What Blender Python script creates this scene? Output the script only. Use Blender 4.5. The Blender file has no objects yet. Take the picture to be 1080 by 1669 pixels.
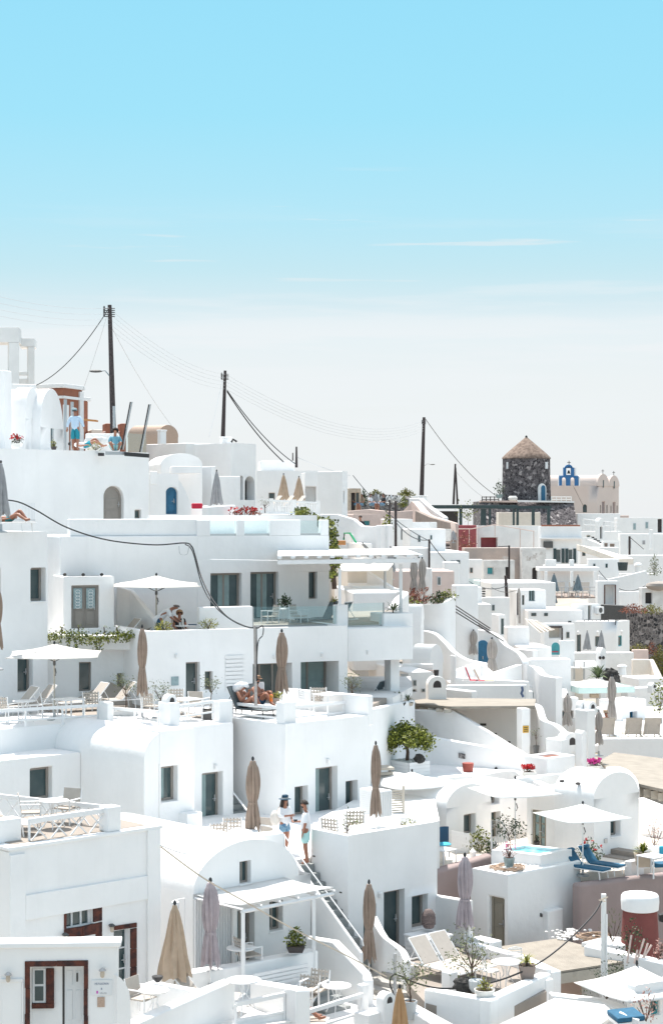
import bpy,bmesh,math,random
from mathutils import Vector as V
F,CX,CY=3000.0,540.0,834.5
R=math.radians
AD=43.0
rnd=random.Random(11)
scn=bpy.context.scene
COL=scn.collection
Z=V((0,0,1))
def W(px,py,Y):
 return V(((px-CX)*Y/F,Y,(CY-py)*Y/F))
def zof(py,Y):return(CY-py)*Y/F
def rd(a=AD):return V((math.cos(R(a)),math.sin(R(a)),0))
def ld(a=AD):return V((-math.sin(R(a)),math.cos(R(a)),0))
def run_to(C,d,px):
 q=(px-CX)/F
 return(q*C.y-C.x)/(d.x-q*d.y)
MATS={}
def nodes(m):
 m.use_nodes=True
 return m.node_tree.nodes,m.node_tree.links
def mat(name,col,rough=.6,metal=0,bump=0,bscale=20,var=0,vscale=2,col2=None,spec=.5,island=False,emit=None,stain=None,trans=0):
 m=bpy.data.materials.new(name);MATS[name]=m
 n,l=nodes(m);b=n['Principled BSDF']
 b.inputs['Base Color'].default_value=(*col,1)
 b.inputs['Roughness'].default_value=rough
 b.inputs['Metallic'].default_value=metal
 b.inputs['Specular IOR Level'].default_value=spec
 if trans:b.inputs['Transmission Weight'].default_value=trans
 geo=n.new('ShaderNodeNewGeometry')
 out=None
 if col2 is not None or var:
  c2=col2 if col2 is not None else tuple(c*(1-var)for c in col)
  mx=n.new('ShaderNodeMix');mx.data_type='RGBA'
  mx.inputs['A'].default_value=(*col,1);mx.inputs['B'].default_value=(*c2,1)
  if island:
   l.new(geo.outputs['Random Per Island'],mx.inputs['Factor'])
  else:
   tx=n.new('ShaderNodeTexNoise');tx.inputs['Scale'].default_value=vscale
   tx.inputs['Detail'].default_value=5
   mr=n.new('ShaderNodeMapRange');mr.inputs[1].default_value=.38;mr.inputs[2].default_value=.66
   l.new(geo.outputs['Position'],tx.inputs['Vector']);l.new(tx.outputs['Fac'],mr.inputs[0])
   l.new(mr.outputs[0],mx.inputs['Factor'])
  out=mx.outputs['Result']
  if name.startswith('plaster'):
   mp=n.new('ShaderNodeMapping');mp.inputs['Scale'].default_value=(2.2,2.2,.35);l.new(geo.outputs['Position'],mp.inputs[0])
   ts=n.new('ShaderNodeTexNoise');ts.inputs['Scale'].default_value=1;ts.inputs['Detail'].default_value=9;ts.inputs['Roughness'].default_value=.7;l.new(mp.outputs[0],ts.inputs['Vector'])
   mr2=n.new('ShaderNodeMapRange');mr2.inputs[1].default_value=.52;mr2.inputs[2].default_value=.8;mr2.inputs[4].default_value=.45;l.new(ts.outputs['Fac'],mr2.inputs[0])
   mq=n.new('ShaderNodeMix');mq.data_type='RGBA';l.new(mr2.outputs[0],mq.inputs['Factor']);l.new(out,mq.inputs['A']);mq.inputs['B'].default_value=(.74,.735,.725,1);out=mq.outputs['Result']
  if stain:
   t2=n.new('ShaderNodeTexNoise');t2.inputs['Scale'].default_value=stain[1];t2.inputs['Detail'].default_value=8
   t2.inputs['Roughness'].default_value=.65
   l.new(geo.outputs['Position'],t2.inputs['Vector'])
   m2=n.new('ShaderNodeMapRange');m2.inputs[1].default_value=stain[2];m2.inputs[2].default_value=stain[2]+.06
   l.new(t2.outputs['Fac'],m2.inputs[0])
   mx2=n.new('ShaderNodeMix');mx2.data_type='RGBA'
   l.new(m2.outputs[0],mx2.inputs['Factor']);l.new(out,mx2.inputs['A'])
   mx2.inputs['B'].default_value=(*stain[0],1)
   out=mx2.outputs['Result']
  l.new(out,b.inputs['Base Color'])
 if bump:
  tb=n.new('ShaderNodeTexNoise');tb.inputs['Scale'].default_value=bscale;tb.inputs['Detail'].default_value=4
  l.new(geo.outputs['Position'],tb.inputs['Vector'])
  bp=n.new('ShaderNodeBump');bp.inputs['Strength'].default_value=bump;bp.inputs['Distance'].default_value=.03
  l.new(tb.outputs['Fac'],bp.inputs['Height']);l.new(bp.outputs[0],b.inputs['Normal'])
 return m
mat('plaster',(.85,.845,.84),.9,bump=.45,bscale=4,var=.05,vscale=.8,spec=.2)
mat('plaster2',(.81,.80,.785),.9,bump=.35,bscale=6,var=.09,vscale=1.1,spec=.2)
mat('wornwhite',(.76,.74,.72),.95,bump=.6,bscale=6,var=.2,vscale=1.2,spec=.2,stain=((.42,.37,.34),.9,.60))
mat('oldwall',(.50,.40,.35),.95,bump=.8,bscale=5,col2=(.36,.31,.29),vscale=.5,spec=.2,stain=((.6,.56,.53),.35,.56))
mat('cream',(.79,.72,.64),.9,bump=.3,bscale=6,var=.08,spec=.2)
mat('pinkish',(.66,.53,.48),.9,bump=.3,bscale=6,var=.08,spec=.2)
mat('mauve',(.33,.265,.255),.9,bump=.4,bscale=5,var=.12,vscale=.8,spec=.2)
mat('church',(.66,.56,.51),.9,bump=.3,bscale=2,var=.07,vscale=.3,spec=.2)
mat('redplaster',(.22,.075,.068),.85,bump=.4,bscale=5,var=.15,spec=.2)
mat('terracotta',(.34,.14,.09),.85,bump=.3,bscale=8,var=.12,spec=.2)
mat('crimson',(.33,.09,.10),.85,bump=.3,bscale=6,var=.12,spec=.2)
mat('redstone',(.13,.048,.035),.85,bump=.9,bscale=16,col2=(.05,.03,.03),vscale=6,spec=.2)
mat('screed',(.33,.29,.255),.9,bump=.4,bscale=8,var=.12,vscale=.7,spec=.2)
mat('greystep',(.29,.305,.30),.9,bump=.3,bscale=8,var=.1,spec=.2)
mat('steplight',(.42,.40,.37),.9,bump=.3,bscale=8,var=.15)
mat('taupe',(.27,.245,.22),.55,var=.1,vscale=3)
mat('khaki',(.26,.235,.19),.6,var=.1,vscale=3)
mat('glassdark',(.06,.088,.09),.12,spec=.6,col2=(.03,.06,.065),vscale=1.3)
mat('curtain',(.27,.36,.36),.8,var=.15,vscale=4)
mat('black',(.02,.02,.022),.5)
mat('darkgrey',(.09,.09,.09),.6,var=.2,vscale=8)
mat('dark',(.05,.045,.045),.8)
mat('metalwhite',(.78,.78,.78),.45)
mat('metalgrey',(.45,.46,.47),.35,metal=.6)
mat('canvas',(.83,.80,.76),.85,bump=.2,bscale=30,var=.05,spec=.2)
mat('canvasw',(.84,.84,.83),.85,bump=.2,bscale=30,var=.04,spec=.2)
mat('taupefab',(.33,.25,.20),.9,bump=.4,bscale=25,var=.15,vscale=5,spec=.2)
mat('beigefab',(.58,.46,.35),.9,bump=.4,bscale=25,var=.15,vscale=5,spec=.2)
mat('lilacfab',(.44,.38,.40),.9,bump=.4,bscale=25,var=.15,vscale=5,spec=.2)
mat('peachfab',(.56,.37,.21),.9,bump=.4,bscale=25,var=.12,vscale=5,spec=.2)
mat('greyfab',(.38,.38,.39),.9,bump=.4,bscale=25,var=.15,vscale=5,spec=.2)
mat('slatefab',(.20,.25,.28),.9,bump=.4,bscale=25,var=.15,vscale=5,spec=.2)
mat('offfab',(.52,.48,.45),.9,bump=.4,bscale=25,var=.12,vscale=5,spec=.2)
mat('mesh_beige',(.46,.415,.37),.85,var=.06,vscale=9,spec=.2)
mat('mesh_dark',(.13,.16,.17),.8,var=.15,vscale=9)
mat('seablue',(.015,.11,.20),.75,var=.2,vscale=8,bump=.3,bscale=20)
mat('turq',(.05,.42,.60),.75,var=.15,vscale=8)
mat('navy',(.015,.07,.14),.7,var=.2)
mat('doorblue',(.02,.14,.26),.5,var=.2,vscale=6)
mat('aqua',(.05,.30,.33),.5,var=.15,vscale=6)
mat('churchblue',(.03,.15,.36),.6,var=.1)
mat('greenpaint',(.03,.055,.06),.5,var=.2,vscale=3)
mat('shutter',(.02,.045,.05),.5)
mat('wood',(.50,.42,.33),.8,bump=.3,bscale=14,var=.25,vscale=4)
mat('palewood',(.46,.42,.36),.8,bump=.3,bscale=14,var=.15,vscale=3)
mat('wirefaint',(.42,.44,.46),.8)
mat('polewood',(.07,.055,.055),.9,bump=.5,bscale=20,var=.4,vscale=9)
mat('polegrey',(.42,.39,.37),.9,bump=.5,bscale=20,var=.2,vscale=9)
mat('boardroof',(.32,.285,.24),.85,bump=.3,bscale=14,var=.18,vscale=2)
mat('orangewood',(.55,.26,.10),.8,var=.2)
mat('redfab',(.50,.02,.05),.8)
mat('orange',(.85,.20,.03),.6)
mat('yellowsign',(.62,.36,.05),.6)
mat('pot',(.50,.52,.53),.7,bump=.2,bscale=15,var=.08)
mat('potpale',(.72,.71,.68),.7,bump=.2,bscale=15,var=.08)
mat('potblue',(.30,.40,.42),.5,var=.25,vscale=9)
mat('potred',(.33,.07,.05),.7,var=.2)
mat('potbrown',(.30,.24,.21),.8,var=.2)
mat('potsand',(.55,.47,.38),.8,var=.2)
mat('soil',(.10,.07,.05),.95,bump=.6)
mat('pebblew',(.80,.79,.77),.8,var=.2,vscale=8)
mat('rock',(.05,.048,.045),.9,bump=.8,bscale=14,var=.5,vscale=8)
mat('olive',(.20,.22,.10),.7,col2=(.075,.095,.04),island=True)
mat('leafbright',(.28,.30,.035),.6,col2=(.02,.04,.008),island=True)
mat('leafdark',(.055,.10,.03),.6,col2=(.015,.03,.012),island=True)
mat('leafyellow',(.42,.38,.06),.6,col2=(.13,.15,.03),island=True)
mat('palmleaf',(.13,.17,.06),.6,col2=(.05,.08,.03),island=True)
mat('bush',(.28,.25,.06),.8,col2=(.09,.10,.025),island=True)
mat('dryred',(.33,.13,.08),.8,col2=(.14,.05,.04),island=True)
mat('pinkflower',(.55,.03,.26),.7,col2=(.75,.10,.40),island=True)
mat('redflower',(.62,.02,.02),.7,col2=(.38,.01,.02),island=True)
mat('dryplant',(.40,.20,.17),.8,col2=(.55,.38,.33),island=True)
mat('bark',(.12,.08,.06),.95,bump=.8,bscale=18,var=.3)
mat('rope',(.42,.30,.22),.9,bump=.6,bscale=30,var=.3,vscale=12)
mat('wicker',(.20,.15,.14),.8,bump=1,bscale=60,var=.4,vscale=30)
mat('skin',(.50,.27,.18),.55,var=.08,vscale=6)
mat('skintan',(.36,.16,.10),.5,var=.1,vscale=6)
mat('skindark',(.22,.11,.08),.5,var=.1,vscale=6)
mat('hairdark',(.025,.016,.012),.6,bump=.8,bscale=60)
mat('hairblond',(.38,.23,.12),.7,bump=.8,bscale=60)
mat('hairgrey',(.16,.13,.12),.7,bump=.8,bscale=60)
mat('shirtwhite',(.80,.80,.82),.85,bump=.5,bscale=9,spec=.2)
mat('shirtblue',(.52,.66,.80),.85,bump=.5,bscale=9,spec=.2)
mat('shirtteal',(.20,.42,.52),.85,bump=.5,bscale=9,spec=.2)
mat('mint',(.48,.74,.72),.85,bump=.5,bscale=9,spec=.2)
mat('tealshort',(.03,.26,.34),.85,bump=.5,bscale=9,spec=.2)
mat('denim',(.10,.22,.36),.85,col2=(.3,.45,.55),vscale=12,spec=.2)
mat('strawfab',(.30,.17,.10),.8,bump=.6,bscale=40)
mat('towel',(.82,.82,.84),.95,bump=.8,bscale=40,spec=.1)
mat('tile',(.50,.36,.28),.7,var=.2,vscale=30)
mat('ink',(.10,.14,.25),.7)
mat('inkpink',(.55,.10,.45),.7)
mat('sea',(.02,.09,.14),.15)
mat('dirt',(.45,.40,.36),.95,bump=.5,bscale=3,var=.3,vscale=.3)
mat('bronze',(.05,.05,.045),.4,metal=.7)
mat('whiteshut',(.72,.73,.74),.6)
mat('hose',(.03,.36,.16),.4)
mat('palemint',(.60,.76,.72),.8)
mat('hatblue',(.01,.05,.09),.8)
mat('striped',(.75,.73,.70),.8)
def stone(name,c1,c2,mortar,sc):
 m=bpy.data.materials.new(name);MATS[name]=m
 n,l=nodes(m);b=n['Principled BSDF'];b.inputs['Roughness'].default_value=.95
 b.inputs['Specular IOR Level'].default_value=.2
 geo=n.new('ShaderNodeNewGeometry')
 vo=n.new('ShaderNodeTexVoronoi');vo.inputs['Scale'].default_value=sc
 ve=n.new('ShaderNodeTexVoronoi');ve.feature='DISTANCE_TO_EDGE';ve.inputs['Scale'].default_value=sc
 nd=n.new('ShaderNodeTexNoise');nd.inputs['Scale'].default_value=sc*.6;l.new(geo.outputs['Position'],nd.inputs['Vector'])
 va=n.new('ShaderNodeVectorMath');va.operation='MULTIPLY_ADD';va.inputs[1].default_value=(1.1/sc,)*3;l.new(nd.outputs['Color'],va.inputs[0]);l.new(geo.outputs['Position'],va.inputs[2])
 for v_ in(vo,ve):l.new(va.outputs[0],v_.inputs['Vector'])
 sp=n.new('ShaderNodeSeparateColor');l.new(vo.outputs['Color'],sp.inputs[0])
 cr=n.new('ShaderNodeValToRGB');e=cr.color_ramp.elements
 e[0].position=0;e[0].color=(*c2,1);e[1].position=1;e[1].color=(.42,.38,.37,1)
 x=cr.color_ramp.elements.new(.62);x.color=(*c1,1)
 x=cr.color_ramp.elements.new(.88);x.color=(*[c*1.7 for c in c1],1)
 l.new(sp.outputs[0],cr.inputs[0])
 ls=n.new('ShaderNodeMath');ls.operation='LESS_THAN';ls.inputs[1].default_value=.04
 l.new(ve.outputs['Distance'],ls.inputs[0])
 mx=n.new('ShaderNodeMix');mx.data_type='RGBA'
 l.new(ls.outputs[0],mx.inputs['Factor']);l.new(cr.outputs[0],mx.inputs['A']);mx.inputs['B'].default_value=(*mortar,1)
 l.new(mx.outputs['Result'],b.inputs['Base Color'])
 bp=n.new('ShaderNodeBump');bp.inputs['Strength'].default_value=.8;bp.inputs['Distance'].default_value=.08
 l.new(ve.outputs['Distance'],bp.inputs['Height']);l.new(bp.outputs[0],b.inputs['Normal'])
stone('stone',(.095,.085,.088),(.035,.03,.034),(.18,.165,.165),3.0)
stone('rubble',(.13,.12,.12),(.04,.04,.045),(.30,.28,.27),4.0)
mat('thatch',(.27,.20,.16),.95,bump=1,bscale=7,col2=(.13,.09,.07),vscale=2.2)
mw=bpy.data.materials.new('water');MATS['water']=mw
n,l=nodes(mw);b=n['Principled BSDF'];b.inputs['Roughness'].default_value=.05
vo=n.new('ShaderNodeTexVoronoi');vo.inputs['Scale'].default_value=3.5;geo=n.new('ShaderNodeNewGeometry')
l.new(geo.outputs['Position'],vo.inputs['Vector'])
cr=n.new('ShaderNodeValToRGB');e=cr.color_ramp.elements
e[0].position=.1;e[0].color=(.03,.33,.42,1);e[1].position=.75;e[1].color=(.35,.75,.78,1)
l.new(vo.outputs['Distance'],cr.inputs[0]);l.new(cr.outputs[0],b.inputs['Base Color'])
bp=n.new('ShaderNodeBump');bp.inputs['Strength'].default_value=.3;l.new(vo.outputs['Distance'],bp.inputs['Height']);l.new(bp.outputs[0],b.inputs['Normal'])
mg=bpy.data.materials.new('balglass');MATS['balglass']=mg
n,l=nodes(mg);o_=n['Material Output'];n.remove(n['Principled BSDF'])
tr=n.new('ShaderNodeBsdfTransparent');tr.inputs[0].default_value=(.92,.975,.975,1)
gl=n.new('ShaderNodeBsdfGlossy');gl.inputs['Roughness'].default_value=.05;gl.inputs[0].default_value=(.8,.95,.95,1)
ms=n.new('ShaderNodeMixShader');ms.inputs[0].default_value=.08
l.new(tr.outputs[0],ms.inputs[1]);l.new(gl.outputs[0],ms.inputs[2]);l.new(ms.outputs[0],o_.inputs[0])
for nm in('canvas','canvasw','offfab','beigefab','peachfab'):
 m=MATS[nm];n,l=nodes(m);b=n['Principled BSDF'];o_=n['Material Output']
 t=n.new('ShaderNodeBsdfTranslucent');t.inputs[0].default_value=b.inputs['Base Color'].default_value
 s=n.new('ShaderNodeMixShader');s.inputs[0].default_value=.3
 l.new(b.outputs[0],s.inputs[1]);l.new(t.outputs[0],s.inputs[2]);l.new(s.outputs[0],o_.inputs[0])
class MB:
 def __init__(s):s.v=[];s.f=[]
 def add(s,vs,fs):
  o=len(s.v);s.v+=[V(p)for p in vs];s.f+=[tuple(i+o for i in f)for f in fs];return s
 def poly(s,*p):return s.add(p,[tuple(range(len(p)))])
 def obox(s,c,ux,uy,uz):
  c,ux,uy,uz=V(c),V(ux),V(uy),V(uz)
  p=[c,c+ux,c+ux+uy,c+uy,c+uz,c+ux+uz,c+ux+uy+uz,c+uy+uz]
  return s.add(p,[(3,2,1,0),(4,5,6,7),(0,1,5,4),(1,2,6,5),(2,3,7,6),(3,0,4,7)])
 def bx(s,x0,x1,y0,y1,z0,z1):
  return s.obox((x0,y0,z0),(x1-x0,0,0),(0,y1-y0,0),(0,0,z1-z0))
 def prism(s,pts,h):
  h=V(h)if not isinstance(h,(int,float))else V((0,0,h))
  n_=len(pts);pts=[V(p)for p in pts]
  return s.add(pts+[p+h for p in pts],[tuple(reversed(range(n_))),tuple(range(n_,2*n_))]+[(i,(i+1)%n_,n_+(i+1)%n_,n_+i)for i in range(n_)])
 def tube(s,pts,r,n_=6,r2=None,caps=True):
  pts=[V(p)for p in pts];m=len(pts);rings=[]
  for i,p in enumerate(pts):
   d=(pts[min(i+1,m-1)]-pts[max(i-1,0)])
   if d.length<1e-9:d=V((0,0,1))
   d.normalize()
   a=d.cross(V((0,0,1))if abs(d.z)<.9 else V((1,0,0))).normalized();b_=d.cross(a)
   rr=r if r2 is None else r+(r2-r)*i/(m-1)
   if isinstance(r,(list,tuple)):rr=r[i]
   rings.append([p+a*math.cos(t)*rr+b_*math.sin(t)*rr for t in[2*math.pi*k/n_ for k in range(n_)]])
  fs=[]
  for i in range(m-1):
   for k in range(n_):fs.append((i*n_+k,i*n_+(k+1)%n_,(i+1)*n_+(k+1)%n_,(i+1)*n_+k))
  if caps:fs+=[tuple(reversed(range(n_))),tuple(range((m-1)*n_,m*n_))]
  return s.add([q for r_ in rings for q in r_],fs)
 def lathe(s,prof,n_=12,c=(0,0,0),wob=None):
  c=V(c);m=len(prof);vs=[]
  for i,(r,z)in enumerate(prof):
   for k in range(n_):
    t=2*math.pi*k/n_;rr=r*(wob(k,i)if wob else 1)
    vs.append(c+V((rr*math.cos(t),rr*math.sin(t),z)))
  fs=[(i*n_+k,i*n_+(k+1)%n_,(i+1)*n_+(k+1)%n_,(i+1)*n_+k)for i in range(m-1)for k in range(n_)]
  fs+=[tuple(reversed(range(n_))),tuple(range((m-1)*n_,m*n_))]
  return s.add(vs,fs)
 def ell(s,c,rx,ry,rz,n_=10,m=7,jit=0):
  prof=[(math.sin(math.pi*i/m),-math.cos(math.pi*i/m))for i in range(m+1)]
  c=V(c);vs=[];
  for i,(r,z)in enumerate(prof):
   for k in range(n_):
    t=2*math.pi*k/n_;j=1+jit*(rnd.random()-.5)
    vs.append(c+V((rx*max(r,.02)*math.cos(t)*j,ry*max(r,.02)*math.sin(t)*j,rz*z*j)))
  fs=[(i*n_+k,i*n_+(k+1)%n_,(i+1)*n_+(k+1)%n_,(i+1)*n_+k)for i in range(m)for k in range(n_)]
  fs+=[tuple(reversed(range(n_))),tuple(range(m*n_,(m+1)*n_))]
  return s.add(vs,fs)
 def leaf(s,p,size,d=None,wid=.5):
  d=d or V((rnd.gauss(0,1),rnd.gauss(0,1),rnd.gauss(0,.8)))
  if d.length<.01:d=V((1,0,0))
  d.normalize();a=d.cross(V((rnd.gauss(0,1),rnd.gauss(0,1),rnd.gauss(0,1)))).normalized()
  p=V(p);L=size*rnd.uniform(.7,1.3);w=L*wid/2
  return s.add([p,p+d*L*.5+a*w,p+d*L,p+d*L*.5-a*w],[(0,1,2,3)])
 def build(s,name,m,parent=None,bev=0,smooth=35,seg=2,label=None):
  me=bpy.data.meshes.new(name)
  off=parent_off(parent);own=V((0,0,0))
  if parent is None and s.v:
   xs=[p.x for p in s.v];ys=[p.y for p in s.v]
   own=V(((min(xs)+max(xs))/2,(min(ys)+max(ys))/2,min(p.z for p in s.v)));off=own
  me.from_pydata([tuple(p-off)for p in s.v],[],s.f);me.update()
  bm=bmesh.new();bm.from_mesh(me);bmesh.ops.recalc_face_normals(bm,faces=bm.faces);bm.to_mesh(me);bm.free()
  me.materials.append(MATS[m])
  if smooth:
   for p in me.polygons:p.use_smooth=True
   me.set_sharp_from_angle(angle=R(smooth))
  o=bpy.data.objects.new(name,me);COL.objects.link(o)
  if parent:o.parent=parent
  else:o.location=own
  if bev:
   md=o.modifiers.new('bevel','BEVEL');md.width=bev;md.segments=seg;md.limit_method='ANGLE';md.angle_limit=R(40);md.use_clamp_overlap=True;md.harden_normals=bool(smooth)
  if label:o['label']=label
  return o
def parent_off(p):
 off=V((0,0,0))
 while p is not None:
  off+=V(p.location);p=p.parent
 return off
def tag(o,label,cat,group=None,kind=None):
 if label:o['label']=label
 if cat:o['category']=cat
 if group:o['group']=group
 if kind:o['kind']=kind
 return o
def thing(name,label,cat,loc=(0,0,0),group=None,rz=0):
 o=bpy.data.objects.new(name,None);COL.objects.link(o)
 o.location=V(loc);o.rotation_euler=(0,0,rz);o.empty_display_size=.3
 return tag(o,label,cat,group)
def dup(root,loc,rz=0,label=None,group=None,scale=None):
 r=root.copy();COL.objects.link(r);r.location=V(loc);r.rotation_euler=(0,0,rz)
 if scale:r.scale=scale if isinstance(scale,(tuple,list))else(scale,)*3
 if label:r['label']=label
 if group:r['group']=group
 for ch in list(root.children):
  c=ch.copy();COL.objects.link(c);c.parent=r
  for g in list(ch.children):
   d=g.copy();COL.objects.link(d);d.parent=c
 return r
PROTOS=[]
def proto(o):
 PROTOS.append(o);return o
def drop_protos():
 for o in PROTOS:
  for ch in list(o.children):
   for g in list(ch.children):bpy.data.objects.remove(g)
   bpy.data.objects.remove(ch)
  bpy.data.objects.remove(o)
class Face:
 def __init__(s,O,U):
  s.O=V((O.x,O.y,0));s.U=V(U).normalized();s.N=s.U.cross(Z)
 def uv(s,px,py):
  d=V(((px-CX)/F,1,(CY-py)/F));t=s.O.dot(s.N)/d.dot(s.N);P=d*t
  return(P-s.O).dot(s.U),P.z
 def P(s,u,z,d=0):return s.O+s.U*u+Z*z-s.N*d
def outline(u0,u1,z0,z1,arch,n_=10):
 if not arch:return[(u0,z0),(u1,z0),(u1,z1),(u0,z1)]
 r=(u1-u0)/2;c=(u0+u1)/2;hh=min(r*arch,(z1-z0)*.9);zs=z1-hh
 return[(u0,z0),(u1,z0)]+[(c+r*math.cos(t),zs+hh*math.sin(t))for t in[math.pi*k/n_ for k in range(n_+1)]]
def wall_face(mb,f,u0,u1,z0,z1,holes):
 us=sorted(set([u0,u1]+[h['u0']for h in holes]+[h['u1']for h in holes]))
 zs=sorted(set([z0,z1]+[h['z0']for h in holes]+[h['z1']for h in holes]))
 us=[u for u in us if u0-1e-6<=u<=u1+1e-6];zs=[z for z in zs if z0-1e-6<=z<=z1+1e-6]
 for i in range(len(us)-1):
  for j in range(len(zs)-1):
   uc,zc=(us[i]+us[i+1])/2,(zs[j]+zs[j+1])/2
   if any(h['u0']<uc<h['u1']and h['z0']<zc<h['z1']for h in holes):continue
   mb.poly(f.P(us[i],zs[j]),f.P(us[i+1],zs[j]),f.P(us[i+1],zs[j+1]),f.P(us[i],zs[j+1]))
 for h in holes:
  a,b_,c,d,dp=h['u0'],h['u1'],h['z0'],h['z1'],h['d']
  o=outline(a,b_,c,d,h['arch'])
  for i in range(len(o)):
   p,q=o[i],o[(i+1)%len(o)]
   mb.poly(f.P(*p),f.P(*q),f.P(*q,dp),f.P(*p,dp))
  if h['arch']:
   arc=o[2:];mid=len(arc)//2
   for i in range(mid):mb.poly(f.P(*arc[i]),f.P(*arc[i+1]),f.P(b_,d))
   for i in range(mid,len(arc)-1):mb.poly(f.P(*arc[i]),f.P(*arc[i+1]),f.P(a,d))
  mb.poly(*[f.P(*p,dp)for p in o])
def ring(mb,f,o1,o2,d0,d1):
 n_=len(o1)
 for i in range(n_):
  j=(i+1)%n_
  mb.poly(f.P(*o1[i],d0),f.P(*o1[j],d0),f.P(*o2[j],d0),f.P(*o2[i],d0))
  mb.poly(f.P(*o2[i],d0),f.P(*o2[j],d0),f.P(*o2[j],d1),f.P(*o2[i],d1))
def fbar(mb,f,u0,u1,z0,z1,d0,d1):
 p=f.P(u0,z0,d0);mb.obox(p,f.U*(u1-u0),-f.N*(d1-d0),Z*(z1-z0))
def fill_hole(f,h,parent):
 k=h['kind'];a,b_,c,d,dp,ar=h['u0'],h['u1'],h['z0'],h['z1'],h['d'],h['arch']
 w=b_-a;e=.003
 if k=='void':return
 if k=='open':
  return
 fm=h.get('frame','taupe');pm=h.get('pane','glassdark')
 t=h.get('t',min(.09,w*.13));lab=h.get('label')
 nm='door' if 'door' in k else 'window'
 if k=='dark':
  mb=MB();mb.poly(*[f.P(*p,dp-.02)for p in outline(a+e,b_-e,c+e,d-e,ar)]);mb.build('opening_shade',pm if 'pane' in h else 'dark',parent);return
 mb=MB();o1=outline(a+e,b_-e,c+e,d-e,ar);o2=outline(a+t,b_-t,c+t*(1 if nm=='window' else .5),d-t,ar)
 ring(mb,f,o1,o2,dp-.07,dp-.02)
 if k=='pdoor':
  mb.poly(*[f.P(*p,dp-.035)for p in o2])
  nl=h.get('leaves',1)
  for q in range(nl):
   ua=a+t+(w-2*t)*q/nl;ub=a+t+(w-2*t)*(q+1)/nl;g=(ub-ua)*.16
   zz=d-t-(0 if not ar else w*.32)
   for(za,zb)in((c+.12,c+(zz-c)*.42),(c+(zz-c)*.5,zz-.1)):
    fbar(mb,f,ua+g,ub-g,za,zb,dp-.055,dp-.03)
   if nl>1 and q:fbar(mb,f,ua-.012,ua+.012,c+.02,zz,dp-.06,dp-.03)
  fr=mb.build(nm,fm,parent,bev=.008,seg=1,label=lab)
 else:
  m_=h.get('mull',0)
  for q in range(1,m_+1):
   u=a+(w)*q/(m_+1);fbar(mb,f,u-t*.45,u+t*.45,c+t*.5,d-t*(1 if not ar else 1.5),dp-.065,dp-.02)
  for q in range(1,h.get('bars',0)+1):
   z=c+(d-c)*q/(h['bars']+1);fbar(mb,f,a+t*.9,b_-t*.9,z-.02,z+.02,dp-.06,dp-.021)
  if h.get('tilt'):
   pass
  fr=mb.build(nm,fm,parent,bev=.008,seg=1,label=lab)
  pn=MB();pn.poly(*[f.P(*p,dp-.03)for p in o2]);pn.build('pane',pm,fr,smooth=0)
  if h.get('curtain'):
   cu=MB();side=h['curtain'];nn=14;cw=(w-2*t)*.42
   u_s=a+t if side=='l' else b_-t-cw
   if side=='c':u_s=(a+b_)/2-cw/2
   pts=[(u_s+cw*i/nn,dp-.035-(.006 if i%2 else .014))for i in range(nn+1)]
   for i in range(nn):
    cu.poly(f.P(pts[i][0],c+t,pts[i][1]),f.P(pts[i+1][0],c+t,pts[i+1][1]),f.P(pts[i+1][0],d-t,pts[i+1][1]),f.P(pts[i][0],d-t,pts[i][1]))
   cu.build('curtain','curtain',fr)
 if nm=='door' and w>.4:
  hb=MB();hu=b_-t*1.6 if h.get('hside','r')=='r' else a+t*1.6;hz=c+min(1.05,(d-c)*.48)
  hb.tube([f.P(hu,hz-.09,dp-.075),f.P(hu,hz+.12,dp-.075)],.02,6)
  hb.tube([f.P(hu,hz,dp-.13),f.P(hu-(.12 if h.get('hside','r')=='r' else-.12),hz,dp-.13)],.014,6)
  hb.tube([f.P(hu,hz,dp-.13),f.P(hu,hz,dp-.07)],.014,6)
  hb.build('handle','metalgrey',fr)
 if nm=='window' and h.get('sill',True):
  sb=MB();fbar(sb,f,a-.02,b_+.02,c-.045,c-.003,-.035,dp*.3);sb.build('sill',h.get('sillmat','plaster'),fr,bev=.01,seg=1)
 if h.get('slats'):
  pass
def mkholes(f,ops):
 hs=[]
 for op in ops:
  k,x0,y0,x1,y1=op[:5];o=dict(op[5])if len(op)>5 else{}
  xm=(x0+x1)/2
  ua=f.uv(x0,(y0+y1)/2)[0];ub=f.uv(x1,(y0+y1)/2)[0]
  zt=f.uv(xm,y0)[1];zb=f.uv(xm,y1)[1]
  h=dict(kind=k,u0=min(ua,ub),u1=max(ua,ub),z0=zb,z1=zt,d=o.pop('d',.24),arch=o.pop('arch',0));h.update(o)
  hs.append(h)
 return hs
BASES=[]
HSE={}
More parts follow.
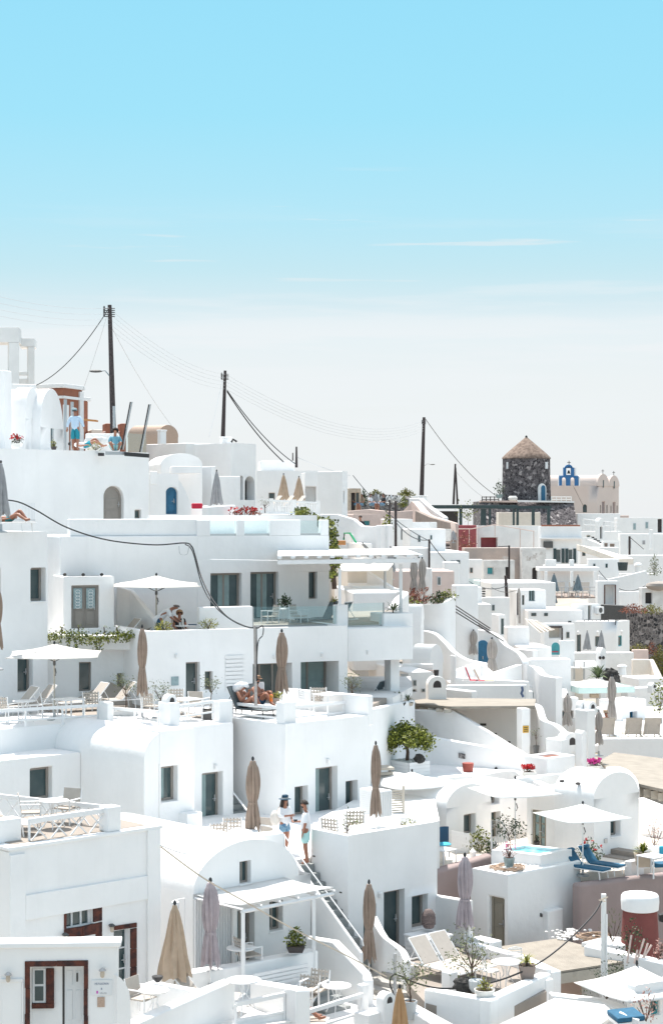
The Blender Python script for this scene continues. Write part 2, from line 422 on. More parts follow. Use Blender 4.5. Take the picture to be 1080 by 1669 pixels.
def house(name,label,C,xl=None,xr=None,L=None,Rr=None,h=6,zb=None,a=AD,par=0,pt=.24,m='plaster',right=(),left=(),vault=None,cat='house',group=None,bev=.05,floor='screed',top=None,al=None,cornice=None,ob=False):
 """C = pixel + distance of the near top corner; xl / xr = pixel columns the two visible faces run to."""
 c=W(*C);r_,l_=rd(a),(ld(a)if al is None else ld(al))
 lr=Rr if Rr is not None else run_to(c,r_,xr)
 ll=L if L is not None else run_to(c,l_,xl)
 zt=c.z;z0=zb if zb is not None else zt-h
 p0=V((c.x,c.y,0));pr=p0+r_*lr;pl=p0+l_*ll;pb=pr+l_*ll
 root=thing(name,label,cat,(p0.x,p0.y,z0),group)
 ctr=(p0+pb)/2;BASES.append((ctr.x,ctr.y,z0,max(lr,ll)))
 fr_=Face(p0,r_);fl_=Face(pl,-l_)
 mb=MB()
 hr=mkholes(fr_,right);hl=mkholes(fl_,left)
 for hh in hr+hl:hh['z0']=max(hh['z0'],z0+.02)
 wall_face(mb,fr_,0,lr,z0,zt,hr);wall_face(mb,fl_,0,ll,z0,zt,hl)
 q=lambda p,z:V((p.x,p.y,z))
 mb.poly(q(pr,z0),q(pb,z0),q(pb,zt),q(pr,zt));zo=zt-par if ob else zt;mb.poly(q(pb,z0),q(pl,z0),q(pl,zo),q(pb,zo))
 ops={'r':fr_,'l':fl_}
 if par:
  def ins(p,sr,sl):return p+r_*sr*pt+l_*sl*pt
  i0,ir,ib,il=ins(p0,1,1),ins(pr,-1,1),ins(pb,-1,-1),ins(pl,1,-1)
  O_=[p0,pr,pb,pl];I_=[i0,ir,ib,il]
  for i in range(4):
   j=(i+1)%4
   if ob and i==2:continue
   mb.poly(q(O_[i],zt),q(O_[j],zt),q(I_[j],zt),q(I_[i],zt))
   mb.poly(q(I_[i],zt),q(I_[j],zt),q(I_[j],zt-par),q(I_[i],zt-par))
  fb=MB();fb.poly(*[q(p,zt-par)for p in I_]);fb.build('roof',floor,root)
 elif top is None:
  mb.poly(q(p0,zt),q(pr,zt),q(pb,zt),q(pl,zt))
 wo=mb.build('wall',m,root,bev=bev)
 bm=bmesh.new();bm.from_mesh(wo.data);bmesh.ops.remove_doubles(bm,verts=bm.verts,dist=.0008)
 bmesh.ops.recalc_face_normals(bm,faces=bm.faces);bm.to_mesh(wo.data);bm.free()
 for p in wo.data.polygons:p.use_smooth=True
 wo.data.set_sharp_from_angle(angle=R(35))
 for f_,hs in((fr_,hr),(fl_,hl)):
  for hh in hs:fill_hole(f_,hh,root)
 if cornice:
  cb=MB();ch,co=cornice
  o_=[p0-r_*co-l_*co,pr+r_*co-l_*co,pb+r_*co+l_*co,pl-r_*co+l_*co]
  cb.prism([q(p,zt+.002)for p in o_],ch);cb.build('cornice','plaster',root,bev=.02)
 if vault:
  vb=MB();ax=vault['ax'];rise=vault['rise'];n_=20
  if ax=='r':
   f,Lg,dirn,wd=fr_,ll,l_,lr
  else:
   f,Lg,dirn,wd=fl_,lr,r_,ll
  u0=vault.get('u0',0);u1=vault.get('u1',wd);fw=vault.get('fwd',0)
  st=vault.get('stilt',0)
  if 'x0' in vault:u0=f.uv(vault['x0'],C[1])[0]
  if 'x1' in vault:u1=f.uv(vault['x1'],C[1])[0]
  cc=(u0+u1)/2;rr=(u1-u0)/2;pw=vault.get('pw',1.0)
  arc=[(u1,zt+st)]+[(cc+rr*math.cos(t),zt+st+rise*(math.sin(t)**pw))for t in[math.pi*k/n_ for k in range(1,n_)]]+[(u0,zt+st)]
  if st:arc=[(u1,zt)]+arc+[(u0,zt)]
  A_=[f.P(*p)-dirn*fw for p in arc];B_=[p+dirn*(Lg+fw)for p in A_]
  gh=mkholes(f,vault.get('ops',()))
  tops=sorted([(u,z-(f.P(0,0).z))for u,z in arc]);us=sorted(set([round(u,5)for u,z in arc]+[g[k_]for g in gh for k_ in('u0','u1')]))
  def topz(u):
   s_=max(-1,min(1,(u-cc)/rr));return zt+st+rise*(math.sqrt(max(0,1-s_*s_))**pw)
  us=[u for u in us if u0-1e-4<=u<=u1+1e-4]
  vm=vb;vb=MB()
  for i in range(len(us)-1):
   a_,b_=us[i],us[i+1];hh=[g for g in gh if g['u0']<(a_+b_)/2<g['u1']];lo_=zt
   za,zb_=topz(a_),topz(b_)
   for g in hh:
    vb.poly(f.P(a_,lo_)-dirn*fw,f.P(b_,lo_)-dirn*fw,f.P(b_,g['z0'])-dirn*fw,f.P(a_,g['z0'])-dirn*fw);lo_=g['z1']
   vb.poly(f.P(a_,lo_)-dirn*fw,f.P(b_,lo_)-dirn*fw,f.P(b_,zb_)-dirn*fw,f.P(a_,za)-dirn*fw)
  for g in gh:
   o_=outline(g['u0'],g['u1'],g['z0'],g['z1'],g['arch'])
   for i in range(len(o_)):
    p,q2=o_[i],o_[(i+1)%len(o_)];vb.poly(f.P(*p,-fw),f.P(*q2,-fw),f.P(*q2,g['d']),f.P(*p,g['d']))
   vb.poly(*[f.P(*p,g['d'])for p in o_]);fill_hole(f,g,root)
  if gh:vb.build('gable',vault.get('m',m),root,smooth=0)
  else:vm.v,vm.f=vb.v,vb.f
  vb=vm
  vb.add(B_,[tuple(range(len(B_)))])
  for i in range(len(A_)-1):vb.poly(A_[i],A_[i+1],B_[i+1],B_[i])
  vo_=vb.build('roof',vault.get('m',m),root,smooth=40)
  bm=bmesh.new();bm.from_mesh(vo_.data);bmesh.ops.remove_doubles(bm,verts=bm.verts,dist=.0008)
  bmesh.ops.recalc_face_normals(bm,faces=bm.faces);bm.to_mesh(vo_.data);bm.free()
  for p in vo_.data.polygons:p.use_smooth=True
  vo_.data.set_sharp_from_angle(angle=R(40))
  md=vo_.modifiers.new('b','BEVEL');md.width=.05;md.segments=3;md.limit_method='ANGLE';md.angle_limit=R(50);md.harden_normals=True
  for(vu,vk)in vault.get('vents',()):
   pass
 root['_x']=0;del root['_x']
 H=dict(root=root,fr=fr_,fl=fl_,p0=p0,pr=pr,pl=pl,pb=pb,zt=zt,z0=z0,r=r_,l=l_,lr=lr,ll=ll)
 HSE[label]=H
 return H
def smooth_path(pts,k=6):
 if len(pts)<3:return pts
 out=[]
 for i in range(len(pts)-1):
  p0=pts[max(i-1,0)];p1=pts[i];p2=pts[i+1];p3=pts[min(i+2,len(pts)-1)]
  for j in range(k):
   t=j/k;t2,t3=t*t,t*t*t
   out.append(.5*((2*p1)+(-p0+p2)*t+(2*p0-5*p1+4*p2-p3)*t2+(-p0+3*p1-3*p2+p3)*t3))
 return out+[pts[-1]]
def wall(name,label,pts,t=.25,h=None,zb=None,m='plaster',cat='wall',curve=False,bev=.05,group=None,parent=None,base=True,seg=2):
 """upright wall whose top edge runs through the given pixel points (px, py, distance)"""
 P=[W(*p)for p in pts]
 if curve:P=smooth_path(P)
 n_=len(P);zmin=min(p.z for p in P)
 bot=[(zb if zb is not None else p.z-(h or 2))for p in P]
 off=[]
 for i in range(n_):
  d=P[min(i+1,n_-1)]-P[max(i-1,0)];d.z=0
  if d.length<1e-6:d=V((1,0,0))
  d.normalize();off.append(-d.cross(Z)*t)
 if P[-1].x<P[0].x and False:off=[-o for o in off]
 vs=[];fs=[]
 for i in range(n_):
  p=P[i];b_=V((p.x,p.y,bot[i]));vs+=[p,p+off[i],b_+off[i],b_]
 for i in range(n_-1):
  o,q=i*4,i*4+4
  for k in range(4):fs.append((o+k,o+(k+1)%4,q+(k+1)%4,q+k))
 fs+=[(0,1,2,3),tuple(reversed(((n_-1)*4,(n_-1)*4+1,(n_-1)*4+2,(n_-1)*4+3)))]
 mb=MB();mb.add(vs,fs)
 if parent is not None:return mb.build(name,m,parent,bev=bev,seg=seg)
 if base:BASES.append(((P[0].x+P[-1].x)/2,(P[0].y+P[-1].y)/2,min(bot),(P[0]-P[-1]).length))
 o=mb.build(name,m,None,bev=bev,seg=seg)
 return tag(o,label,cat,group)
def block(name,label,C,xl=None,xr=None,L=None,Rr=None,h=1,zb=None,a=AD,m='plaster',cat='wall',bev=.04,parent=None,group=None,al=None):
 c=W(*C);r_,l_=rd(a),(ld(a)if al is None else ld(al))
 lr=Rr if Rr is not None else run_to(c,r_,xr);ll=L if L is not None else run_to(c,l_,xl)
 z0=zb if zb is not None else c.z-h
 mb=MB();mb.obox((c.x,c.y,z0),r_*lr,l_*ll,Z*(c.z-z0))
 o=mb.build(name,m,parent,bev=bev)
 if parent is None:tag(o,label,cat,group)
 return o
def slab(name,label,pts,th,m,cat,parent=None,bev=.01,group=None):
 """flat or tilted slab through pixel points (px, py, distance) of its TOP surface"""
 mb=MB();P=[W(*p)-Z*th for p in pts];mb.prism(P,th)
 o=mb.build(name,m,parent,bev=bev)
 if parent is None:tag(o,label,cat,group)
 return o
def mk_open(name='open_parasol',m='canvasw',w=2.7,H=2.6,rise=.42,pole='metalwhite',square=True):
 t=thing(name,'parasol','parasol')
 MB().tube([(0,0,.03),(0,0,H-.05)],.025,8).build('pole',pole,t)
 b=MB();b.lathe([(.25,0),(.25,.05),(.06,.08),(.05,.3)],14);b.build('base','metalgrey' if pole!='polewood' else 'black',t)
 c=MB();n_=6;s=w/2;zt,ze=H,H-rise
 K=4 if square else 8
 cor=[V((s*math.cos(2*math.pi*(k+.5)/K)*(1.41 if square else 1.05),s*math.sin(2*math.pi*(k+.5)/K)*(1.41 if square else 1.05),ze))for k in range(K)]
 for k in range(K):
  A_,B_=cor[k],cor[(k+1)%K]
  vs=[];m_=6
  for i in range(m_+1):
   f=i/m_
   for j in range(m_+1):
    g=j/m_
    e=A_.lerp(B_,g);p=V((0,0,zt)).lerp(e,f)
    sag=-.05*math.sin(math.pi*g)*f-.05*math.sin(math.pi*f)
    inw=1-.035*math.sin(math.pi*g)*f
    vs.append(V((p.x*inw,p.y*inw,p.z+sag)))
  fs=[(i*(m_+1)+j,i*(m_+1)+j+1,(i+1)*(m_+1)+j+1,(i+1)*(m_+1)+j)for i in range(m_)for j in range(m_)]
  c.add(vs,fs)
 cv=c.build('canopy',m,t,smooth=25)
 md=cv.modifiers.new('s','SOLIDIFY');md.thickness=.012
 MB().lathe([(.02,H-.02),(.045,H+.03),(.03,H+.08),(.01,H+.1)],8).build('finial','black',t)
 for k in range(K):
  e=cor[k]*.97;e.z=ze+.0;r_=MB();r_.tube([(0,0,zt-.09),(e.x*.5,e.y*.5,(zt+ze)/2-.09),(e.x,e.y,ze-.02)],.012,5)
  r_.tube([(0,0,zt-.62),(e.x*.45,e.y*.45,(zt+ze)/2-.08)],.012,5);r_.build('rib','darkgrey' if pole!='metalwhite' else 'metalgrey',t)
 MB().lathe([(.04,H-.75),(.05,H-.66),(.03,H-.6)],8).build('runner','darkgrey',t)
 MB().tube([(.03,-.03,H-1.1),(.06,-.08,H-1.0),(.03,-.03,H-.85)],.02,5).build('crank','darkgrey',t)
 return proto(t)
def mk_closed(name='closed_parasol',m='taupefab',H=2.7,L=1.9,r=.17,flare=.2,strap=.62,pole='metalwhite',folds=9):
 t=thing(name,'parasol','parasol')
 MB().tube([(0,0,.03),(0,0,H-.04)],.024,8).build('pole',pole,t)
 MB().lathe([(.25,0),(.25,.05),(.06,.08),(.05,.3)],14).build('base','metalgrey',t)
 b=MB();prof=[];N=22
 for i in range(N+1):
  f=i/N;z=H-.05-L*f
  if strap:
   if f<strap:rr=.045+(r-.045)*math.sin(math.pi*min(1,f/strap*.86+.04))**.7*(1)if f<strap*.9 else r*.62
   else:
    g=(f-strap)/(1-strap);rr=r*.62+(flare-r*.62)*g**.6
  else:rr=.05+(flare-.05)*f**.85
  prof.append((rr,z))
 b.lathe(prof,folds*4,wob=lambda k,i:1+(.22 if i>1 else 0)*math.cos(folds*2*math.pi*k/(folds*4)+.35*math.sin(i*.5))+.06*math.sin(k*2.1+i*.3))
 vs=b.v
 for q in range(len(vs)-folds*4,len(vs)):
  k=q%(folds*4);vs[q].z+=.07*math.sin(k*1.1)-.05*math.cos(folds*2*math.pi*k/(folds*4))
 b.f=b.f[:-1]
 b.build('canopy',m,t,smooth=60)
 if strap:MB().lathe([(r*.74,H-.05-L*strap-.03),(r*.76,H-.05-L*strap),(r*.74,H-.05-L*strap+.03)],12).build('strap',m,t)
 MB().lathe([(.02,H-.05),(.045,H),(.035,H+.05),(.01,H+.08)],8).build('finial','black',t)
 return proto(t)
def mk_lounger(name='sun_lounger',m='mesh_beige',fm='metalwhite',ang=48,cushion=False):
 t=thing(name,'lounger','sun lounger')
 f=MB()
 for x in(-.31,.31):f.tube([(x,-1,.32),(x,.28,.32),(x,.95,.32)],.022,6)
 f.tube([(-.31,-1,.32),(.31,-1,.32)],.022,6);f.tube([(-.31,.95,.32),(.31,.95,.32)],.02,6)
 f.build('frame',fm,t)
 for x in(-.29,.29):
  for y in(-.8,.75):MB().tube([(x,y,.32),(x,y+(.05 if y>0 else-.05),0)],.022,6).build('leg',fm,t)
 th=.07 if cushion else .02
 MB().bx(-.30,.30,-.99,.27,.33,.33+th).build('seat',m,t,bev=.01 if not cushion else .025)
 c,s=math.cos(R(ang)),math.sin(R(ang));b=MB()
 b.obox((-.30,.29,.34),(.60,0,0),V((0,c,s))*.78,V((0,-s,c))*th);b.build('backrest',m,t,bev=.01 if not cushion else .025)
 g=MB()
 for x in(-.31,.31):g.tube([(x,.28,.33),(x,.28+c*.8,.33+s*.8)],.02,6)
 g.tube([(-.31,.28+c*.8,.33+s*.8),(.31,.28+c*.8,.33+s*.8)],.02,6)
 for x in(-.25,.25):g.tube([(x,.28+c*.5,.33+s*.5),(x,.85,.32)],.014,5)
 g.build('back_frame',fm,t)
 if cushion:MB().ell((0,.28+c*.68-s*.12,.33+s*.68+c*.12),.26,.12,.08,10,6).build('pillow',m,t)
 return proto(t)
def mk_armchair(name='armchair',m='metalwhite',wv='mesh_beige',weave=True):
 t=thing(name,'armchair','armchair')
 for x in(-.27,.27):
  MB().tube([(x,-.25,0),(x,-.25,.64)],.02,6).build('leg',m,t)
  MB().tube([(x,.26,0),(x,.24,.42),(x,.32,.88)],.02,6).build('leg',m,t)
  MB().obox((x-.03,-.27,.63),(.06,0,0),(0,.56,0),(0,0,.025)).build('armrest',m,t,bev=.008)
 MB().bx(-.26,.26,-.25,.25,.40,.44).build('seat',wv,t,bev=.01)
 b=MB()
 if weave:
  for i in range(6):
   x=-.25+.1*i;b.obox((x-.022,.245,.46),(.044,0,0),(0,.07,.42),(0,-.012,.002))
  for j in range(4):b.obox((-.26,.25+.018*j+.01,.50+.1*j),(.52,0,0),(0,.008,.045),(0,-.02,.003))
 else:
  b.obox((-.25,.245,.46),(.50,0,0),(0,.07,.42),(0,-.02,.003))
 b.build('backrest',wv,t)
 return proto(t)
def mk_table(name='round_table',m='metalwhite',r=.38,H=.72,tm=None,perf=False):
 t=thing(name,'table','table')
 b=MB();b.lathe([(r-.01,H-.025),(r,H-.015),(r,H),(r-.015,H+.005)],22);b.build('table_top',tm or m,t)
 for k in range(3):
  a=2*math.pi*k/3+.4;MB().tube([(math.cos(a)*r*.45,math.sin(a)*r*.45,H-.02),(math.cos(a)*.06,math.sin(a)*.06,H*.55),(math.cos(a)*r*.85,math.sin(a)*r*.85,0)],.014,6).build('leg',m,t)
 return proto(t)
def mk_sqtable(name='square_table',m='metalwhite',w=.8,d=.8,H=.72,tm=None):
 t=thing(name,'table','table')
 MB().bx(-w/2,w/2,-d/2,d/2,H-.035,H).build('table_top',tm or m,t,bev=.008)
 for x in(-1,1):
  for y in(-1,1):MB().bx(x*w/2*.88-.02,x*w/2*.88+.02,y*d/2*.88-.02,y*d/2*.88+.02,0,H-.036).build('leg',m,t)
 return proto(t)
def mk_bistro(name='bistro_chair',m='metalwhite',wv='striped'):
 t=thing(name,'chair','chair')
 for x in(-.2,.2):
  MB().tube([(x,-.2,0),(x*.95,-.18,.45)],.013,6).build('leg',m,t)
  MB().tube([(x*1.1,.25,0),(x*.95,.17,.45),(x*.9,.23,.88)],.013,6).build('leg',m,t)
 MB().lathe([(.2,.44),(.22,.45),(.2,.47)],14).build('seat',wv,t)
 b=MB();b.tube([(-.18,.23,.88),(0,.26,.93),(.18,.23,.88)],.013,6)
 for z in(.6,.68,.76,.84):b.obox((-.17,.20+(z-.5)*.05,z),(.34,0,0),(0,.004,.035),(0,-.01,0))
 b.build('backrest',m,t)
 return proto(t)
def put(p,px,py,Y,label,group=None,rz=0,scale=None,name=None,cat=None):
 """copy of a prototype whose BASE stands at that pixel and distance"""
 o=dup(p,W(px,py,Y),R(rz),label,group,scale)
 if name:o.name=name
 if cat:o['category']=cat
 return o
def pot_on(t,c,r,h,m,shape='round'):
 c=V(c)
 if shape=='round':
  b=MB();b.lathe([(r*.68,0),(r*.8,h*.1),(r,h*.85),(r*1.04,h*.9),(r*1.04,h),(r*.9,h),(r*.88,h*.9),(.01,h*.9)],16,c);b.build('pot',m,t)
 elif shape=='square':
  b=MB();a,z=r*.72,r
  b.add([c+V((x*a,y*a,0))for x,y in((-1,-1),(1,-1),(1,1),(-1,1))]+[c+V((x*z,y*z,h))for x,y in((-1,-1),(1,-1),(1,1),(-1,1))]+[c+V((x*z*.88,y*z*.88,h))for x,y in((-1,-1),(1,-1),(1,1),(-1,1))]+[c+V((x*z*.88,y*z*.88,h*.9))for x,y in((-1,-1),(1,-1),(1,1),(-1,1))],[(0,1,5,4),(1,2,6,5),(2,3,7,6),(3,0,4,7),(0,3,2,1),(4,5,9,8),(5,6,10,9),(6,7,11,10),(7,4,8,11),(8,9,13,12),(9,10,14,13),(10,11,15,14),(11,8,12,15),(12,13,14,15)]);b.build('pot',m,t,bev=.01)
 elif shape=='bowl':
  b=MB();b.lathe([(r*.4,0),(r*.7,h*.25),(r*.95,h*.7),(r,h),(r*.9,h),(r*.85,h*.85),(.01,h*.85)],18,c);b.build('pot',m,t)
 MB().lathe([(r*.85,h*.86),(r*.8,h*.93),(.01,h*.95)],10,c).build('soil','soil',t)
def small_tree(px,py,Y,label,H=1.6,cr=.4,n=420,leafm='olive',pot=(.22,.35,'pot','square'),name='potted_olive_tree',lf=.07,stem=.45,group=None,squash=.8,wid=.4,trunk_r=.022,cat='potted tree'):
 c=W(px,py,Y);t=thing(name,label,cat,c,group)
 z0=0
 if pot:pot_on(t,c,*pot);z0=pot[1]*.9
 cz=z0+H*.72;tr=MB();pts=[c+V((0,0,z0))]
 for i in range(1,5):pts.append(c+V((rnd.uniform(-.05,.05)*H*.5,rnd.uniform(-.03,.03),z0+(cz-z0)*i/4*.95)))
 tr.tube(pts,trunk_r*1.3,6,trunk_r*.6)
 cl=[]
 for k in range(11):
  a=rnd.uniform(0,6.28);e=rnd.uniform(-.5,1);rr=cr*rnd.uniform(.45,.85)
  q=c+V((math.cos(a)*rr,math.sin(a)*rr,cz+e*cr*squash));cl.append(q)
  tr.tube([pts[2 if e<0 else 3],pts[3].lerp(q,.5)+V((0,0,-.03)),q],trunk_r*.45,5,trunk_r*.2)
 tr.build('trunk','bark',t)
 fo=MB()
 for k in range(n):
  q=rnd.choice(cl);s=cr*.33
  fo.leaf(q+V((rnd.gauss(0,s),rnd.gauss(0,s),rnd.gauss(0,s*.9))),lf,wid=wid)
 fo.build('crown',leafm,t,smooth=0)
 return t
def bush(px,py,Y,label,w=.5,h=.4,n=200,leafm='leafbright',pot=None,name='potted_shrub',lf=.08,wid=.5,cat='shrub',flowers=None,depth=None,group=None,up=.6,spiky=False):
 c=W(px,py,Y);t=thing(name,label,cat,c,group);z0=0
 if pot:pot_on(t,c,*pot);z0=pot[1]*.9
 d=depth or w*.6;st=MB()
 for k in range(9):
  st.tube([c+V((0,0,z0)),c+V((rnd.uniform(-w,w)*.35,rnd.uniform(-d,d)*.35,z0+h*rnd.uniform(.5,.95)))],.008,4)
 st.build('stem','bark',t)
 fo=MB()
 for k in range(n):
  a=rnd.uniform(0,6.28);u=math.sqrt(rnd.random());zz=rnd.random()
  env=math.sin(math.pi*min(.97,zz*.75+.22))
  p=c+V((math.cos(a)*u*w/2*env,math.sin(a)*u*d/2*env,z0+zz*h*(1+.25*math.sin(a*3+k%3))))
  dd=V((math.cos(a),math.sin(a)*.8,up+rnd.gauss(0,.5)))if spiky else None
  fo.leaf(p,lf,dd,wid)
 fo.build('foliage',leafm,t,smooth=0)
 if flowers:
  fm,nf,fs=flowers;fl=MB()
  for k in range(nf):
   a=rnd.uniform(0,6.28);u=math.sqrt(rnd.random())
   p=c+V((math.cos(a)*u*w/2,math.sin(a)*u*d/2,z0+h*rnd.uniform(.55,1.15)))
   for q in range(4):fl.leaf(p,fs,wid=.9)
  fl.build('blossom',fm,t,smooth=0)
 return t
def spiky(px,py,Y,label,r=.35,n=28,leafm='palmleaf',pot=None,name='potted_palm',stem=.1,wid=.12,cat='palm',group=None):
 c=W(px,py,Y);t=thing(name,label,cat,c,group);z0=0
 if pot:pot_on(t,c,*pot);z0=pot[1]*.9
 MB().tube([c+V((0,0,z0)),c+V((0,0,z0+stem))],.035,7,.02).build('stem','bark',t)
 fo=MB()
 for k in range(n):
  a=rnd.uniform(0,6.28);e=rnd.uniform(.05,1.3);L=r*rnd.uniform(.8,1.2)
  d=V((math.cos(a)*math.cos(e),math.sin(a)*math.cos(e),math.sin(e)));s_=V((-math.sin(a),math.cos(a),0))*r*wid*.5
  p=c+V((0,0,z0+stem));m_=p+d*L*.55;q=p+d*L+V((0,0,-L*.22))
  fo.add([p-s_*.5,p+s_*.5,m_+s_,q,m_-s_],[(0,1,2,4),(4,2,3)])
 fo.build('frond',leafm,t,smooth=0)
 return t
def skinobj(name,m,parent,verts,edges,rad,sub=2,root=0):
 me=bpy.data.meshes.new(name);bm=bmesh.new();ly=bm.verts.layers.skin.verify()
 vs=[]
 for i,(p,r_)in enumerate(zip(verts,rad)):
  v=bm.verts.new(p);v[ly].radius=(r_,r_)if not isinstance(r_,tuple)else r_;v[ly].use_root=(i==root);vs.append(v)
 for a,b_ in edges:bm.edges.new((vs[a],vs[b_]))
 bm.to_mesh(me);bm.free();me.materials.append(MATS[m])
 o=bpy.data.objects.new(name,me);COL.objects.link(o);o.parent=parent
 s=o.modifiers.new('skin','SKIN');s.use_smooth_shade=True;s.branch_smoothing=.4
 u=o.modifiers.new('sub','SUBSURF');u.levels=sub;u.render_levels=sub
 return o
STAND=dict(pelvis=(0,0,.93),waist=(0,0,1.08),chest=(0,0,1.27),neck=(0,.01,1.45),head=(0,-.01,1.62),shL=(.18,0,1.38),shR=(-.18,0,1.38),elL=(.24,.03,1.12),elR=(-.24,.03,1.12),wrL=(.25,-.06,.88),wrR=(-.25,-.06,.88),hiL=(.09,0,.90),hiR=(-.09,0,.90),knL=(.10,-.02,.49),knR=(-.10,-.02,.49),anL=(.10,.03,.09),anR=(-.10,.03,.09),toL=(.12,-.14,.035),toR=(-.12,-.14,.035))
SIT=dict(STAND,pelvis=(0,0,.45),waist=(0,.03,.60),chest=(0,.06,.80),neck=(0,.06,.98),head=(0,.03,1.15),shL=(.18,.06,.91),shR=(-.18,.06,.91),elL=(.24,0,.66),elR=(-.24,0,.66),wrL=(.2,-.24,.62),wrR=(-.2,-.24,.62),hiL=(.09,-.02,.44),hiR=(-.09,-.02,.44),knL=(.12,-.44,.50),knR=(-.12,-.44,.50),anL=(.12,-.46,.08),anR=(-.12,-.46,.08),toL=(.13,-.62,.035),toR=(-.13,-.62,.035))
def person(label,loc,rz=0,J=None,base=STAND,sc=1.0,skin='skin',face=(0,-1,0),hair=('hairdark','short'),hat=None,top=None,bottom=None,glasses=False,extra=None,beard=None,group=None,fem=False):
 j={k:V(v)for k,v in dict(base,**(J or{})).items()}
 t=thing('person',label,'person',loc,group,R(rz));t.scale=(sc,)*3
 fd=V(face).normalized();sd=fd.cross(Z).normalized();hd=j['head'];up=(hd-j['neck']).normalized()
 N=['pelvis','waist','chest','neck'];vs=[j[k]for k in N];rad=[.14,.115 if fem else .135,.13 if fem else .15,.058]
 vs+=[hd-up*.055+fd*.02,hd+up*.02,hd+up*.075];rad+=[.072,.102,.07]
 ed=[(0,1),(1,2),(2,3),(3,4),(4,5),(5,6)]
 vs.append(hd+fd*.105-up*.01);rad.append(.014);ed.append((5,7))
 for s_,q in((1,'L'),(-1,'R')):
  o=len(vs);hipd=V((s_,0,0))
  vs+=[j['sh'+q],j['sh'+q].lerp(j['el'+q],.5),j['el'+q],j['wr'+q]];rad+=[.07,.056,.045,.031]
  ed+=[(2,o),(o,o+1),(o+1,o+2),(o+2,o+3)]
  dh=(j['wr'+q]-j['el'+q]).normalized();pw=dh.cross(fd if abs(dh.dot(fd))<.8 else Z).normalized()
  k=len(vs);vs.append(j['wr'+q]+dh*.06);rad.append(.03);ed.append((o+3,k))
  for fi in range(4):
   b_=len(vs);w_=pw*((fi-1.5)*.021);Lf=(.062,.075,.07,.052)[fi]
   vs+=[j['wr'+q]+dh*.10+w_,j['wr'+q]+dh*(.10+Lf*.55)+w_*1.1+fd*.004,j['wr'+q]+dh*(.10+Lf)+w_*1.1+fd*.02];rad+=[.011,.009,.007]
   ed+=[(k,b_),(b_,b_+1),(b_+1,b_+2)]
  b_=len(vs);vs+=[j['wr'+q]+dh*.05+pw*.038+fd*.012,j['wr'+q]+dh*.085+pw*.055+fd*.025];rad+=[.012,.009];ed+=[(k,b_),(b_,b_+1)]
  o=len(vs);vs+=[j['hi'+q],j['hi'+q].lerp(j['kn'+q],.45),j['kn'+q],j['kn'+q].lerp(j['an'+q],.35),j['an'+q],j['to'+q]]
  rad+=[.11,.095,.066,.063,.042,.036];ed+=[(0,o),(o,o+1),(o+1,o+2),(o+2,o+3),(o+3,o+4),(o+4,o+5)]
  b_=len(vs);vs.append(j['an'+q]+(j['an'+q]-j['to'+q]).normalized()*.04-up*0);vs[-1].z=min(vs[-1].z,j['an'+q].z-.03);rad.append(.028);ed.append((o+4,b_))
 skinobj('body',skin,t,vs,ed,rad)
 if top:
  m,sl=top;vs=[j['pelvis']-(j['waist']-j['pelvis'])*1.0,j['waist'],j['chest'],j['chest'].lerp(j['neck'],.8)];rad=[.185,.158 if fem else .168,.165 if fem else .18,.085];ed=[(0,1),(1,2),(2,3)]
  for q in 'LR':
   o=len(vs)
   if sl<=.55:vs+=[j['sh'+q],j['sh'+q].lerp(j['el'+q],sl/.5)];rad+=[.09,.078];ed+=[(2,o),(o,o+1)]
   else:
    vs+=[j['sh'+q],j['el'+q],j['el'+q].lerp(j['wr'+q],(sl-.5)*2*.92)];rad+=[.092,.072,.056];ed+=[(2,o),(o,o+1),(o+1,o+2)]
  skinobj('shirt',m,t,vs,ed,rad)
 if bottom:
  m,ln=bottom;vs=[j['pelvis']+(j['waist']-j['pelvis'])*1.0,j['pelvis']];rad=[.16,.17];ed=[(0,1)]
  for q in 'LR':
   o=len(vs)
   if ln<=.5:vs+=[j['hi'+q],j['hi'+q].lerp(j['kn'+q],ln*2)];rad+=[.13,.125];ed+=[(1,o),(o,o+1)]
   else:vs+=[j['hi'+q],j['kn'+q],j['kn'+q].lerp(j['an'+q],(ln-.5)*2)];rad+=[.13,.098,.075];ed+=[(1,o),(o,o+1),(o+1,o+2)]
  skinobj('trousers' if ln>.6 else 'shorts',m,t,vs,ed,rad)
 def cap(c,rx,zlo,nn=12,mm=5,rz_=None,jit=.06,back=0):
  b=MB();rz_=rz_ or rx
  for i in range(mm+1):
   th=math.pi/2*(1-i/mm)*zlo
   for k in range(nn):
    a=2*math.pi*k/nn;rr=math.sin(th)*rx*(1+jit*rnd.uniform(-1,1));ra=V((math.cos(a),math.sin(a)))
    dr=-1 if(sd*ra.x+fd*ra.y).dot(fd)>.35 else 0
    p=c+sd*ra.x*rr+fd*ra.y*rr*1.08+up*math.cos(th)*rz_
    if dr and zlo>1.1:p+=up*max(0,-math.cos(th)*rz_+.045)
    b.v.append(p)
  for i in range(mm):
   for k in range(nn):b.f.append((i*nn+k,i*nn+(k+1)%nn,(i+1)*nn+(k+1)%nn,(i+1)*nn+k))
  return b
 def bl(b,name,m):
  b2=MB();b2.v=[V(p)+V(t.location)for p in b.v];b2.f=b.f;return b2.build(name,m,t,smooth=60)
 hc=hd+up*.02-fd*.012
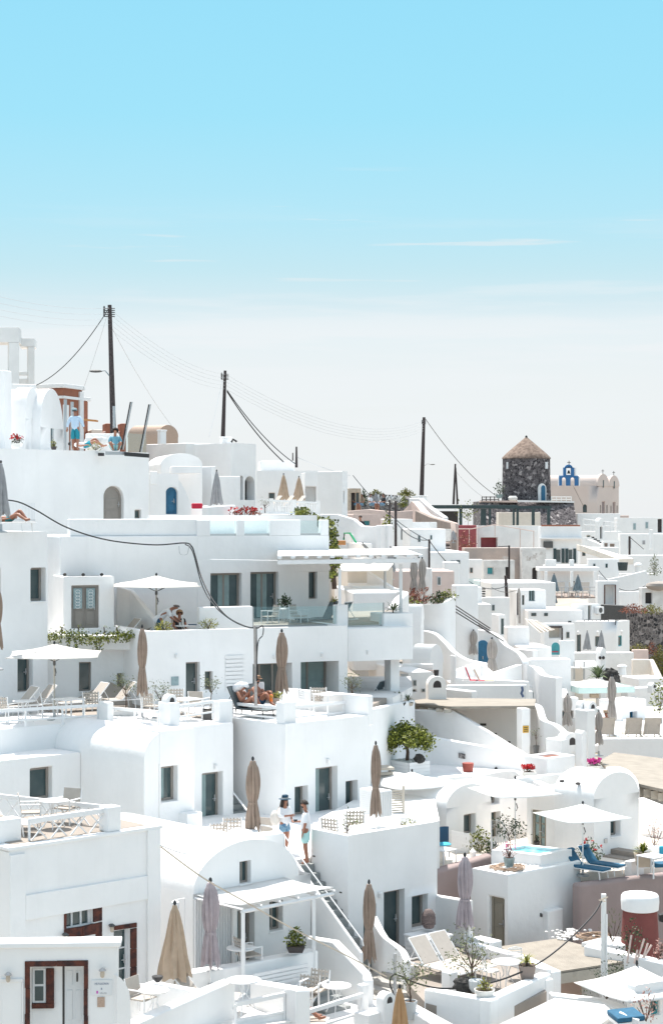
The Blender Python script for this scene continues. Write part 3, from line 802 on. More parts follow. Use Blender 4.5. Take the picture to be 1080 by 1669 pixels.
 if hair:
  hm,st=hair
  if st=='short':bl(cap(hc,.099,1.12,rz_=.108),'hair',hm)
  elif st=='curly':bl(cap(hc,.135,1.45,rz_=.14,jit=.12),'hair',hm)
  elif st=='long':
   b=cap(hc,.108,1.3,rz_=.12);bl(b,'hair',hm)
   b=MB()
   for s_ in(-1,1):
    b.tube([hc+sd*s_*.075+fd*.01,hc+sd*s_*.1-up*.16+fd*.02,hc+sd*s_*.11-up*.36+fd*.05],[.05,.05,.02],8)
   b.tube([hc-fd*.07,hc-fd*.1-up*.2,hc-fd*.09-up*.36],[.07,.075,.03],8);bl(b,'hair',hm)
  elif st=='bun':
   bl(cap(hc,.106,1.3,rz_=.118),'hair',hm)
  elif st=='towel':
   b=cap(hc+up*.01,.15,1.5,rz_=.16,jit=.05);bl(b,'towel',hm)
   b=MB();b.tube([hc-fd*.05+up*.05,hc-fd*.12-up*.12,hc-fd*.16-up*.3,hc-fd*.17-up*.38],[.12,.15,.14,.05],12);bl(b,'towel',hm)
 if beard:
  b=MB();b.ell(hd-up*.07+fd*.045,.06,.055,.05,8,6);bl(b,'beard',beard)
 if glasses:
  b=MB()
  for s_ in(-1,1):b.ell(hd+fd*.088+sd*s_*.036+up*.025,.03,.018,.022,8,5)
  b.tube([hd+fd*.085-sd*.06+up*.03,hd-sd*.088+up*.03],.006,4);b.tube([hd+fd*.085+sd*.06+up*.03,hd+sd*.088+up*.03],.006,4)
  bl(b,'sunglasses','black')
 else:
  b=MB()
  for s_ in(-1,1):b.ell(hd+fd*.082+sd*s_*.034+up*.022,.012,.008,.008,6,4)
  bl(b,'eyes','hairdark')
 if hat:
  kind,hm,band=hat;b=MB();hb=hd+up*.075
  def rg(r_,h_,f0=0):return[hb+sd*math.cos(a)*r_+fd*(math.sin(a)*r_+f0)+up*h_ for a in[2*math.pi*k/18 for k in range(18)]]
  def lo(rs):
   for i in range(len(rs)-1):
    b.add(rs[i]+rs[i+1],[(k,(k+1)%18,18+(k+1)%18,18+k)for k in range(18)])
   b.add(rs[-1],[tuple(range(18))])
  if kind=='brim':lo([rg(.2,-.015),rg(.12,0),rg(.108,.0),rg(.095,.11),rg(.06,.125)])
  elif kind=='cap':
   lo([rg(.112,-.03),rg(.112,.03),rg(.09,.07),rg(.04,.085)])
   b.obox(hb+fd*.09-sd*.07-up*.025,sd*.14,fd*.09-up*.01,up*.012)
  elif kind=='straw':lo([rg(.15,-.02),rg(.115,.0),rg(.11,.0),rg(.105,.10),rg(.05,.105)])
  bl(b,'hat',hm)
  if band:
   b=MB();b.v=rg(.112,.003)+rg(.109,.035);b.f=[(k,(k+1)%18,18+(k+1)%18,18+k)for k in range(18)];bl(b,'hat_band',band)
 if extra:extra(t,j,bl,fd,sd)
 return t
def arcwire(a,b,sag,n=16):
 a,b=V(a),V(b);return[a.lerp(b,i/n)-Z*sag*4*(i/n)*(1-i/n)for i in range(n+1)]
def wire(label,a,b,sag,r=.012,m='black',name='overhead_wire',cat='wire',group=None):
 return tag(MB().tube(arcwire(W(*a),W(*b),sag),r,5).build(name,m),label,cat,group)
def wires(label,a,b,sag,r,m,n,dz=.3,group=None,name='overhead_wires'):
 for k in range(n):
  A_,B_=W(*a)-Z*dz*k,W(*b)-Z*dz*k
  tag(MB().tube(arcwire(A_,B_,sag),r,4).build('overhead_wire',m),label[k],'wire',group)
def cable(label,pts,r=.02,m='black',name='cable',cat='cable',k=8):
 return tag(MB().tube(smooth_path([W(*p)for p in pts],k),r,6).build(name,m),label,cat)
def wall_lamp(f,px,py,label,group='wall lamps',s=1.0,m='metalwhite',kind='up'):
 u,z=f.uv(px,py);c=f.P(u,z)
 t=thing('wall_lamp',label,'wall lamp',c,group)
 p=lambda a,b,d:c+f.U*a*s+Z*b*s+f.N*d*s
 if kind=='up':
  MB().obox(p(-.05,-.09,0),f.U*.1*s,f.N*.02*s,Z*.18*s).build('bracket',m,t)
  b=MB();b.lathe([(.03*s,-.10*s),(.05*s,-.06*s),(.055*s,.05*s),(.03*s,.08*s)],10,p(0,0,.08));b.build('lamp_shade',m,t)
  MB().tube([p(0,0,.01),p(0,0,.08)],.015*s,5).build('arm',m,t)
 else:
  MB().tube([p(0,.05,0),p(0,.09,.08),p(0,.05,.14)],.014*s,5).build('arm','darkgrey',t)
  MB().lathe([(.02*s,.05*s),(.085*s,.0),(.075*s,-.02*s),(.03*s,-.03*s)],12,p(0,.06,.14)).build('lamp_shade','darkgrey' if kind=='dark' else 'metalgrey',t)
  MB().lathe([(.045*s,0),(.05*s,-.06*s),(.04*s,-.12*s),(.015*s,-.14*s)],10,p(0,.03,.14)).build('lamp_cage','potsand',t)
 return t
def chimney(px,py,Y,label,w=.5,h=.9,m='plaster',kind='arch',a=AD,group='chimneys'):
 """small white flue whose TOP is at the pixel"""
 c=W(px,py,Y)-Z*h;t=thing('chimney',label,'chimney',c,group);r_,l_=rd(a),ld(a)
 d=w*.7
 if kind=='arch':
  b=MB();o=c-r_*w/2-l_*d/2
  pts=[(0,0),(w,0),(w,h-w/2)]+[(w/2+w/2*math.cos(q),h-w/2+w/2*math.sin(q))for q in[math.pi*k/10 for k in range(1,10)]]+[(0,h-w/2)]
  b.prism([o+r_*x+Z*y for x,y in pts],l_*d);b.build('stack',m,t,bev=.03)
  b=MB();o2=o-l_*.004+r_*w*.28
  q2=[(0,h-w*.62),(w*.44,h-w*.62)]+[(w*.22+w*.22*math.cos(q),h-w*.5+w*.26*math.sin(q))for q in[math.pi*k/8 for k in range(0,9)]]
  b.poly(*[o2+r_*x+Z*y for x,y in q2]);b.build('opening','dark',t)
 elif kind=='box':
  b=MB();b.obox(c-r_*w/2-l_*d/2,r_*w,l_*d,Z*h);b.build('stack',m,t,bev=.03)
  b=MB();b.obox(c-r_*w*.6-l_*d*.6+Z*h*1.001,r_*w*1.2,l_*d*1.2,Z*.08);b.build('cap',m,t,bev=.02)
 else:
  b=MB();b.lathe([(w*.42,0),(w*.38,h*.75),(w*.5,h*.8),(w*.45,h*.9),(w*.2,h)],12,c);b.build('stack',m,t)
 return t
def railing(label,pts,h=.8,rails=2,m='metalwhite',bar=.05,post=1.6,name='railing',cat='railing',group=None,vertical=0,square=True,cross=False,topw=None):
 """posts and rails through top points (px, py, distance)"""
 P=[W(*p)for p in pts];t=thing(name,label,cat,V((P[0].x,P[0].y,P[0].z-h)),group)
 b=MB();q_=MB()
 for i in range(len(P)-1):
  A_,B_=P[i],P[i+1];d=(B_-A_);L=d.length;n_=max(1,round(L/post));dn=d.normalized();sd_=V((dn.y,-dn.x,0))
  hz=[0,-h*.52,-h*.93][:rails+1]if rails<3 else[-h*k/rails for k in range(rails)]
  if rails==2:hz=[0,-h*.58]
  if cross:hz=[0,-h*.93]
  for z in hz:
   w_=(topw or bar)if z==0 else bar
   b.obox(A_+Z*(z-w_)-sd_*w_/2,d,sd_*w_,Z*w_)
  for k in range(n_+1):
   p=A_+d*k/n_;b.obox(p-dn*bar/2-sd_*bar*.45-Z*h,dn*bar,sd_*bar*.9,Z*(h-bar*.6))
  if cross:
   m_=max(1,round(L/(h*.8)))
   for k in range(m_):
    p=A_+d*k/m_;q=A_+d*(k+1)/m_
    for(u_,v_)in((p,q),(q,p)):
     s0=u_-Z*bar;s1=v_-Z*h*.93;dd=s1-s0
     q_.obox(s0-sd_*bar*.25-dd.normalized().cross(sd_)*bar*.3,dd,sd_*bar*.5,dd.normalized().cross(sd_)*bar*.6)
  if vertical:
   m_=int(L/vertical)
   for k in range(m_+1):
    p=A_+d*k/m_;q_.tube([p-Z*h*.9,p-Z*.03],bar*.25,4)
 b.build('frame',m,t)
 if q_.v:q_.build('infill',m,t)
 return t
def steps(label,C,dirv,side,n,rise,tread,width,m='greystep',name='staircase',cat='stairs',base=2.0,down=True,bev=.01,group=None):
 """n steps; C world point of the top step's near edge start; dirv horizontal unit descending direction; side unit across"""
 t=thing(name,label,cat,C,group)
 for k in range(n):
  b=MB();p=C+dirv*tread*k-Z*rise*(k+1)
  b.obox(p-Z*base,dirv*(tread+.0),side*width,Z*(base));b.build('step',m,t,bev=bev)
 return t
def acunit(f,px,py,label,s=.8,m='metalwhite'):
 u,z=f.uv(px,py);c=f.P(u,z);t=thing('air_conditioner',label,'air conditioner',c)
 MB().obox(c-f.U*s/2+f.N*.08,f.U*s,f.N*.3,Z*s*.7).build('case',m,t,bev=.02)
 b=MB();cc=c+f.N*.383+Z*s*.35
 pts=[cc+f.U*math.cos(a)*s*.27+Z*math.sin(a)*s*.27 for a in[2*math.pi*k/16 for k in range(16)]];b.poly(*pts);b.build('fan_grille','darkgrey',t)
 MB().tube([c+f.N*.06-f.U*s*.3-Z*.03,c+f.N*.34-f.U*s*.3-Z*.03],.015,4).build('bracket','metalgrey',t)
 return t
def glassrail(label,a,b,h=1.0,name='glass_balustrade',group='glass balustrades',post=True):
 """glass sheet with top edge between two pixel points"""
 A_,B_=W(*a),W(*b);t=thing(name,label,'balustrade',V((A_.x,A_.y,A_.z-h)),group);d=B_-A_;sd_=V((d.y,-d.x,0)).normalized()
 MB().obox(A_-Z*h-sd_*.006,d,sd_*.012,Z*h).build('glass_panel','balglass',t,smooth=0)
 MB().obox(A_-Z*(h+.03)-sd_*.03,d,sd_*.06,Z*.09).build('rail_shoe','metalgrey',t)
 if post:
  for p in(A_,B_):MB().obox(p-Z*h-sd_*.025-d.normalized()*.02,d.normalized()*.04,sd_*.05,Z*h).build('post','metalgrey',t)
 return t
cam=bpy.data.cameras.new('camera');co=bpy.data.objects.new('camera',cam);COL.objects.link(co)
cam.sensor_fit='VERTICAL';cam.sensor_height=36;cam.sensor_width=24
cam.lens=36*F/1669;co.location=(0,0,0);co.rotation_euler=(R(90),0,0);cam.clip_end=60000;cam.clip_start=.5
scn.camera=co
SUN_EL,SUN_AZ=66.0,-22.0
world=bpy.data.worlds.new('World');scn.world=world;world.use_nodes=True
n,l=world.node_tree.nodes,world.node_tree.links
bg=n['Background'];bg.inputs[1].default_value=1.0
sky=n.new('ShaderNodeTexSky');sky.sky_type='NISHITA';sky.sun_disc=False
sky.sun_elevation=R(SUN_EL);sky.sun_rotation=R(SUN_AZ);sky.air_density=1.2;sky.dust_density=.6
tc=n.new('ShaderNodeTexCoord');sp=n.new('ShaderNodeSeparateXYZ');l.new(tc.outputs['Generated'],sp.inputs[0])
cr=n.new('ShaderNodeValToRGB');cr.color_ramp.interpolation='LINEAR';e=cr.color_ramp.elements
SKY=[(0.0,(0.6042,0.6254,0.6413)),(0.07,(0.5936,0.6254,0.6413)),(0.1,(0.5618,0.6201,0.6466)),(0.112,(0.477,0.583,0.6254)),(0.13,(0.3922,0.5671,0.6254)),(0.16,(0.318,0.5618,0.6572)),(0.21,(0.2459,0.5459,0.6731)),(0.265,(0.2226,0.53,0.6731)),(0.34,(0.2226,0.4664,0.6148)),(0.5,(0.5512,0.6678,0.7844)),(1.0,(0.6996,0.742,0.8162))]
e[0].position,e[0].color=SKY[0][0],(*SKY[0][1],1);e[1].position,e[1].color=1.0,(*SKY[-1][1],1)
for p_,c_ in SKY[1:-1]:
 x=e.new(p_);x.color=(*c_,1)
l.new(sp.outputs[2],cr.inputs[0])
mp=n.new('ShaderNodeMapping');mp.inputs['Scale'].default_value=(3.0,3.0,42);mp.inputs['Rotation'].default_value=(0,R(3),0)
l.new(tc.outputs['Generated'],mp.inputs[0])
nz=n.new('ShaderNodeTexNoise');nz.inputs['Scale'].default_value=1.6;nz.inputs['Detail'].default_value=7;nz.inputs['Roughness'].default_value=.55
l.new(mp.outputs[0],nz.inputs['Vector'])
c1=n.new('ShaderNodeMapRange');c1.inputs[1].default_value=.50;c1.inputs[2].default_value=.60;l.new(nz.outputs['Fac'],c1.inputs[0])
bd=n.new('ShaderNodeValToRGB');be=bd.color_ramp.elements;be[0].position=.0;be[0].color=(.9,.9,.9,1);be[1].position=.17;be[1].color=(0,0,0,1)
x=be.new(.092);x.color=(.9,.9,.9,1);x=be.new(.104);x.color=(.45,.45,.45,1);x=be.new(.13);x.color=(.25,.25,.25,1)
l.new(sp.outputs[2],bd.inputs[0])
mu=n.new('ShaderNodeMath');mu.operation='MULTIPLY';l.new(c1.outputs[0],mu.inputs[0]);l.new(bd.outputs[0],mu.inputs[1])
cm=n.new('ShaderNodeMix');cm.data_type='RGBA';cm.inputs['B'].default_value=(.60,.63,.65,1)
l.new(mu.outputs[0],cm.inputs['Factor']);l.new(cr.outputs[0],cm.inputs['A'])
sc_=n.new('ShaderNodeMix');sc_.data_type='RGBA';sc_.blend_type='MULTIPLY';sc_.inputs['Factor'].default_value=1
l.new(sky.outputs[0],sc_.inputs['A']);sc_.inputs['B'].default_value=(.045,.045,.045,1)
fm_=n.new('ShaderNodeMix');fm_.data_type='RGBA';fm_.inputs['Factor'].default_value=.12
m2=n.new('ShaderNodeMapping');m2.inputs['Scale'].default_value=(9,9,190);m2.inputs['Rotation'].default_value=(0,R(-3.5),0);m2.inputs['Location'].default_value=(1.3,0,4);l.new(tc.outputs['Generated'],m2.inputs[0])
n2=n.new('ShaderNodeTexNoise');n2.inputs['Scale'].default_value=1.1;n2.inputs['Detail'].default_value=6;l.new(m2.outputs[0],n2.inputs['Vector'])
c2_=n.new('ShaderNodeMapRange');c2_.inputs[1].default_value=.655;c2_.inputs[2].default_value=.74;l.new(n2.outputs['Fac'],c2_.inputs[0])
b2=n.new('ShaderNodeValToRGB');e2=b2.color_ramp.elements;e2[0].position=.10;e2[0].color=(0,0,0,1);e2[1].position=.19;e2[1].color=(0,0,0,1);x=e2.new(.125);x.color=(.6,.6,.6,1);x=e2.new(.155);x.color=(.6,.6,.6,1)
l.new(sp.outputs[2],b2.inputs[0]);u2=n.new('ShaderNodeMath');u2.operation='MULTIPLY';l.new(c2_.outputs[0],u2.inputs[0]);l.new(b2.outputs[0],u2.inputs[1])
cm2=n.new('ShaderNodeMix');cm2.data_type='RGBA';cm2.inputs['B'].default_value=(.55,.60,.62,1);l.new(u2.outputs[0],cm2.inputs['Factor']);l.new(cm.outputs['Result'],cm2.inputs['A'])
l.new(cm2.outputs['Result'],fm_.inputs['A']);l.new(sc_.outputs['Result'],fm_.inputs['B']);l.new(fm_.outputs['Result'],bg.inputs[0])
sl=bpy.data.lights.new('sun','SUN');so=bpy.data.objects.new('sun',sl);COL.objects.link(so)
sl.energy=5.0;sl.angle=R(.5);sl.color=(1.0,.95,.885)
d=V((math.sin(R(SUN_AZ))*math.cos(R(SUN_EL)),math.cos(R(SUN_AZ))*math.cos(R(SUN_EL)),math.sin(R(SUN_EL))))
so.rotation_euler=d.to_track_quat('Z','Y').to_euler();so.location=(0,60,60)
scn.view_settings.view_transform='Standard';scn.view_settings.look='None';scn.view_settings.exposure=0.61;scn.view_settings.gamma=1
scn.render.engine='CYCLES'
scn.cycles.diffuse_bounces=6;scn.cycles.max_bounces=10;scn.cycles.transparent_max_bounces=12
def onfloor(px,py,z):
 """pixel on a floor of height z -> (px, py, distance)"""
 return(px,py,z*F/(CY-py))
def atz(px,Y,z):return(px,CY-z*F/Y,Y)
A=house('entrance_building','low white entrance building with brown stone doorway and two domed lamps',(-60,1546,40),L=.45,xr=192,h=6,a=3,cornice=(.11,.07),right=[('void',49,1575,137,1760,dict(d=.5))])
f=A['fr'];rt=A['root']
def pbar(f,parent,name,m,x0,y0,x1,y1,d0=-.03,d1=0,bev=.01,label=None):
 u0,z1=f.uv(x0,y0);u1,z0=f.uv(x1,y1);b=MB();fbar(b,f,u0,u1,z0,z1,d0,d1);return b.build(name,m,parent,bev=bev,label=label)
for i,(x0,y0,x1,y1)in enumerate([(41,1568,49,1610),(42,1610.3,49.2,1652),(41,1652.3,49,1700),(41,1566.6,92,1574.8),(92.3,1565.6,144,1574.2),(137,1574.6,144,1612),(136.7,1612.3,143.4,1655),(137,1655.3,144,1700)]):
 pbar(f,rt,'stone_surround','redstone',x0,y0,x1,y1,-.03,.06)
g=Face(f.P(0,0,.5),f.U)
w_=pbar(g,rt,'window','whiteshut',54,1577,76,1633,-.09,-.05)
pbar(g,w_,'pane','glassdark',58,1580,72,1602,-.10,-.091,0);pbar(g,w_,'pane','glassdark',58,1606,72,1629,-.10,-.091,0)
pbar(g,rt,'stone_surround','redstone',76.3,1577,89,1640,-.12,-.02);pbar(g,rt,'stone_surround','redstone',53,1633.5,89.2,1641,-.14,-.0)
pbar(g,rt,'door_jamb','dark',102.5,1574,106,1700,-.06,-.0)
dr=pbar(g,rt,'door','whiteshut',106.2,1574,136,1700,-.07,-.02)
for(x0,y0,x1,y1)in((109,1580,119,1604),(109,1612,119,1660),(124,1580,133,1604),(124,1612,133,1660)):pbar(g,dr,'door_panel','whiteshut',x0,y0,x1,y1,-.085,-.071,.008)
pbar(g,dr,'handle','bronze',125.5,1584,128,1598,-.11,-.088,.004)
wall_lamp(f,15,1590,'domed bulkhead lamp on the entrance building left of the brown stone doorway',kind='cage')
wall_lamp(f,168,1583,'domed bulkhead lamp above the small name plate on the entrance building',kind='cage')
gt=pbar(f,rt,'gate_panel','plaster',4,1600,36,1720,-.02,.01)
pbar(f,rt,'gate_frame','metalwhite',2,1595,38,1600,-.05,0);pbar(f,rt,'gate_frame','metalwhite',36.2,1600.3,39,1720,-.05,0)
sg=pbar(f,None,'name_plate','whiteshut',149,1597,183,1622,-.02,-.003,.004)
tag(sg,'small white name plate with faint lettering and a pink mark below the lamp','sign')
def text(s,f,px,py,size,m,parent,nm='lettering',d=-.024):
 cu=bpy.data.curves.new(nm,'FONT');cu.body=s;cu.size=size;cu.align_x='CENTER';cu.extrude=.001
 cu.materials.append(MATS[m]);tmp=bpy.data.objects.new('tmp',cu);COL.objects.link(tmp);me=bpy.data.meshes.new_from_object(tmp);bpy.data.objects.remove(tmp);o=bpy.data.objects.new(nm,me);COL.objects.link(o);o.parent=parent
 u,z=f.uv(px,py);p=f.P(u,z,d);o.location=p-parent_off(parent);o.rotation_euler=(R(90),0,math.atan2(f.U.y,f.U.x));return o
text('\u03a7\u0395\u039b\u0399\u0394\u039f\u039d\u0399\u0391',f,166,1604.5,.058,'ink',sg);text('&',f,166,1612.5,.06,'ink',sg);text('VILLAS',f,168.5,1619.5,.05,'greyfab',sg)
pbar(f,sg,'pink_mark','inkpink',157.5,1614.5,160.3,1619,-.026,-.0205,.002)
tag(pbar(f,None,'wall_tile','tile',159,1625,171,1641,-.02,-.003,.004),'small terracotta coloured tile on the wall under the name plate','tile')
wall('garden_wall','curved low white wall sweeping down beside the entrance building',[(191,1590,40.1),(199,1596,40.2),(207,1608,40.3),(212,1624,40.4),(214,1680,40.5)],t=.5,h=3,curve=True)
B=house('terrace_house','white house with brown stone window surrounds under a terrace with X pattern railing',(15,1387,44),L=3.4,xr=260,h=7,cornice=(.09,.06),right=[('win',108,1480,152,1513,dict(frame='whiteshut',mull=2,t=.06,d=.2,sill=False)),('door',187,1513,213,1615,dict(frame='whiteshut',bars=2,t=.07,d=.2))])
f=B['fr'];rt=B['root']
zt=B['zt']
def fpoly(f,parent,name,m,pts,d0,d1,bev=.01):
 P=[f.P(*f.uv(*p),d1)for p in pts];b=MB();b.prism(P,f.N*(d1-d0));return b.build(name,m,parent,bev=bev)
fpoly(f,rt,'wall_band','plaster',[(15,1394),(40,1390),(40,1700),(15,1700)],-.07,0)
fpoly(f,rt,'wall_band','plaster',[(239,1353),(259.5,1350),(259.5,1650),(239,1650)],-.07,0)
fpoly(f,rt,'wall_band','plaster',[(40.3,1459),(238.7,1427),(238.7,1465),(40.3,1500)],-.07,0)
for pts in([(104.5,1490),(108,1489.5),(108,1513),(104.5,1514)],[(152.5,1475),(166,1473),(166,1500),(152.5,1503)],[(104.5,1514.5),(134,1510),(134,1526),(104.5,1531)],[(134.4,1510),(166,1502),(166,1520),(134.4,1526)],[(156,1521),(166,1520),(166,1535),(156,1536)],[(180,1510),(222.5,1503.5),(222.5,1511),(180,1517)],[(213.4,1514),(222.5,1512),(222.5,1545),(213.4,1546)],[(213.4,1546.4),(222.5,1545.4),(222.5,1575),(213.4,1577)],[(213.4,1577.4),(222.5,1575.4),(222.5,1612),(213.4,1614)],[(76,1535),(88,1531),(88,1545),(76,1549)]):
 fpoly(f,rt,'stone_surround','redstone',pts,-.03,.05)
wall_lamp(f,102,1526,'dark wall lantern between the brown stone window and the flat cap below',kind='dark');wall_lamp(f,177.5,1511,'dark wall lantern beside the tall brown stone door',kind='dark')
zf=zt+.09
fl_=MB();fl_.prism([B['p0']+Z*zf+B['r']*.25+B['l']*.2,B['pr']+Z*zf-B['r']*.25+B['l']*.2,B['pb']+Z*zf-B['r']*.25,B['pl']+Z*zf+B['r']*.25],.015);fl_.build('floor','screed',rt)
def pill(name,label,C,w,d,zb,parent=None):
 return block(name,label,C,L=d,Rr=w,zb=zb,parent=parent)
pill('terrace_pillar','square white terrace pillar at the left end of the X railing',(-30,1341,44.1),1.15,.4,zf)
pill('terrace_pillar','square white terrace pillar at the right end of the X railing',(176,1316,46),.42,.4,zf)
railing('white wooden railing with X pattern along the front of the terrace',[(48,1334,44.8),(175,1316,46.25)],h=.66,m='metalwhite',bar=.05,post=3,cross=True,group='X pattern railings',topw=.12)
railing('white X pattern railing closing the back of the small terrace',[(-20,1292,48.6),(178,1313,46.7)],h=.66,m='metalwhite',bar=.045,post=3,cross=True,group='X pattern railings',topw=.1)
P_lounge=mk_lounger();P_lounge_l=mk_lounger(ang=30);P_arm=mk_armchair();P_armb=mk_armchair('mesh_armchair','metalwhite','mesh_beige',weave=False)
P_rt=mk_table();P_rtp=mk_table('bistro_table','metalwhite',.36,.70,'striped');P_sq=mk_sqtable();P_bis=mk_bistro()
P_ct=mk_closed();P_cb=mk_closed('closed_parasol','beigefab',2.7,1.75,.24,.36,0,'palewood',8);P_cl=mk_closed('closed_parasol','lilacfab');P_co=mk_closed('closed_parasol','offfab')
P_cg=mk_closed('closed_parasol','greyfab',2.5,1.8,.2,.3,0);P_cs=mk_closed('closed_parasol','slatefab',2.5,1.7,.26,.42,0,folds=8);P_cp=mk_closed('closed_parasol','peachfab',2.6,1.9,.2,.3,0,'palewood',7)
P_ow=mk_open();P_oc=mk_open('open_parasol','canvas',3.0,2.65,.36,'palewood')
def onz(p,px,py,z,label,group=None,rz=0,scale=None,name=None):
 x=onfloor(px,py,z);return put(p,*x,label,group,rz,scale,name)
def ony(p,px,Y,z,label,group=None,rz=0,scale=None,name=None):return put(p,*atz(px,Y,z),label,group,rz,scale,name)
ony(P_rt,88,46.6,zf,'round table on the small terrace inside the X pattern railing',rz=10)
ony(P_armb,108,47.3,zf,'mesh armchair with tall back behind the table on the X railed terrace','armchairs',rz=-25)
ony(P_armb,50,46.6,zf,'mesh armchair left of the table on the X railed terrace','armchairs',rz=100)
ony(P_lounge_l,8,46.0,zf,'beige lounger just inside the left pillar of the X railed terrace','sun loungers',rz=60)
C_=house('barrel_house','white barrel vaulted house with small gable window and white fabric awning',(315,1458,48),L=6,xr=506,h=6,vault=dict(ax='r',rise=1.2,pw=1.0,x1=487,ops=[('win',390.5,1403,409,1440,dict(d=.22,mull=1,t=.05))]),top='none',right=[('door',384,1482,415,1578,dict(d=.3,mull=1,curtain='l')),('win',439,1468,461,1517,dict(d=.25,mull=1,sill=True))])
f=C_['fr'];rt=C_['root']
sc=MB();u0=f.uv(314,1500)[0];u1=f.uv(372,1500)[0];k=22
for i in range(k):
 u=u0+(u1-u0)*i/k;fbar(sc,f,u,u+(u1-u0)/k*.62,C_['zt']-2.3,C_['zt']-.12,-.12,-.02)
fbar(sc,f,u0,u1,C_['zt']-2.3,C_['zt']-.13,-.06,-.021)
tag(sc.build('slatted_screen','whiteshut',None),'white screen of upright slats left of the door under the awning','screen')
fpoly(f,rt,'pilaster','plaster',[(373,1480),(379,1479),(379,1600),(373,1601)],-.2,0)
aw=thing('fabric_awning','white fabric awning on slim posts over the vaulted house door','awning',W(430,1450,49)-Z*2.2)
mb=MB();zz=-9.93
c4=[W(318,1457.5,48),W(462,1429,50.2),W(543,1445.5,48.7),W(393,1475,46.6)]
G=8;vs=[]
for i in range(G+1):
 for j in range(G+1):
  p=c4[0].lerp(c4[1],i/G).lerp(c4[3].lerp(c4[2],i/G),j/G);vs.append(p-Z*.05*math.sin(math.pi*j/G)*(1+.3*math.sin(i*1.7)))
mb.add(vs,[(i*(G+1)+j,i*(G+1)+j+1,(i+1)*(G+1)+j+1,(i+1)*(G+1)+j)for i in range(G)for j in range(G)]);o=mb.build('canopy','canvasw',aw);md=o.modifiers.new('s','SOLIDIFY');md.thickness=.015
for i in range(6):
 a_=c4[0].lerp(c4[1],i/5.0);b_=c4[3].lerp(c4[2],i/5.0)+(c4[3]-c4[0])*.04
 MB().tube([a_-Z*.1,b_-Z*.1],.035,4).build('beam','metalwhite',aw)
MB().tube([c4[3]-Z*.18,c4[2]-Z*.18],.05,4).build('beam','metalwhite',aw)
for p in(c4[2].lerp(c4[3],.22),c4[3].lerp(c4[2],.02)):MB().obox(p-Z*2.4-V((.05,.05,0)),(.1,0,0),(0,.1,0),Z*2.2).build('post','metalwhite',aw,bev=.01)
pillw=wall('parapet_wall','thick white parapet wall with bench slats in front of the vaulted house',[(398,1572,46.8),(519,1549,48.3)],t=.4,h=1.6)
mb=MB()
for k in range(4):
 a_=W(412,1592+k*6.5,46.65);b_=W(500,1574+k*6.5,47.7);d_=b_-a_;s_=V((d_.y,-d_.x,0)).normalized();mb.obox(a_,d_,s_*.06,Z*.07)
tag(mb.build('slatted_bench_back','metalwhite'),'white horizontal slats of the bench fixed to the parapet wall','bench')
wall('parapet_wall','low white wall below the slatted screen of the vaulted house',[(300,1588,46.6),(398,1574,46.75)],t=.5,h=1.6)
bush(482,1551,47.7,'bushy green shrub in dark trough on the parapet under the awning',w=.55,h=.42,n=330,leafm='leafbright',pot=(.24,.16,'dark','square'),lf=.09,name='potted_shrub')
onz(P_arm,405,1582,-11.8,'woven white armchair by the vaulted house door under the awning','armchairs',rz=120)
onz(P_rt,393,1590,-11.9,'small round table by the vaulted house door',rz=0)
onz(P_arm,512,1640,-12.55,'woven armchair on the lower terrace right of the parapet bench','armchairs',rz=-30)
onz(P_arm,498,1650,-12.7,'woven armchair nearest the lower terrace railing','armchairs',rz=-20)
onz(P_rt,548,1652,-12.7,'small round white table on the lowest terrace by the curved steps',rz=0)
t=thing('hook_lamp','thin white bracket lamp reaching over the beige parasol','lamp',W(300,1540,47.5))
MB().tube([W(301,1545,47.9),W(301,1464,47.9),W(286,1467,47.0)],.018,6).build('pole','metalwhite',t);MB().lathe([(.03,.05),(.1,0),(.1,-.16),(.04,-.2)],10,W(286,1470,47)).build('lamp_shade','metalwhite',t)
ony(P_cb,285,45.6,W(0,1650,45.6).z,'beige closed parasol with flared skirt beside the vaulted house','closed parasols')
ony(P_cl,343,46.6,-12.25,'lilac grey closed parasol tied low in front of the slatted screen','closed parasols',scale=1.08)
wall('parapet_wall','long white sloping parapet wall along the bottom left terrace',[(200,1679,41.8),(352,1611,44.2),(384,1598,44.8)],t=.38,h=2.2)
wall('parapet_wall','white wall behind the round tables on the bottom left terrace',[(212,1616,43.5),(255,1602,44.8),(330,1618,44.3)],t=.3,h=1.3)
wall('parapet_wall','white wall end right of the bottom terrace railing',[(407,1600,45.8),(481,1612,44.3),(482,1614,44.0)],t=.35,h=2.6)
railing('white flat bar railing on the bottom terrace between two wall ends',[(384,1634,44.0),(463,1617,44.6)],h=.75,rails=2,bar=.06,topw=.1,group='white bar railings')
wall('parapet_wall','white base wall carrying the bottom terrace railing',[(384,1665,44.0),(463,1650,44.6)],t=.25,h=1.5)
onz(P_rtp,251,1662,-11.9,'round bistro table with striped top beside the entrance building',rz=0)
onz(P_armb,232,1655,-11.9,'pale mesh armchair by the striped bistro table','armchairs',rz=60)
onz(P_rt,397,1650,-12.1,'round white table behind the bottom terrace railing',rz=0,scale=1.1)
onz(P_lounge,330,1640,-12.2,'lounger with pale cushion beyond the beige closed parasol','sun loungers',rz=70)
t=thing('flower_bowl','small black bowl on the wall left of the beige parasol','bowl',W(257,1601,44.5));b=MB();b.lathe([(.04,0),(.13,.1),(.14,.15),(.1,.15),(.01,.12)],12,W(257,1601,44.5));b.build('bowl','black',t)
ZD=-9.9;ZL=-12.5;ZT=-6.9;ZU=-4.9;ZU2=-4.22
wall('parapet_wall','white parapet on top of the vaulted house front below the brown closed parasol',[(391,1366,50.7),(464,1357,51.6)],t=.5,zb=-11.2)
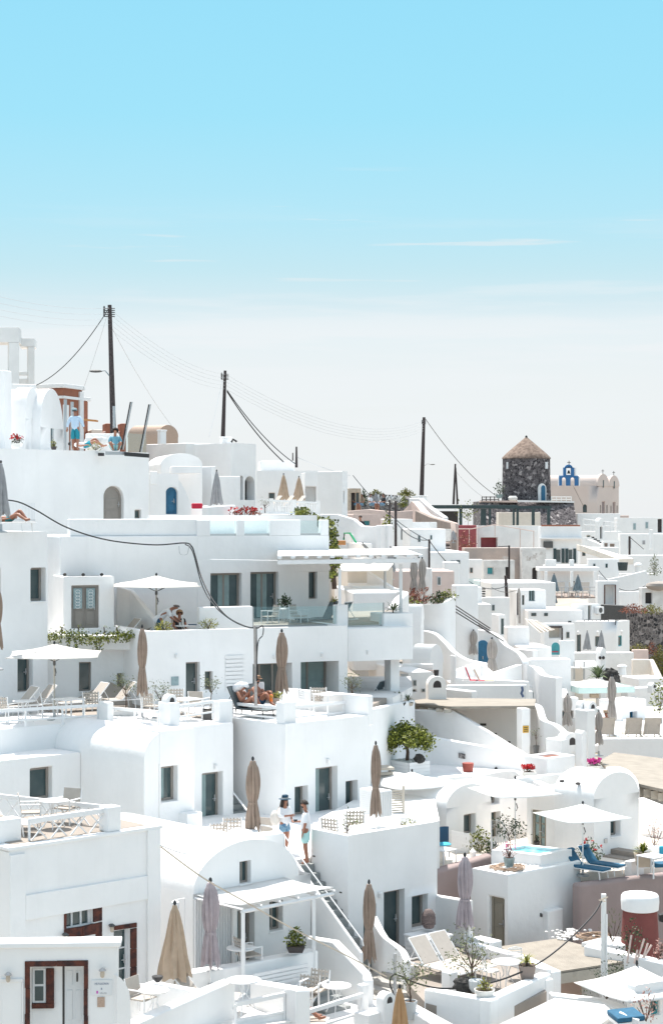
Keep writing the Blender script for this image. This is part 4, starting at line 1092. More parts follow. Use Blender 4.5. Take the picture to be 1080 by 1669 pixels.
def ground(name,pts,z,m='plaster',th=.3):
 mb=MB();P=[W(px,CY,Y)for px,Y in pts];P=[V((p.x,p.y,z-th))for p in P];mb.prism(P,th);o=mb.build(name,m);o['kind']='structure';
 c=sum(P,V((0,0,0)))/len(P);BASES.append((c.x,c.y,z,5));return o
ground('terrace_floor',[(262,53.5),(400,51.6),(460,52.03),(504,52.73),(530,55.6),(700,63),(420,63),(230,60)],ZD)
ground('terrace_floor',[(652,51.2),(664,48.8),(694,46.8),(800,45.6),(890,48),(840,51),(760,54),(640,57)],ZL,'screed')
ground('terrace_floor',[(-80,58.6),(165,61.8),(252,58.8),(378,60.9),(380,62),(463,60),(600,63.6),(608,66),(665,72.5),(660,76),(-80,74)],ZT,'screed')
ground('terrace_floor',[(500,49.5),(470,46.5),(600,45.0),(640,47.4),(600,50)],-12.95,'plaster2')
ground('terrace_floor',[(180,42),(390,43.5),(480,44.5),(520,48.2),(320,47.8),(260,46.5)],-12.3,'plaster2')
H2c=house('vaulted_house','low white house wing at the left edge with one taupe window above the X railing',(-25,1243,56.4),L=2.6,xr=131,h=6,right=[('win',50,1251,86,1304,dict(d=.3,mull=0))])
H2v=house('vaulted_house','white house with short rounded barrel roof left of the tall taupe door',(235,1248,56.4),L=6,xr=260,h=5.5,top='none',vault=dict(ax='r',rise=1.02,pw=.8,x1=316))
H2b=house('white_house','white terrace house at the left edge carrying the two sun loungers terrace',(-30,1191,58.0),L=5,xr=168,h=5.5,floor='screed')
H2a=house('white_house','white terrace house with tall taupe glass door beside the brown parasol',(257,1190,58.2),L=5,xr=380,h=5.5,right=[('door',330,1259,364,1346,dict(d=.35,mull=0,curtain='l'))])
house('terrace_corner','white terrace corner wall with taupe window flush beside the short rounded barrel roof',(260.5,1192,56.79),L=1.3,xr=317,zb=-12.5,bev=.02,right=[('win',263,1248.5,290,1306,dict(d=.3,curtain='l'))])
wall_lamp(H2a['fr'],350,1249,'white wall lamp over the tall taupe door left of the brown parasol')
H3=house('white_house','tall white corner house behind the couple on the steps, with terrace on top',(465,1180,59.5),L=7,xr=604,h=5.5,right=[('win',480,1281,502,1330,dict(d=.35)),('door',514,1250,550,1351,dict(d=.35,curtain='l')),('win',563,1272,583,1319,dict(d=.35))])
wall_lamp(H3['fr'],533,1240,'white wall lamp over the door behind the man in mint shorts')
block('equipment_box','low white box with slatted end beside the tall taupe door',(305,1327,57.0),xl=262,xr=330,h=1.3,cat='box',bev=.02)
c0=W(384,1288,61.5);st=steps('grey steps rising between the two tall white houses',c0,V((.72,-.69,0)),V((-.72,-.69,0)),6,.19,.27,1.0)
tag(MB().tube([W(379,1290,60.5),W(402,1320,58.8),W(406,1326,58.6)],.03,6).build('handrail','metalwhite'),'short white handrail beside the grey steps between tall houses','handrail')
ony(P_ct,412,53.0,ZD,'brown closed parasol with loose skirt on the terrace left of the hatted woman','closed parasols',scale=1.03)
ony(P_rt,397,52.6,ZD,'round white table under the brown closed parasol',rz=20,scale=1.1)
ony(P_arm,352,53.6,ZD,'woven armchair farthest left behind the vaulted roof terrace','armchairs',rz=200)
ony(P_arm,378,54.6,ZD,'woven armchair behind the round table by the brown closed parasol','armchairs',rz=185)
ony(P_armb,440,54.6,ZD,'grey low chair against the tall wall left of the hatted woman','armchairs',rz=150)
dS=V((.682,-.731,0));sS=V((-.731,-.682,0))
S0=V((-.645,52.69,ZD+.09))
steps('grey staircase running down past the couple to the lower terrace',S0,dS,sS,11,.222,.235,1.0,base=1.0)
wall('stringer_wall','white sloping stringer wall on the open side of the grey staircase',[(462,1378,51.9),(588,1554,49.5)],t=.1,zb=-14,bev=.04)
wall('stringer_wall','white wall below the landing beside the vaulted house gable',[(455,1362,51.8),(464,1364,51.8)],t=.2,zb=-12)
hp=[(424,1345,53.0),(430,1345,52.6),(452,1350,52.0),(462,1360,51.8),(590,1532,49.5),(592,1542,49.5)]
t=thing('handrail','white tubular handrail following the staircase beside the couple','handrail',W(462,1376,51.9))
MB().tube([W(*p)for p in hp],.02,7).build('rail','metalwhite',t)
for q in(0,2):MB().tube([W(*hp[q]),W(hp[q][0],hp[q][1]+22,hp[q][2])],.02,6).build('post','metalwhite',t)
base=S0+dS*.235*11-Z*.222*11
t=thing('curved_steps','broad curved steps at the foot of the grey staircase','steps',base)
for k in range(5):
 z=-12.52-.13*k;b=MB();c=W(664,CY,50.4);rr=.75+.36*k
 pts=[c+V((math.cos(a),math.sin(a),0))*rr for a in[math.radians(-205+12*i)for i in range(13)]]
 b.prism([V((p.x,p.y,z-1))for p in pts+[c+V((.1,.1,0))]],1);b.build('step','steplight',t,bev=.015)
wall('stair_wall','curved white parapet sweeping down right of the grey staircase',[(603,1494,50.9),(612,1512,50.5),(622,1527,50.2),(636,1538,50.0),(650,1550,49.7),(662,1572,49.2),(683,1574,49.9)],t=.2,h=1.5,curve=True)
wall('stair_wall','white stepped parapet behind the small grey steps by the round table',[(486,1526,49.9),(541,1535,49.3),(590,1587,48.4),(591,1600,48.3)],t=.3,h=1.7)
steps('small flight of grey steps left of the white post by the round table',W(521,1575,48.9),dS,sS,4,.2,.3,.9,base=1.2)
block('gate_post','slim white post at the end of the bottom right railing',(591,1606,46.2),L=.22,Rr=.22,h=1.6)
railing('white flat bar railing in front of the sunbather with raised legs',[(480,1652,44.5),(590,1618,46.1)],h=.8,rails=2,bar=.06,topw=.1,group='white bar railings')
ground('terrace_floor',[(566,68.5),(640,68.3),(672,72.6),(668,77),(560,77)],ZT+.02,'plaster2',.34)
E=house('white_house','white corner house block with door below and open terrace right of the couple',(567,1362,51.5),L=1.55,ob=True,xr=712,h=3.7,a=42,par=.6,pt=.2,floor='plaster2',right=[('win',592,1474,613,1532,dict(d=.3)),('door',625,1451,659,1547,dict(d=.3,mull=0,pane='glassdark')),('win',671,1459,697,1513,dict(d=.3,mull=0))])
wall_lamp(E['fr'],617,1458,'white wall lamp left of the lower door behind the tall brown parasol')
tag(pbar(E['fl'],None,'step_light','dark',510,1394,513.5,1397,-.01,.02,.002),'small dark step light on the wall beside the man','light','step lights')
tag(pbar(E['fl'],None,'step_light','dark',553,1453,557,1456,-.01,.02,.002),'small dark step light low above the grey staircase','light','step lights')
zE=E['zt']-.6
ground('terrace_floor',[(507,52.75),(716,57.6),(705,64),(600,63.5),(520,58)],zE,'plaster2',1.5)
ony(P_ct,612,54.0,zE,'brown closed parasol wrapped tight on the corner terrace right of the man','closed parasols',scale=(.75,.75,1.06))
ony(P_arm,545,53.0,zE,'woven armchair left of the olive shrub on the corner terrace','armchairs',rz=150)
ony(P_arm,577,54.4,zE,'woven armchair behind the table on the corner terrace','armchairs',rz=185)
ony(P_sq,590,53.2,zE,'square white table on the corner terrace',rz=43,scale=.8)
small_tree(566,1370,51.95,'sparse olive shrub on the corner terrace wall between two woven chairs',H=.75,cr=.36,n=170,pot=None,name='olive_shrub',trunk_r=.014,cat='shrub')
bush(665,1353,53.6,'small yellow green plants at the right end of the corner terrace',w=.75,h=.28,n=120,leafm='leafyellow',name='planter_plants',lf=.07)
t=thing('louvred_box','white louvred machine box behind the wrapped brown parasol','box',W(620,1325,56))
c=W(620,1290,56.0);lr_=run_to(c,rd(),638);ll_=run_to(c,ld(),586)
MB().obox(c-Z*.8,rd()*lr_,ld()*ll_,Z*.8).build('case','metalwhite',t,bev=.01)
b=MB()
for k in range(12):b.obox(c-Z*(.78-.063*k)-rd()*.02,rd()*.02,ld()*ll_*.97,Z*.04)
for k in range(5):b.obox(c-Z*.78+rd()*lr_*(k+.1)/5-ld()*.02,rd()*lr_/5*.8,ld()*.02,Z*.76)
b.build('louvre','metalwhite',t)
t=thing('louvred_screen','beige louvred timber screen left of the first white open parasol','screen',W(645,1325,59))
b=MB()
for k in range(11):b.obox(W(637,1289+3.9*k,59),V((.36,.14,0)),V((0,.03,0)),Z*-.045)
b.build('slats','palewood',t);b=MB();b.obox(W(655,1325,58.9),V((.08,0,0)),V((0,.06,0)),Z*.86);b.build('post','palewood',t)
ony(P_ct,601,50.0,-12.95,'tall brown closed parasol standing at the foot of the grey staircase','closed parasols',scale=(.85,.85,1.07))
def rl(label,a,b,**k):
 d=dict(h=.62,rails=2,bar=.055,topw=.1,group='white bar railings');d.update(k);return railing(label,[a,b],**d)
rl('white bar railing in front of the loungers at the left edge',(-20,1157,58.0),(160,1147,61.0))
rl('white bar railing between the two wide posts on the upper terrace',(183,1152,61.0),(258,1158,58.5))
rl('white bar railing right of the post with arched top',(292,1149,59.2),(347,1141,60.4))
rl('white bar railing in front of the sunbathing couple',(379,1144,61.9),(452,1151,60.2))
rl('white bar railing with potted olive behind it, above the tall glass door',(481,1150,60.2),(584,1140,63.4))
block('terrace_post','wide white terrace post between the left railings',(176,1145,60.6),xl=160,xr=186,zb=ZT-.5)
block('terrace_post','tall white terrace post with small arched top',(277,1146,58.3),xl=257,xr=294,zb=ZT-.5)
chimney(276,1131,58.7,'small white arched flue on the tall terrace post',.42,.36)
block('terrace_post','white terrace post at the right end above the narrow stair canyon',(358,1143,60.3),xl=346,xr=380,zb=ZT-.4)
block('terrace_post','white terrace post on the corner right of the sunbathing couple',(463,1145,59.6),xl=449,xr=483,zb=ZT-.5)
block('terrace_post','white terrace post at the far right end of the upper terrace',(590,1134,63.0),xl=582,xr=604,zb=ZT-.5)
wall('parapet_wall','white parapet behind the tables on the sunbathing terrace',[(452,1121,64.5),(601,1134,62.0)],t=.25,zb=ZT-.3)
G1=house('white_house','white house wall with arched taupe door and two small windows under the hanging vine',(60,1046,66.5),L=4,xr=240,zb=ZT-.4,a=14,right=[('win',129,1079,149,1127,dict(d=.3)),('win',191,1097,217,1128,dict(d=.3,mull=1))])
G2=house('white_house','long white house wall with wide openings below the glass railed terrace',(238,1029,65),L=5.5,xr=566,zb=ZT-.4,a=25,par=.62,floor='screed',right=[('door',303,1079,326,1142,dict(d=.35,mull=0)),('win',334,1094,347,1124,dict(d=.3,sill=False)),('door',412,1081,476,1145,dict(d=.7,mull=2)),('door',490,1078,552,1150,dict(d=1.2,mull=1,pane='curtain'))])
wall_lamp(G2['fr'],287,1069,'small white wall lamp left of the narrow taupe door on the long house',s=.9);wall_lamp(G2['fr'],446,1070,'small white wall lamp over the wide opening behind the sunbathers',s=.9)
wall_lamp(G2['fr'],524,1067,'small white wall lamp over the grey sliding door',s=.9);wall_lamp(Face(W(566,1050,69)+V((0,-.25,0)),rd(25)),598,1063,'small white wall lamp on the overhang above the open passage',s=.9)
sh=MB();
for k in range(9):
 u_a=G2['fr'].uv(367,1090)[0];u_b=G2['fr'].uv(396,1090)[0];z=ZT+.45+k*.145;fbar(sh,G2['fr'],u_a,u_b,z,z+.12,-.05,-.005)
tag(sh.build('louvred_shutter','metalwhite'),'white louvred shutter left of the wide opening behind the sunbathers','shutter')
t=tag(pbar(G2['fr'],None,'wall_picture','potblue',279,1103,291,1117,-.03,-.004,.004),'small blue tile picture on the long white wall left of the door','picture')
oh=house('white_house','white overhanging terrace corner on two square pillars',(566,1024,69.2),L=5,xr=673,h=1.25,a=25)
pB=(W(566,1024,69.2))
block('pillar','square white pillar left of the open passage under the overhang',(552,1076,68.6),L=1.0,Rr=.35,zb=ZT-.3,a=25)
block('pillar','square white pillar right of the open passage under the overhang',(636,1073,70.8),L=.55,xr=651,zb=ZT-.6,a=25)
wall('parapet_wall','white low wall and bench seen through the open passage',[(560,1118,73),(640,1128,73)],t=.3,h=1.2)
M1=house('white_house','tall white house wall at the left edge with deep taupe window and sunbather on top',(-40,867,64.2),L=4,xr=78,zb=ZT-.4,a=40,right=[('win',50,925,75,980,dict(d=.4)),('win',-8,925,2,980,dict(d=.4)),('door',29,1062,54,1128,dict(d=.35,arch=1))])
M3=house('white_house','broad white house wall with arched taupe door under the rooftop glass terrace',(-60,729,75),L=8,xr=243,zb=-3,a=45,floor='plaster',right=[('pdoor',169,792,202,850,dict(d=.25,arch=1)),('win',220.5,831,230.5,845,dict(d=.2,sill=False))])
H=house('white_house','white house wall with flat parapet behind the open parasol and the seated couple',(98,874,69),L=6,xr=330,zb=ZU-.4,a=25)
block('parapet_wall','white roof parapet with small grey lamp above the porch',(114,846,69.3),L=.35,xr=343,zb=H['zt'],a=25)
Hp=house('white_house','white house with curtained sliding doors under the timber pergola',(322,874,71.3),L=6.5,xr=536,zb=ZU-.4,a=25,right=[('win',343,934,394,992,dict(d=.35,mull=1,curtain='c',sill=False)),('door',408,932,454,1010,dict(d=.35,mull=1,curtain='c')),('win',503,932,517,976,dict(d=.3))])
porch=house('porch','small white porch with rounded coping and glazed taupe double door',(104,940,67.6),L=2,xr=186,zb=ZU-.2,a=20,par=.03,right=[('pdoor',117,954,162,1024,dict(d=.2,leaves=2,frame='taupe'))])
mb=MB();fq=porch['fr']
for(xa,xb)in((121,135),(142,156)):
 ua,ub=fq.uv(xa,980)[0],fq.uv(xb,980)[0];z1,z0=fq.uv(140,959)[1],fq.uv(140,992)[1];fbar(mb,fq,ua,ub,z0,z1,.09,.13)
mb.build('door_glass','potblue',porch['root'])
mb=MB()
for(xa,xb)in((121,135),(142,156)):
 ua,ub=fq.uv(xa,980)[0],fq.uv(xb,980)[0];uc=(ua+ub)/2
 for k in range(6):
  z=fq.uv(140,964+k*5)[1];mb.tube([fq.P(uc+.09*math.cos(a),z+.06*math.sin(a),.085)for a in[math.pi*2*i/10 for i in range(11)]],.008,4)
mb.build('door_grille','metalwhite',porch['root'])
for i,px in enumerate((106,136,166)):
 tag(MB().ell(W(px,936.5,67.7),.07,.07,.06,8,5,.2).build('roof_stone','rock'),'small black stone on the porch coping, '+('left end','in the middle','right end')[i],'stone','black stones on the porch')
wall('stair_wall','white sloping stair wall behind the two loungers near the open parasol',[(190,955,69.5),(212,962,69.5),(252,1012,68.5)],t=.25,zb=ZU-.2)
def on_line(px,py,f,d=.15):
 u,z=f.uv(px,py);return f.P(u,z,d)
zR=Hp['zt']
for i,(xa,xb,lab)in enumerate([(322,343,'white roof parapet block left of the first glass panel'),(387,399,'white roof parapet block between two glass panels'),(441,490,'white roof parapet block left of the third glass panel'),(524,536,'white roof parapet block beside the bright green tree')]):
 ua=Hp['fr'].uv(xa,850)[0];ub=Hp['fr'].uv(xb,850)[0];b=MB();fbar(b,Hp['fr'],ua,ub,zR,zR+.63,.004,.34);tag(b.build('parapet_wall','plaster',None,bev=.03),lab,'wall')
for i,(xa,xb,lab)in enumerate([(343,387,'glass roof panel with sun lounger behind it'),(399,441,'middle glass roof panel of the curtained house'),(490,524,'glass roof panel nearest the bright green tree')]):
 ua=Hp['fr'].uv(xa,850)[0];ub=Hp['fr'].uv(xb,850)[0];t=thing('glass_balustrade',lab,'balustrade',Hp['fr'].P(ua,zR,.2),'glass balustrades')
 b=MB();fbar(b,Hp['fr'],ua+.01,ub-.01,zR+.09,zR+.6,.19,.205);b.build('glass_panel','balglass',t,smooth=0);b=MB();fbar(b,Hp['fr'],ua+.01,ub-.01,zR+.003,zR+.088,.15,.25);b.build('rail_shoe','metalgrey',t)
mb=MB();p=Hp['fr'].P(0,zR+.3,5.5);mb.obox((p.x,p.y,zR),rd(25)*7.6,ld(25)*.3,Z*.8);tag(mb.build('parapet_wall','plaster'),'white rear parapet behind the glass roof panels','wall')
glassrail('long glass balustrade in front of the white armchairs',(412,989,67.9),(549,988,69.6),h=.74)
glassrail('glass balustrade right of the pergola post',(566,984,69.8),(625,982,70.6),h=.9)
block('parapet_wall','white raised parapet left of the long glass balustrade',(325,990,66.9),L=.3,xr=412,zb=ZU,a=25)
block('terrace_post','short white post carrying the left pergola leg',(549,986,69.5),L=.4,xr=567,zb=ZU2-.4,a=25)
block('parapet_wall','white parapet corner block at the right end of the glass balustrade',(625,1000,70.4),L=1.2,xr=673,zb=ZU2-.4,a=25)
ground('terrace_floor',[(414,68.2),(560,69.9),(668,71.6),(640,79),(470,77),(340,72)],ZU2,'screed',.3)
t=thing('pergola','white timber pergola over the glass railed terrace','pergola',W(553,1020,69));
q4=[W(453,903,72.9),W(655,900,76.5),W(682,910,70.8),W(452,913,67.5)]
for(a_,b_)in((q4[0],q4[1]),(q4[3],q4[2])):d_=b_-a_;MB().obox(a_-Z*.16,d_,V((.02,.12,0)),Z*.16).build('beam','whiteshut',t,bev=.01)
for k in range(12):
 a_=q4[0].lerp(q4[1],k/11)+Z*.05;b_=q4[3].lerp(q4[2],k/11)+Z*.05+Z*.003+(q4[3]-q4[0])*.01;MB().obox(a_,b_-a_,V((.16,.02,0)),Z*.08).build('rafter','whiteshut',t)
MB().prism([p+Z*.135 for p in q4],.03).build('roof_sheet','canvasw',t)
MB().obox(W(551,988,69.2),V((.11,0,0)),V((0,.11,0)),Z*1.42).build('post','whiteshut',t,bev=.01);MB().obox(W(650,1002,71.2),V((.13,0,0)),V((0,.11,0)),Z*1.95).build('post','whiteshut',t,bev=.01)
tag(MB().obox(W(342,913,69.6),W(515,916,71.3)-W(342,913,69.6),V((.02,.25,0)),Z*.035).build('folded_awning','metalwhite'),'thin white folded awning above the curtained doors','awning')
gj='armchairs'
put(P_arm,440,1022,70.0,'white woven armchair left of the table behind the long glass balustrade',gj,-60,.95);put(P_arm,487,1021,70.4,'white woven armchair right of the table behind the long glass balustrade',gj,60,.95)
put(P_rt,464,1021,70.8,'round slatted table between two woven chairs behind glass',None,0,.95)
bush(464,988.5,70.8,'dark leafy plant on the table behind the glass balustrade',w=.6,h=.35,n=260,leafm='leafdark',lf=.1,name='table_plant',cat='plant')
P_ld=mk_lounger('sun_lounger','mesh_dark','darkgrey',62);P_lf=mk_lounger('folded_lounger','mesh_dark','metalwhite',60)
put(P_ld,522,1022,71.2,'dark grey lounger with steep back behind the glass balustrade','sun loungers',-60,.95);put(P_lf,545,1021,72.6,'dark lounger with white frame behind the pergola post','sun loungers',240,.95)
spiky(545,985,70.4,'spiky plant on the left pergola post block',r=.35,n=30,leafm='leafyellow',stem=.1,name='spiky_plant',cat='plant');spiky(640,1000,70.9,'small palm in dry fronds on the parapet corner by the pergola post',r=.55,n=26,leafm='palmleaf',stem=.12)
for(px,py,Y,z,lab)in((192,1028,68.2,0,'beige lounger back nearer the porch door'),(222,1028,68.6,0,'beige lounger back between the porch lounger and the bending man')):
 ony(P_lounge,px,Y,ZU,lab,'sun loungers',rz=-60 if px<200 else-60)
ony(P_oc,255,68,ZU,'cream open parasol over the seated couple on the upper terrace','open parasols',8,(1.08,1.08,.965))
ony(P_oc,89,61,ZT,'cream open parasol over the terrace by the arched door','open parasols',5,(1.0,1.0,.955))
t=thing('hanging_vine','leafy vine with hanging tendrils in the planter below the porch door','vine',W(150,1045,66.3))
wall('planter_wall','white planter edge carrying the hanging vine',[(75,1034,66.7),(228,1037,66.6)],t=.6,zb=ZU-.1)
fo=MB();st_=MB()
for k in range(1150):
 u=rnd.random();px=76+150*u;fo.leaf(W(px,1037+rnd.gauss(0,4.2)-2*math.sin(u*9),66.2+rnd.uniform(-.15,.35)),.09,wid=.6)
for px,ln in((97,10),(112,14),(124,26),(133,12),(146,12),(157,28),(163,22),(176,10),(190,9),(206,8)):
 pts=[W(px+rnd.uniform(-2,2),1040+ln*i/4,66.1)for i in range(5)];st_.tube(pts,.012,4)
 for k in range(ln*3):fo.leaf(W(px+rnd.gauss(0,2.2),1038+rnd.random()*ln,66.05+rnd.uniform(-.1,.1)),.08,wid=.6)
for px in(101,130,171,192):
 st_.tube([W(px,1036,66.4),W(px+rnd.uniform(-3,3),1022,66.4)],.02,4)
 for k in range(22):fo.leaf(W(px+rnd.gauss(0,2.5),1026+rnd.gauss(0,3),66.4),.08)
st_.build('stem','bark',t);fo.build('foliage','leafbright',t,smooth=0)
bush(267,1029,65.6,'yellow green tuft on the parapet left of the round table',w=.62,h=.3,n=190,leafm='leafyellow',name='parapet_plant',lf=.12,spiky=True,wid=.25);bush(340,1026,66.5,'dry yellow tuft on the parapet right of the seated woman',w=.6,h=.34,n=130,leafm='leafyellow',name='parapet_plant',lf=.13,spiky=True,wid=.22)
ony(P_lounge,22,62.5,ZT,'beige lounger at the left edge left of the open parasol','sun loungers',-55);ony(P_lounge,52,63.2,ZT,'beige lounger just left of the open parasol pole','sun loungers',-55)
ony(P_lounge,138,64.0,ZT,'beige lounger right of the open parasol under the taupe window','sun loungers',-55);ony(P_lounge,182,64.5,ZT,'beige lounger in front of the small potted olive tree','sun loungers',-60)
ony(P_arm,82,61.5,ZT,'woven armchair beside the open parasol pole on the left terrace',gj,100,1.0);ony(P_arm,12,60.2,ZT,'pale woven armchair at the very left end of the terrace railing',gj,150);ony(P_arm,150,62.0,ZT,'woven armchair behind the left railing below the taupe window',gj,180)
ony(P_sq,112,61.0,ZT,'square white table beside the left open parasol',rz=43);ony(P_rt,40,60.3,ZT,'round white table between two chairs at the left railing',rz=0)
ony(P_arm,248,61.5,ZT,'woven armchair behind the wide railing gap left of the arched flue',gj,150);ony(P_sq,305,61.0,ZT,'square white table right of the arched flue post',rz=43);ony(P_arm,285,63.0,ZT,'woven armchair hidden behind the post with arched flue',gj,190)
ony(P_armb,325,62.0,ZT,'pale mesh armchair behind the railing right of the arched flue',gj,160)
small_tree(205,1181,62.5,'wiry olive tree in grey square pot in front of the small window',H=1.35,cr=.36,n=300,pot=(.42,.5,'pot','square'),trunk_r=.02)
small_tree(261,1192,60.8,'low silvery olive tree beside the post with arched flue',H=1.15,cr=.36,n=230,pot=(.3,.45,'pot','square'),trunk_r=.016)
small_tree(344,1183,61.3,'slim olive tree in dark square pot at the right end of the railing',H=1.15,cr=.3,n=190,pot=(.3,.55,'darkgrey','square'),trunk_r=.016)
small_tree(573,1168,65.0,'slim potted olive tree in front of the dark lounger and open passage',H=1.1,cr=.36,n=220,pot=(.36,.45,'pot','square'),trunk_r=.018)
ony(P_ct,232,60.5,W(0,1172,60.5).z,'brown closed parasol in front of the hanging vine wall end','closed parasols',scale=(.8,.8,1.12))
ony(P_ct,459,62.8,ZT,'brown closed parasol with ragged skirt behind the sunbathing couple','closed parasols',scale=(1.0,1.0,1.05))
ony(P_ct,-3,57,ZU,'brown closed parasol cut off at the left edge beside the low window','closed parasols',scale=(.7,.7,.95))
ony(P_cg,2,62,-.7,'dark grey closed parasol cut off at the left edge beside the lying sunbather','closed parasols',scale=(.9,.9,.95))
ony(P_arm,520,63.5,ZT,'white woven armchair on the sunbathing terrace by the back parapet',gj,175);ony(P_sq,535,62.6,ZT,'white table in front of the grey sliding door',rz=43);ony(P_bis,500,62.3,ZT,'slim white chair near the corner post of the sunbathing terrace','chairs',120)
put(P_lf,597,1155,71.5,'dark lounger back standing in the open passage','sun loungers',240,1.1)
spiky(648,1150,70.0,'small green palm beside the pillar of the open passage',r=.4,n=30,pot=(.3,.12,'dark','square'),stem=.15);spiky(665,1150,71.0,'second small green palm farther right of the passage pillar',r=.35,n=26,pot=(.2,.12,'potsand','square'),stem=.1)
t=thing('utility_pole','short leaning pale pole carrying the black cable beside the sunbathers','pole',W(417,1150,60.8));MB().tube([W(417,1150,60.8),W(415,1019,60.8)],.05,8,.04).build('pole','polegrey',t);MB().tube([W(419,1110,60.7),W(418,1022,60.7)],.015,5).build('conduit','black',t)
cable('thick black cable bundle sagging across the white walls to the leaning pole',[(0,814,62),(30,818,62.2),(60,832,62.5),(110,860,63),(175,880,64),(250,888,65),(300,885,65.5),(312,890,65.4),(318,905,65.2),(328,940,64.5),(345,975,63.5),(370,1005,62.5),(400,1021,61.5),(415,1023,60.9)],.026)
cable('black cable strand beside the thick bundle above the parasol',[(302,887,65.4),(314,899,65.2),(330,955,64.4),(352,990,63.3),(385,1015,62),(416,1024,60.9),(428,1020,60.7),(428,1035,60.7),(420,1050,60.7),(418,1110,60.7)],.02)
cable('thin white cable loop below the junction of the black bundle',[(292,890,65.2),(294,903,65.2),(305,903,65.2),(308,890,65.2)],.012,'metalgrey')
zM=M3['zt']
t=thing('concrete_balcony','pale concrete balcony frame open to the sky at the top left','balcony',W(10,628,96))
def fbox(x0,y0,x1,y1,Y,dy,m,nm,par,bev=.02):
 a_=W(x0,y1,Y);b_=W(x1,y0,Y);return MB().obox(a_,(b_.x-a_.x,0,0),(-.15,dy,0),(0,0,b_.z-a_.z)).build(nm,m,par,bev=bev)
fbox(-40,533,32,558,96,1.6,'plaster2','beam',t);fbox(15,558.2,31.8,627,96,.5,'plaster2','post',t);fbox(-40,603,14.8,627,96.05,.3,'plaster2','parapet',t)
fbox(32.4,551,57,565,97.5,1.6,'plaster2','beam',t);fbox(46,565.3,56.8,627,97.5,.6,'plaster2','post',t);fbox(32.6,606,45.8,612,97.6,.2,'plaster2','rail',t);fbox(32.6,617,45.8,627,97.6,.3,'plaster2','parapet',t)
house('white_house','plain white house block at the left edge below the concrete balcony',(8,603,83),L=4,xr=20,zb=zM-.3,a=75,al=60)
house('white_house','white base block between the concrete balcony and the twin barrel roofs',(0,625,90),L=4,xr=60,zb=zM-.3,a=20)
V1=house('barrel_chapel','narrow white barrel roofed chapel with a tall slot window',(42,682,84),xl=19,xr=66.5,zb=zM-.3,a=76,al=76,top='none',vault=dict(ax='r',rise=1.48,pw=.9),right=[('win',52,683,57.5,693,dict(d=.15,sill=False))])
V2=house('barrel_chapel','narrow white barrel roofed chapel with pale blue door beside the red house',(66.5,696,84.6),L=3,xr=103,zb=zM-.3,a=76,al=76,top='none',vault=dict(ax='r',rise=1.85,pw=.9),right=[('door',83,697,88.5,728,dict(d=.15,frame='potblue'))])
RB=house('red_house','terracotta red house with white cornice bands behind the barrel roofed chapels',(103,632,98),xl=54,xr=134,zb=zM-.3,a=70,al=60,m='terracotta',cornice=(.22,.15),right=[('win',117,690,122,712,dict(d=.15,frame='whiteshut'))])
f=RB['fr']
for(a_,b_)in((645,649),):
 mb=MB();z1=f.uv(103,a_)[1];fbar(mb,f,0,RB['lr'],z1-.14,z1,-.08,-.004);mb.build('string_band','plaster',RB['root']);mb=MB();fbar(mb,RB['fl'],0,RB['ll'],z1-.14,z1,-.08,-.004);mb.build('string_band','plaster',RB['root'])
mb=MB();fbar(mb,f,-.02,.5,RB['z0'],RB['zt']-.9,-.1,-.006);fbar(mb,f,RB['lr']-.4,RB['lr']+.02,RB['z0'],RB['zt']-.1,-.1,-.006);mb.build('pilaster','plaster',RB['root'])
R2=house('red_house','small terracotta red house wing with white cornice right of the main red house',(134.5,653,104),L=2,xr=144,zb=zM-.3,a=70,m='terracotta',cornice=(.2,.12))
tag(MB().obox(W(137,685,92),W(158,687,92)-W(137,685,92),V((0,.6,0)),Z*.08).build('small_awning','orangewood'),'small flat orange awning behind the standing man','awning')
def rp(px,r0,r1,y0,y1,Y,m,label,name='metal_post',cat='post'):
 return tag(MB().tube([W(r0,y1,Y),W(r1,y0,Y)],.07,8).build(name,m),label,cat)
rp(107,106,107,651,737,79.5,'metalgrey','slim metal post on the roof edge left of the standing man');rp(118,118,118,655,737,82,'metalgrey','slim metal post behind the standing man')
t=thing('glass_windbreak','glass windbreak with leaning dark posts on the roof edge','windbreak',W(220,740,79.6))
P_=[W(204,735,79.6),W(238,738,81.0),W(238,708,81.0),W(204,706,79.6)]
MB().prism(P_,V((.02,-.02,0))).build('glass_panel','balglass',t,smooth=0)
for(xa,xb,ya,yb)in((198,213,733,655),(228,243,737,659)):
 for dx in(0,2.6):MB().tube([W(xa+dx,ya,79.6),W(xb+dx,yb,79.6)],.032,6).build('post','black' if dx==0 else 'metalgrey',t)
MB().obox(W(203,743,79.4),W(243,746,80.6)-W(203,743,79.4),V((0,.2,0)),Z*.17).build('base_rail','black',t)
tag(MB().obox(W(172,741,79.3),V((.85,.3,0)),V((0,.4,0)),Z*.14).build('grey_slab','metalgrey'),'grey slab at the roof edge in front of the seated woman','slab')
bush(28,728,78,'red geranium in white pot on the left roof edge',w=.55,h=.35,n=120,leafm='leafdark',pot=(.22,.14,'potpale','square'),name='potted_geranium',flowers=('redflower',26,.08),lf=.08)
bush(88,733,79.5,'small yellow green pot plant by the chapel door',w=.3,h=.25,n=60,leafm='leafyellow',pot=(.13,.14,'dark','round'),lf=.09)
bush(156,734,79.8,'low yellow green plant on the dark rooftop table',w=.7,h=.3,n=90,leafm='leafyellow',name='table_plant',lf=.12,spiky=True,wid=.2)
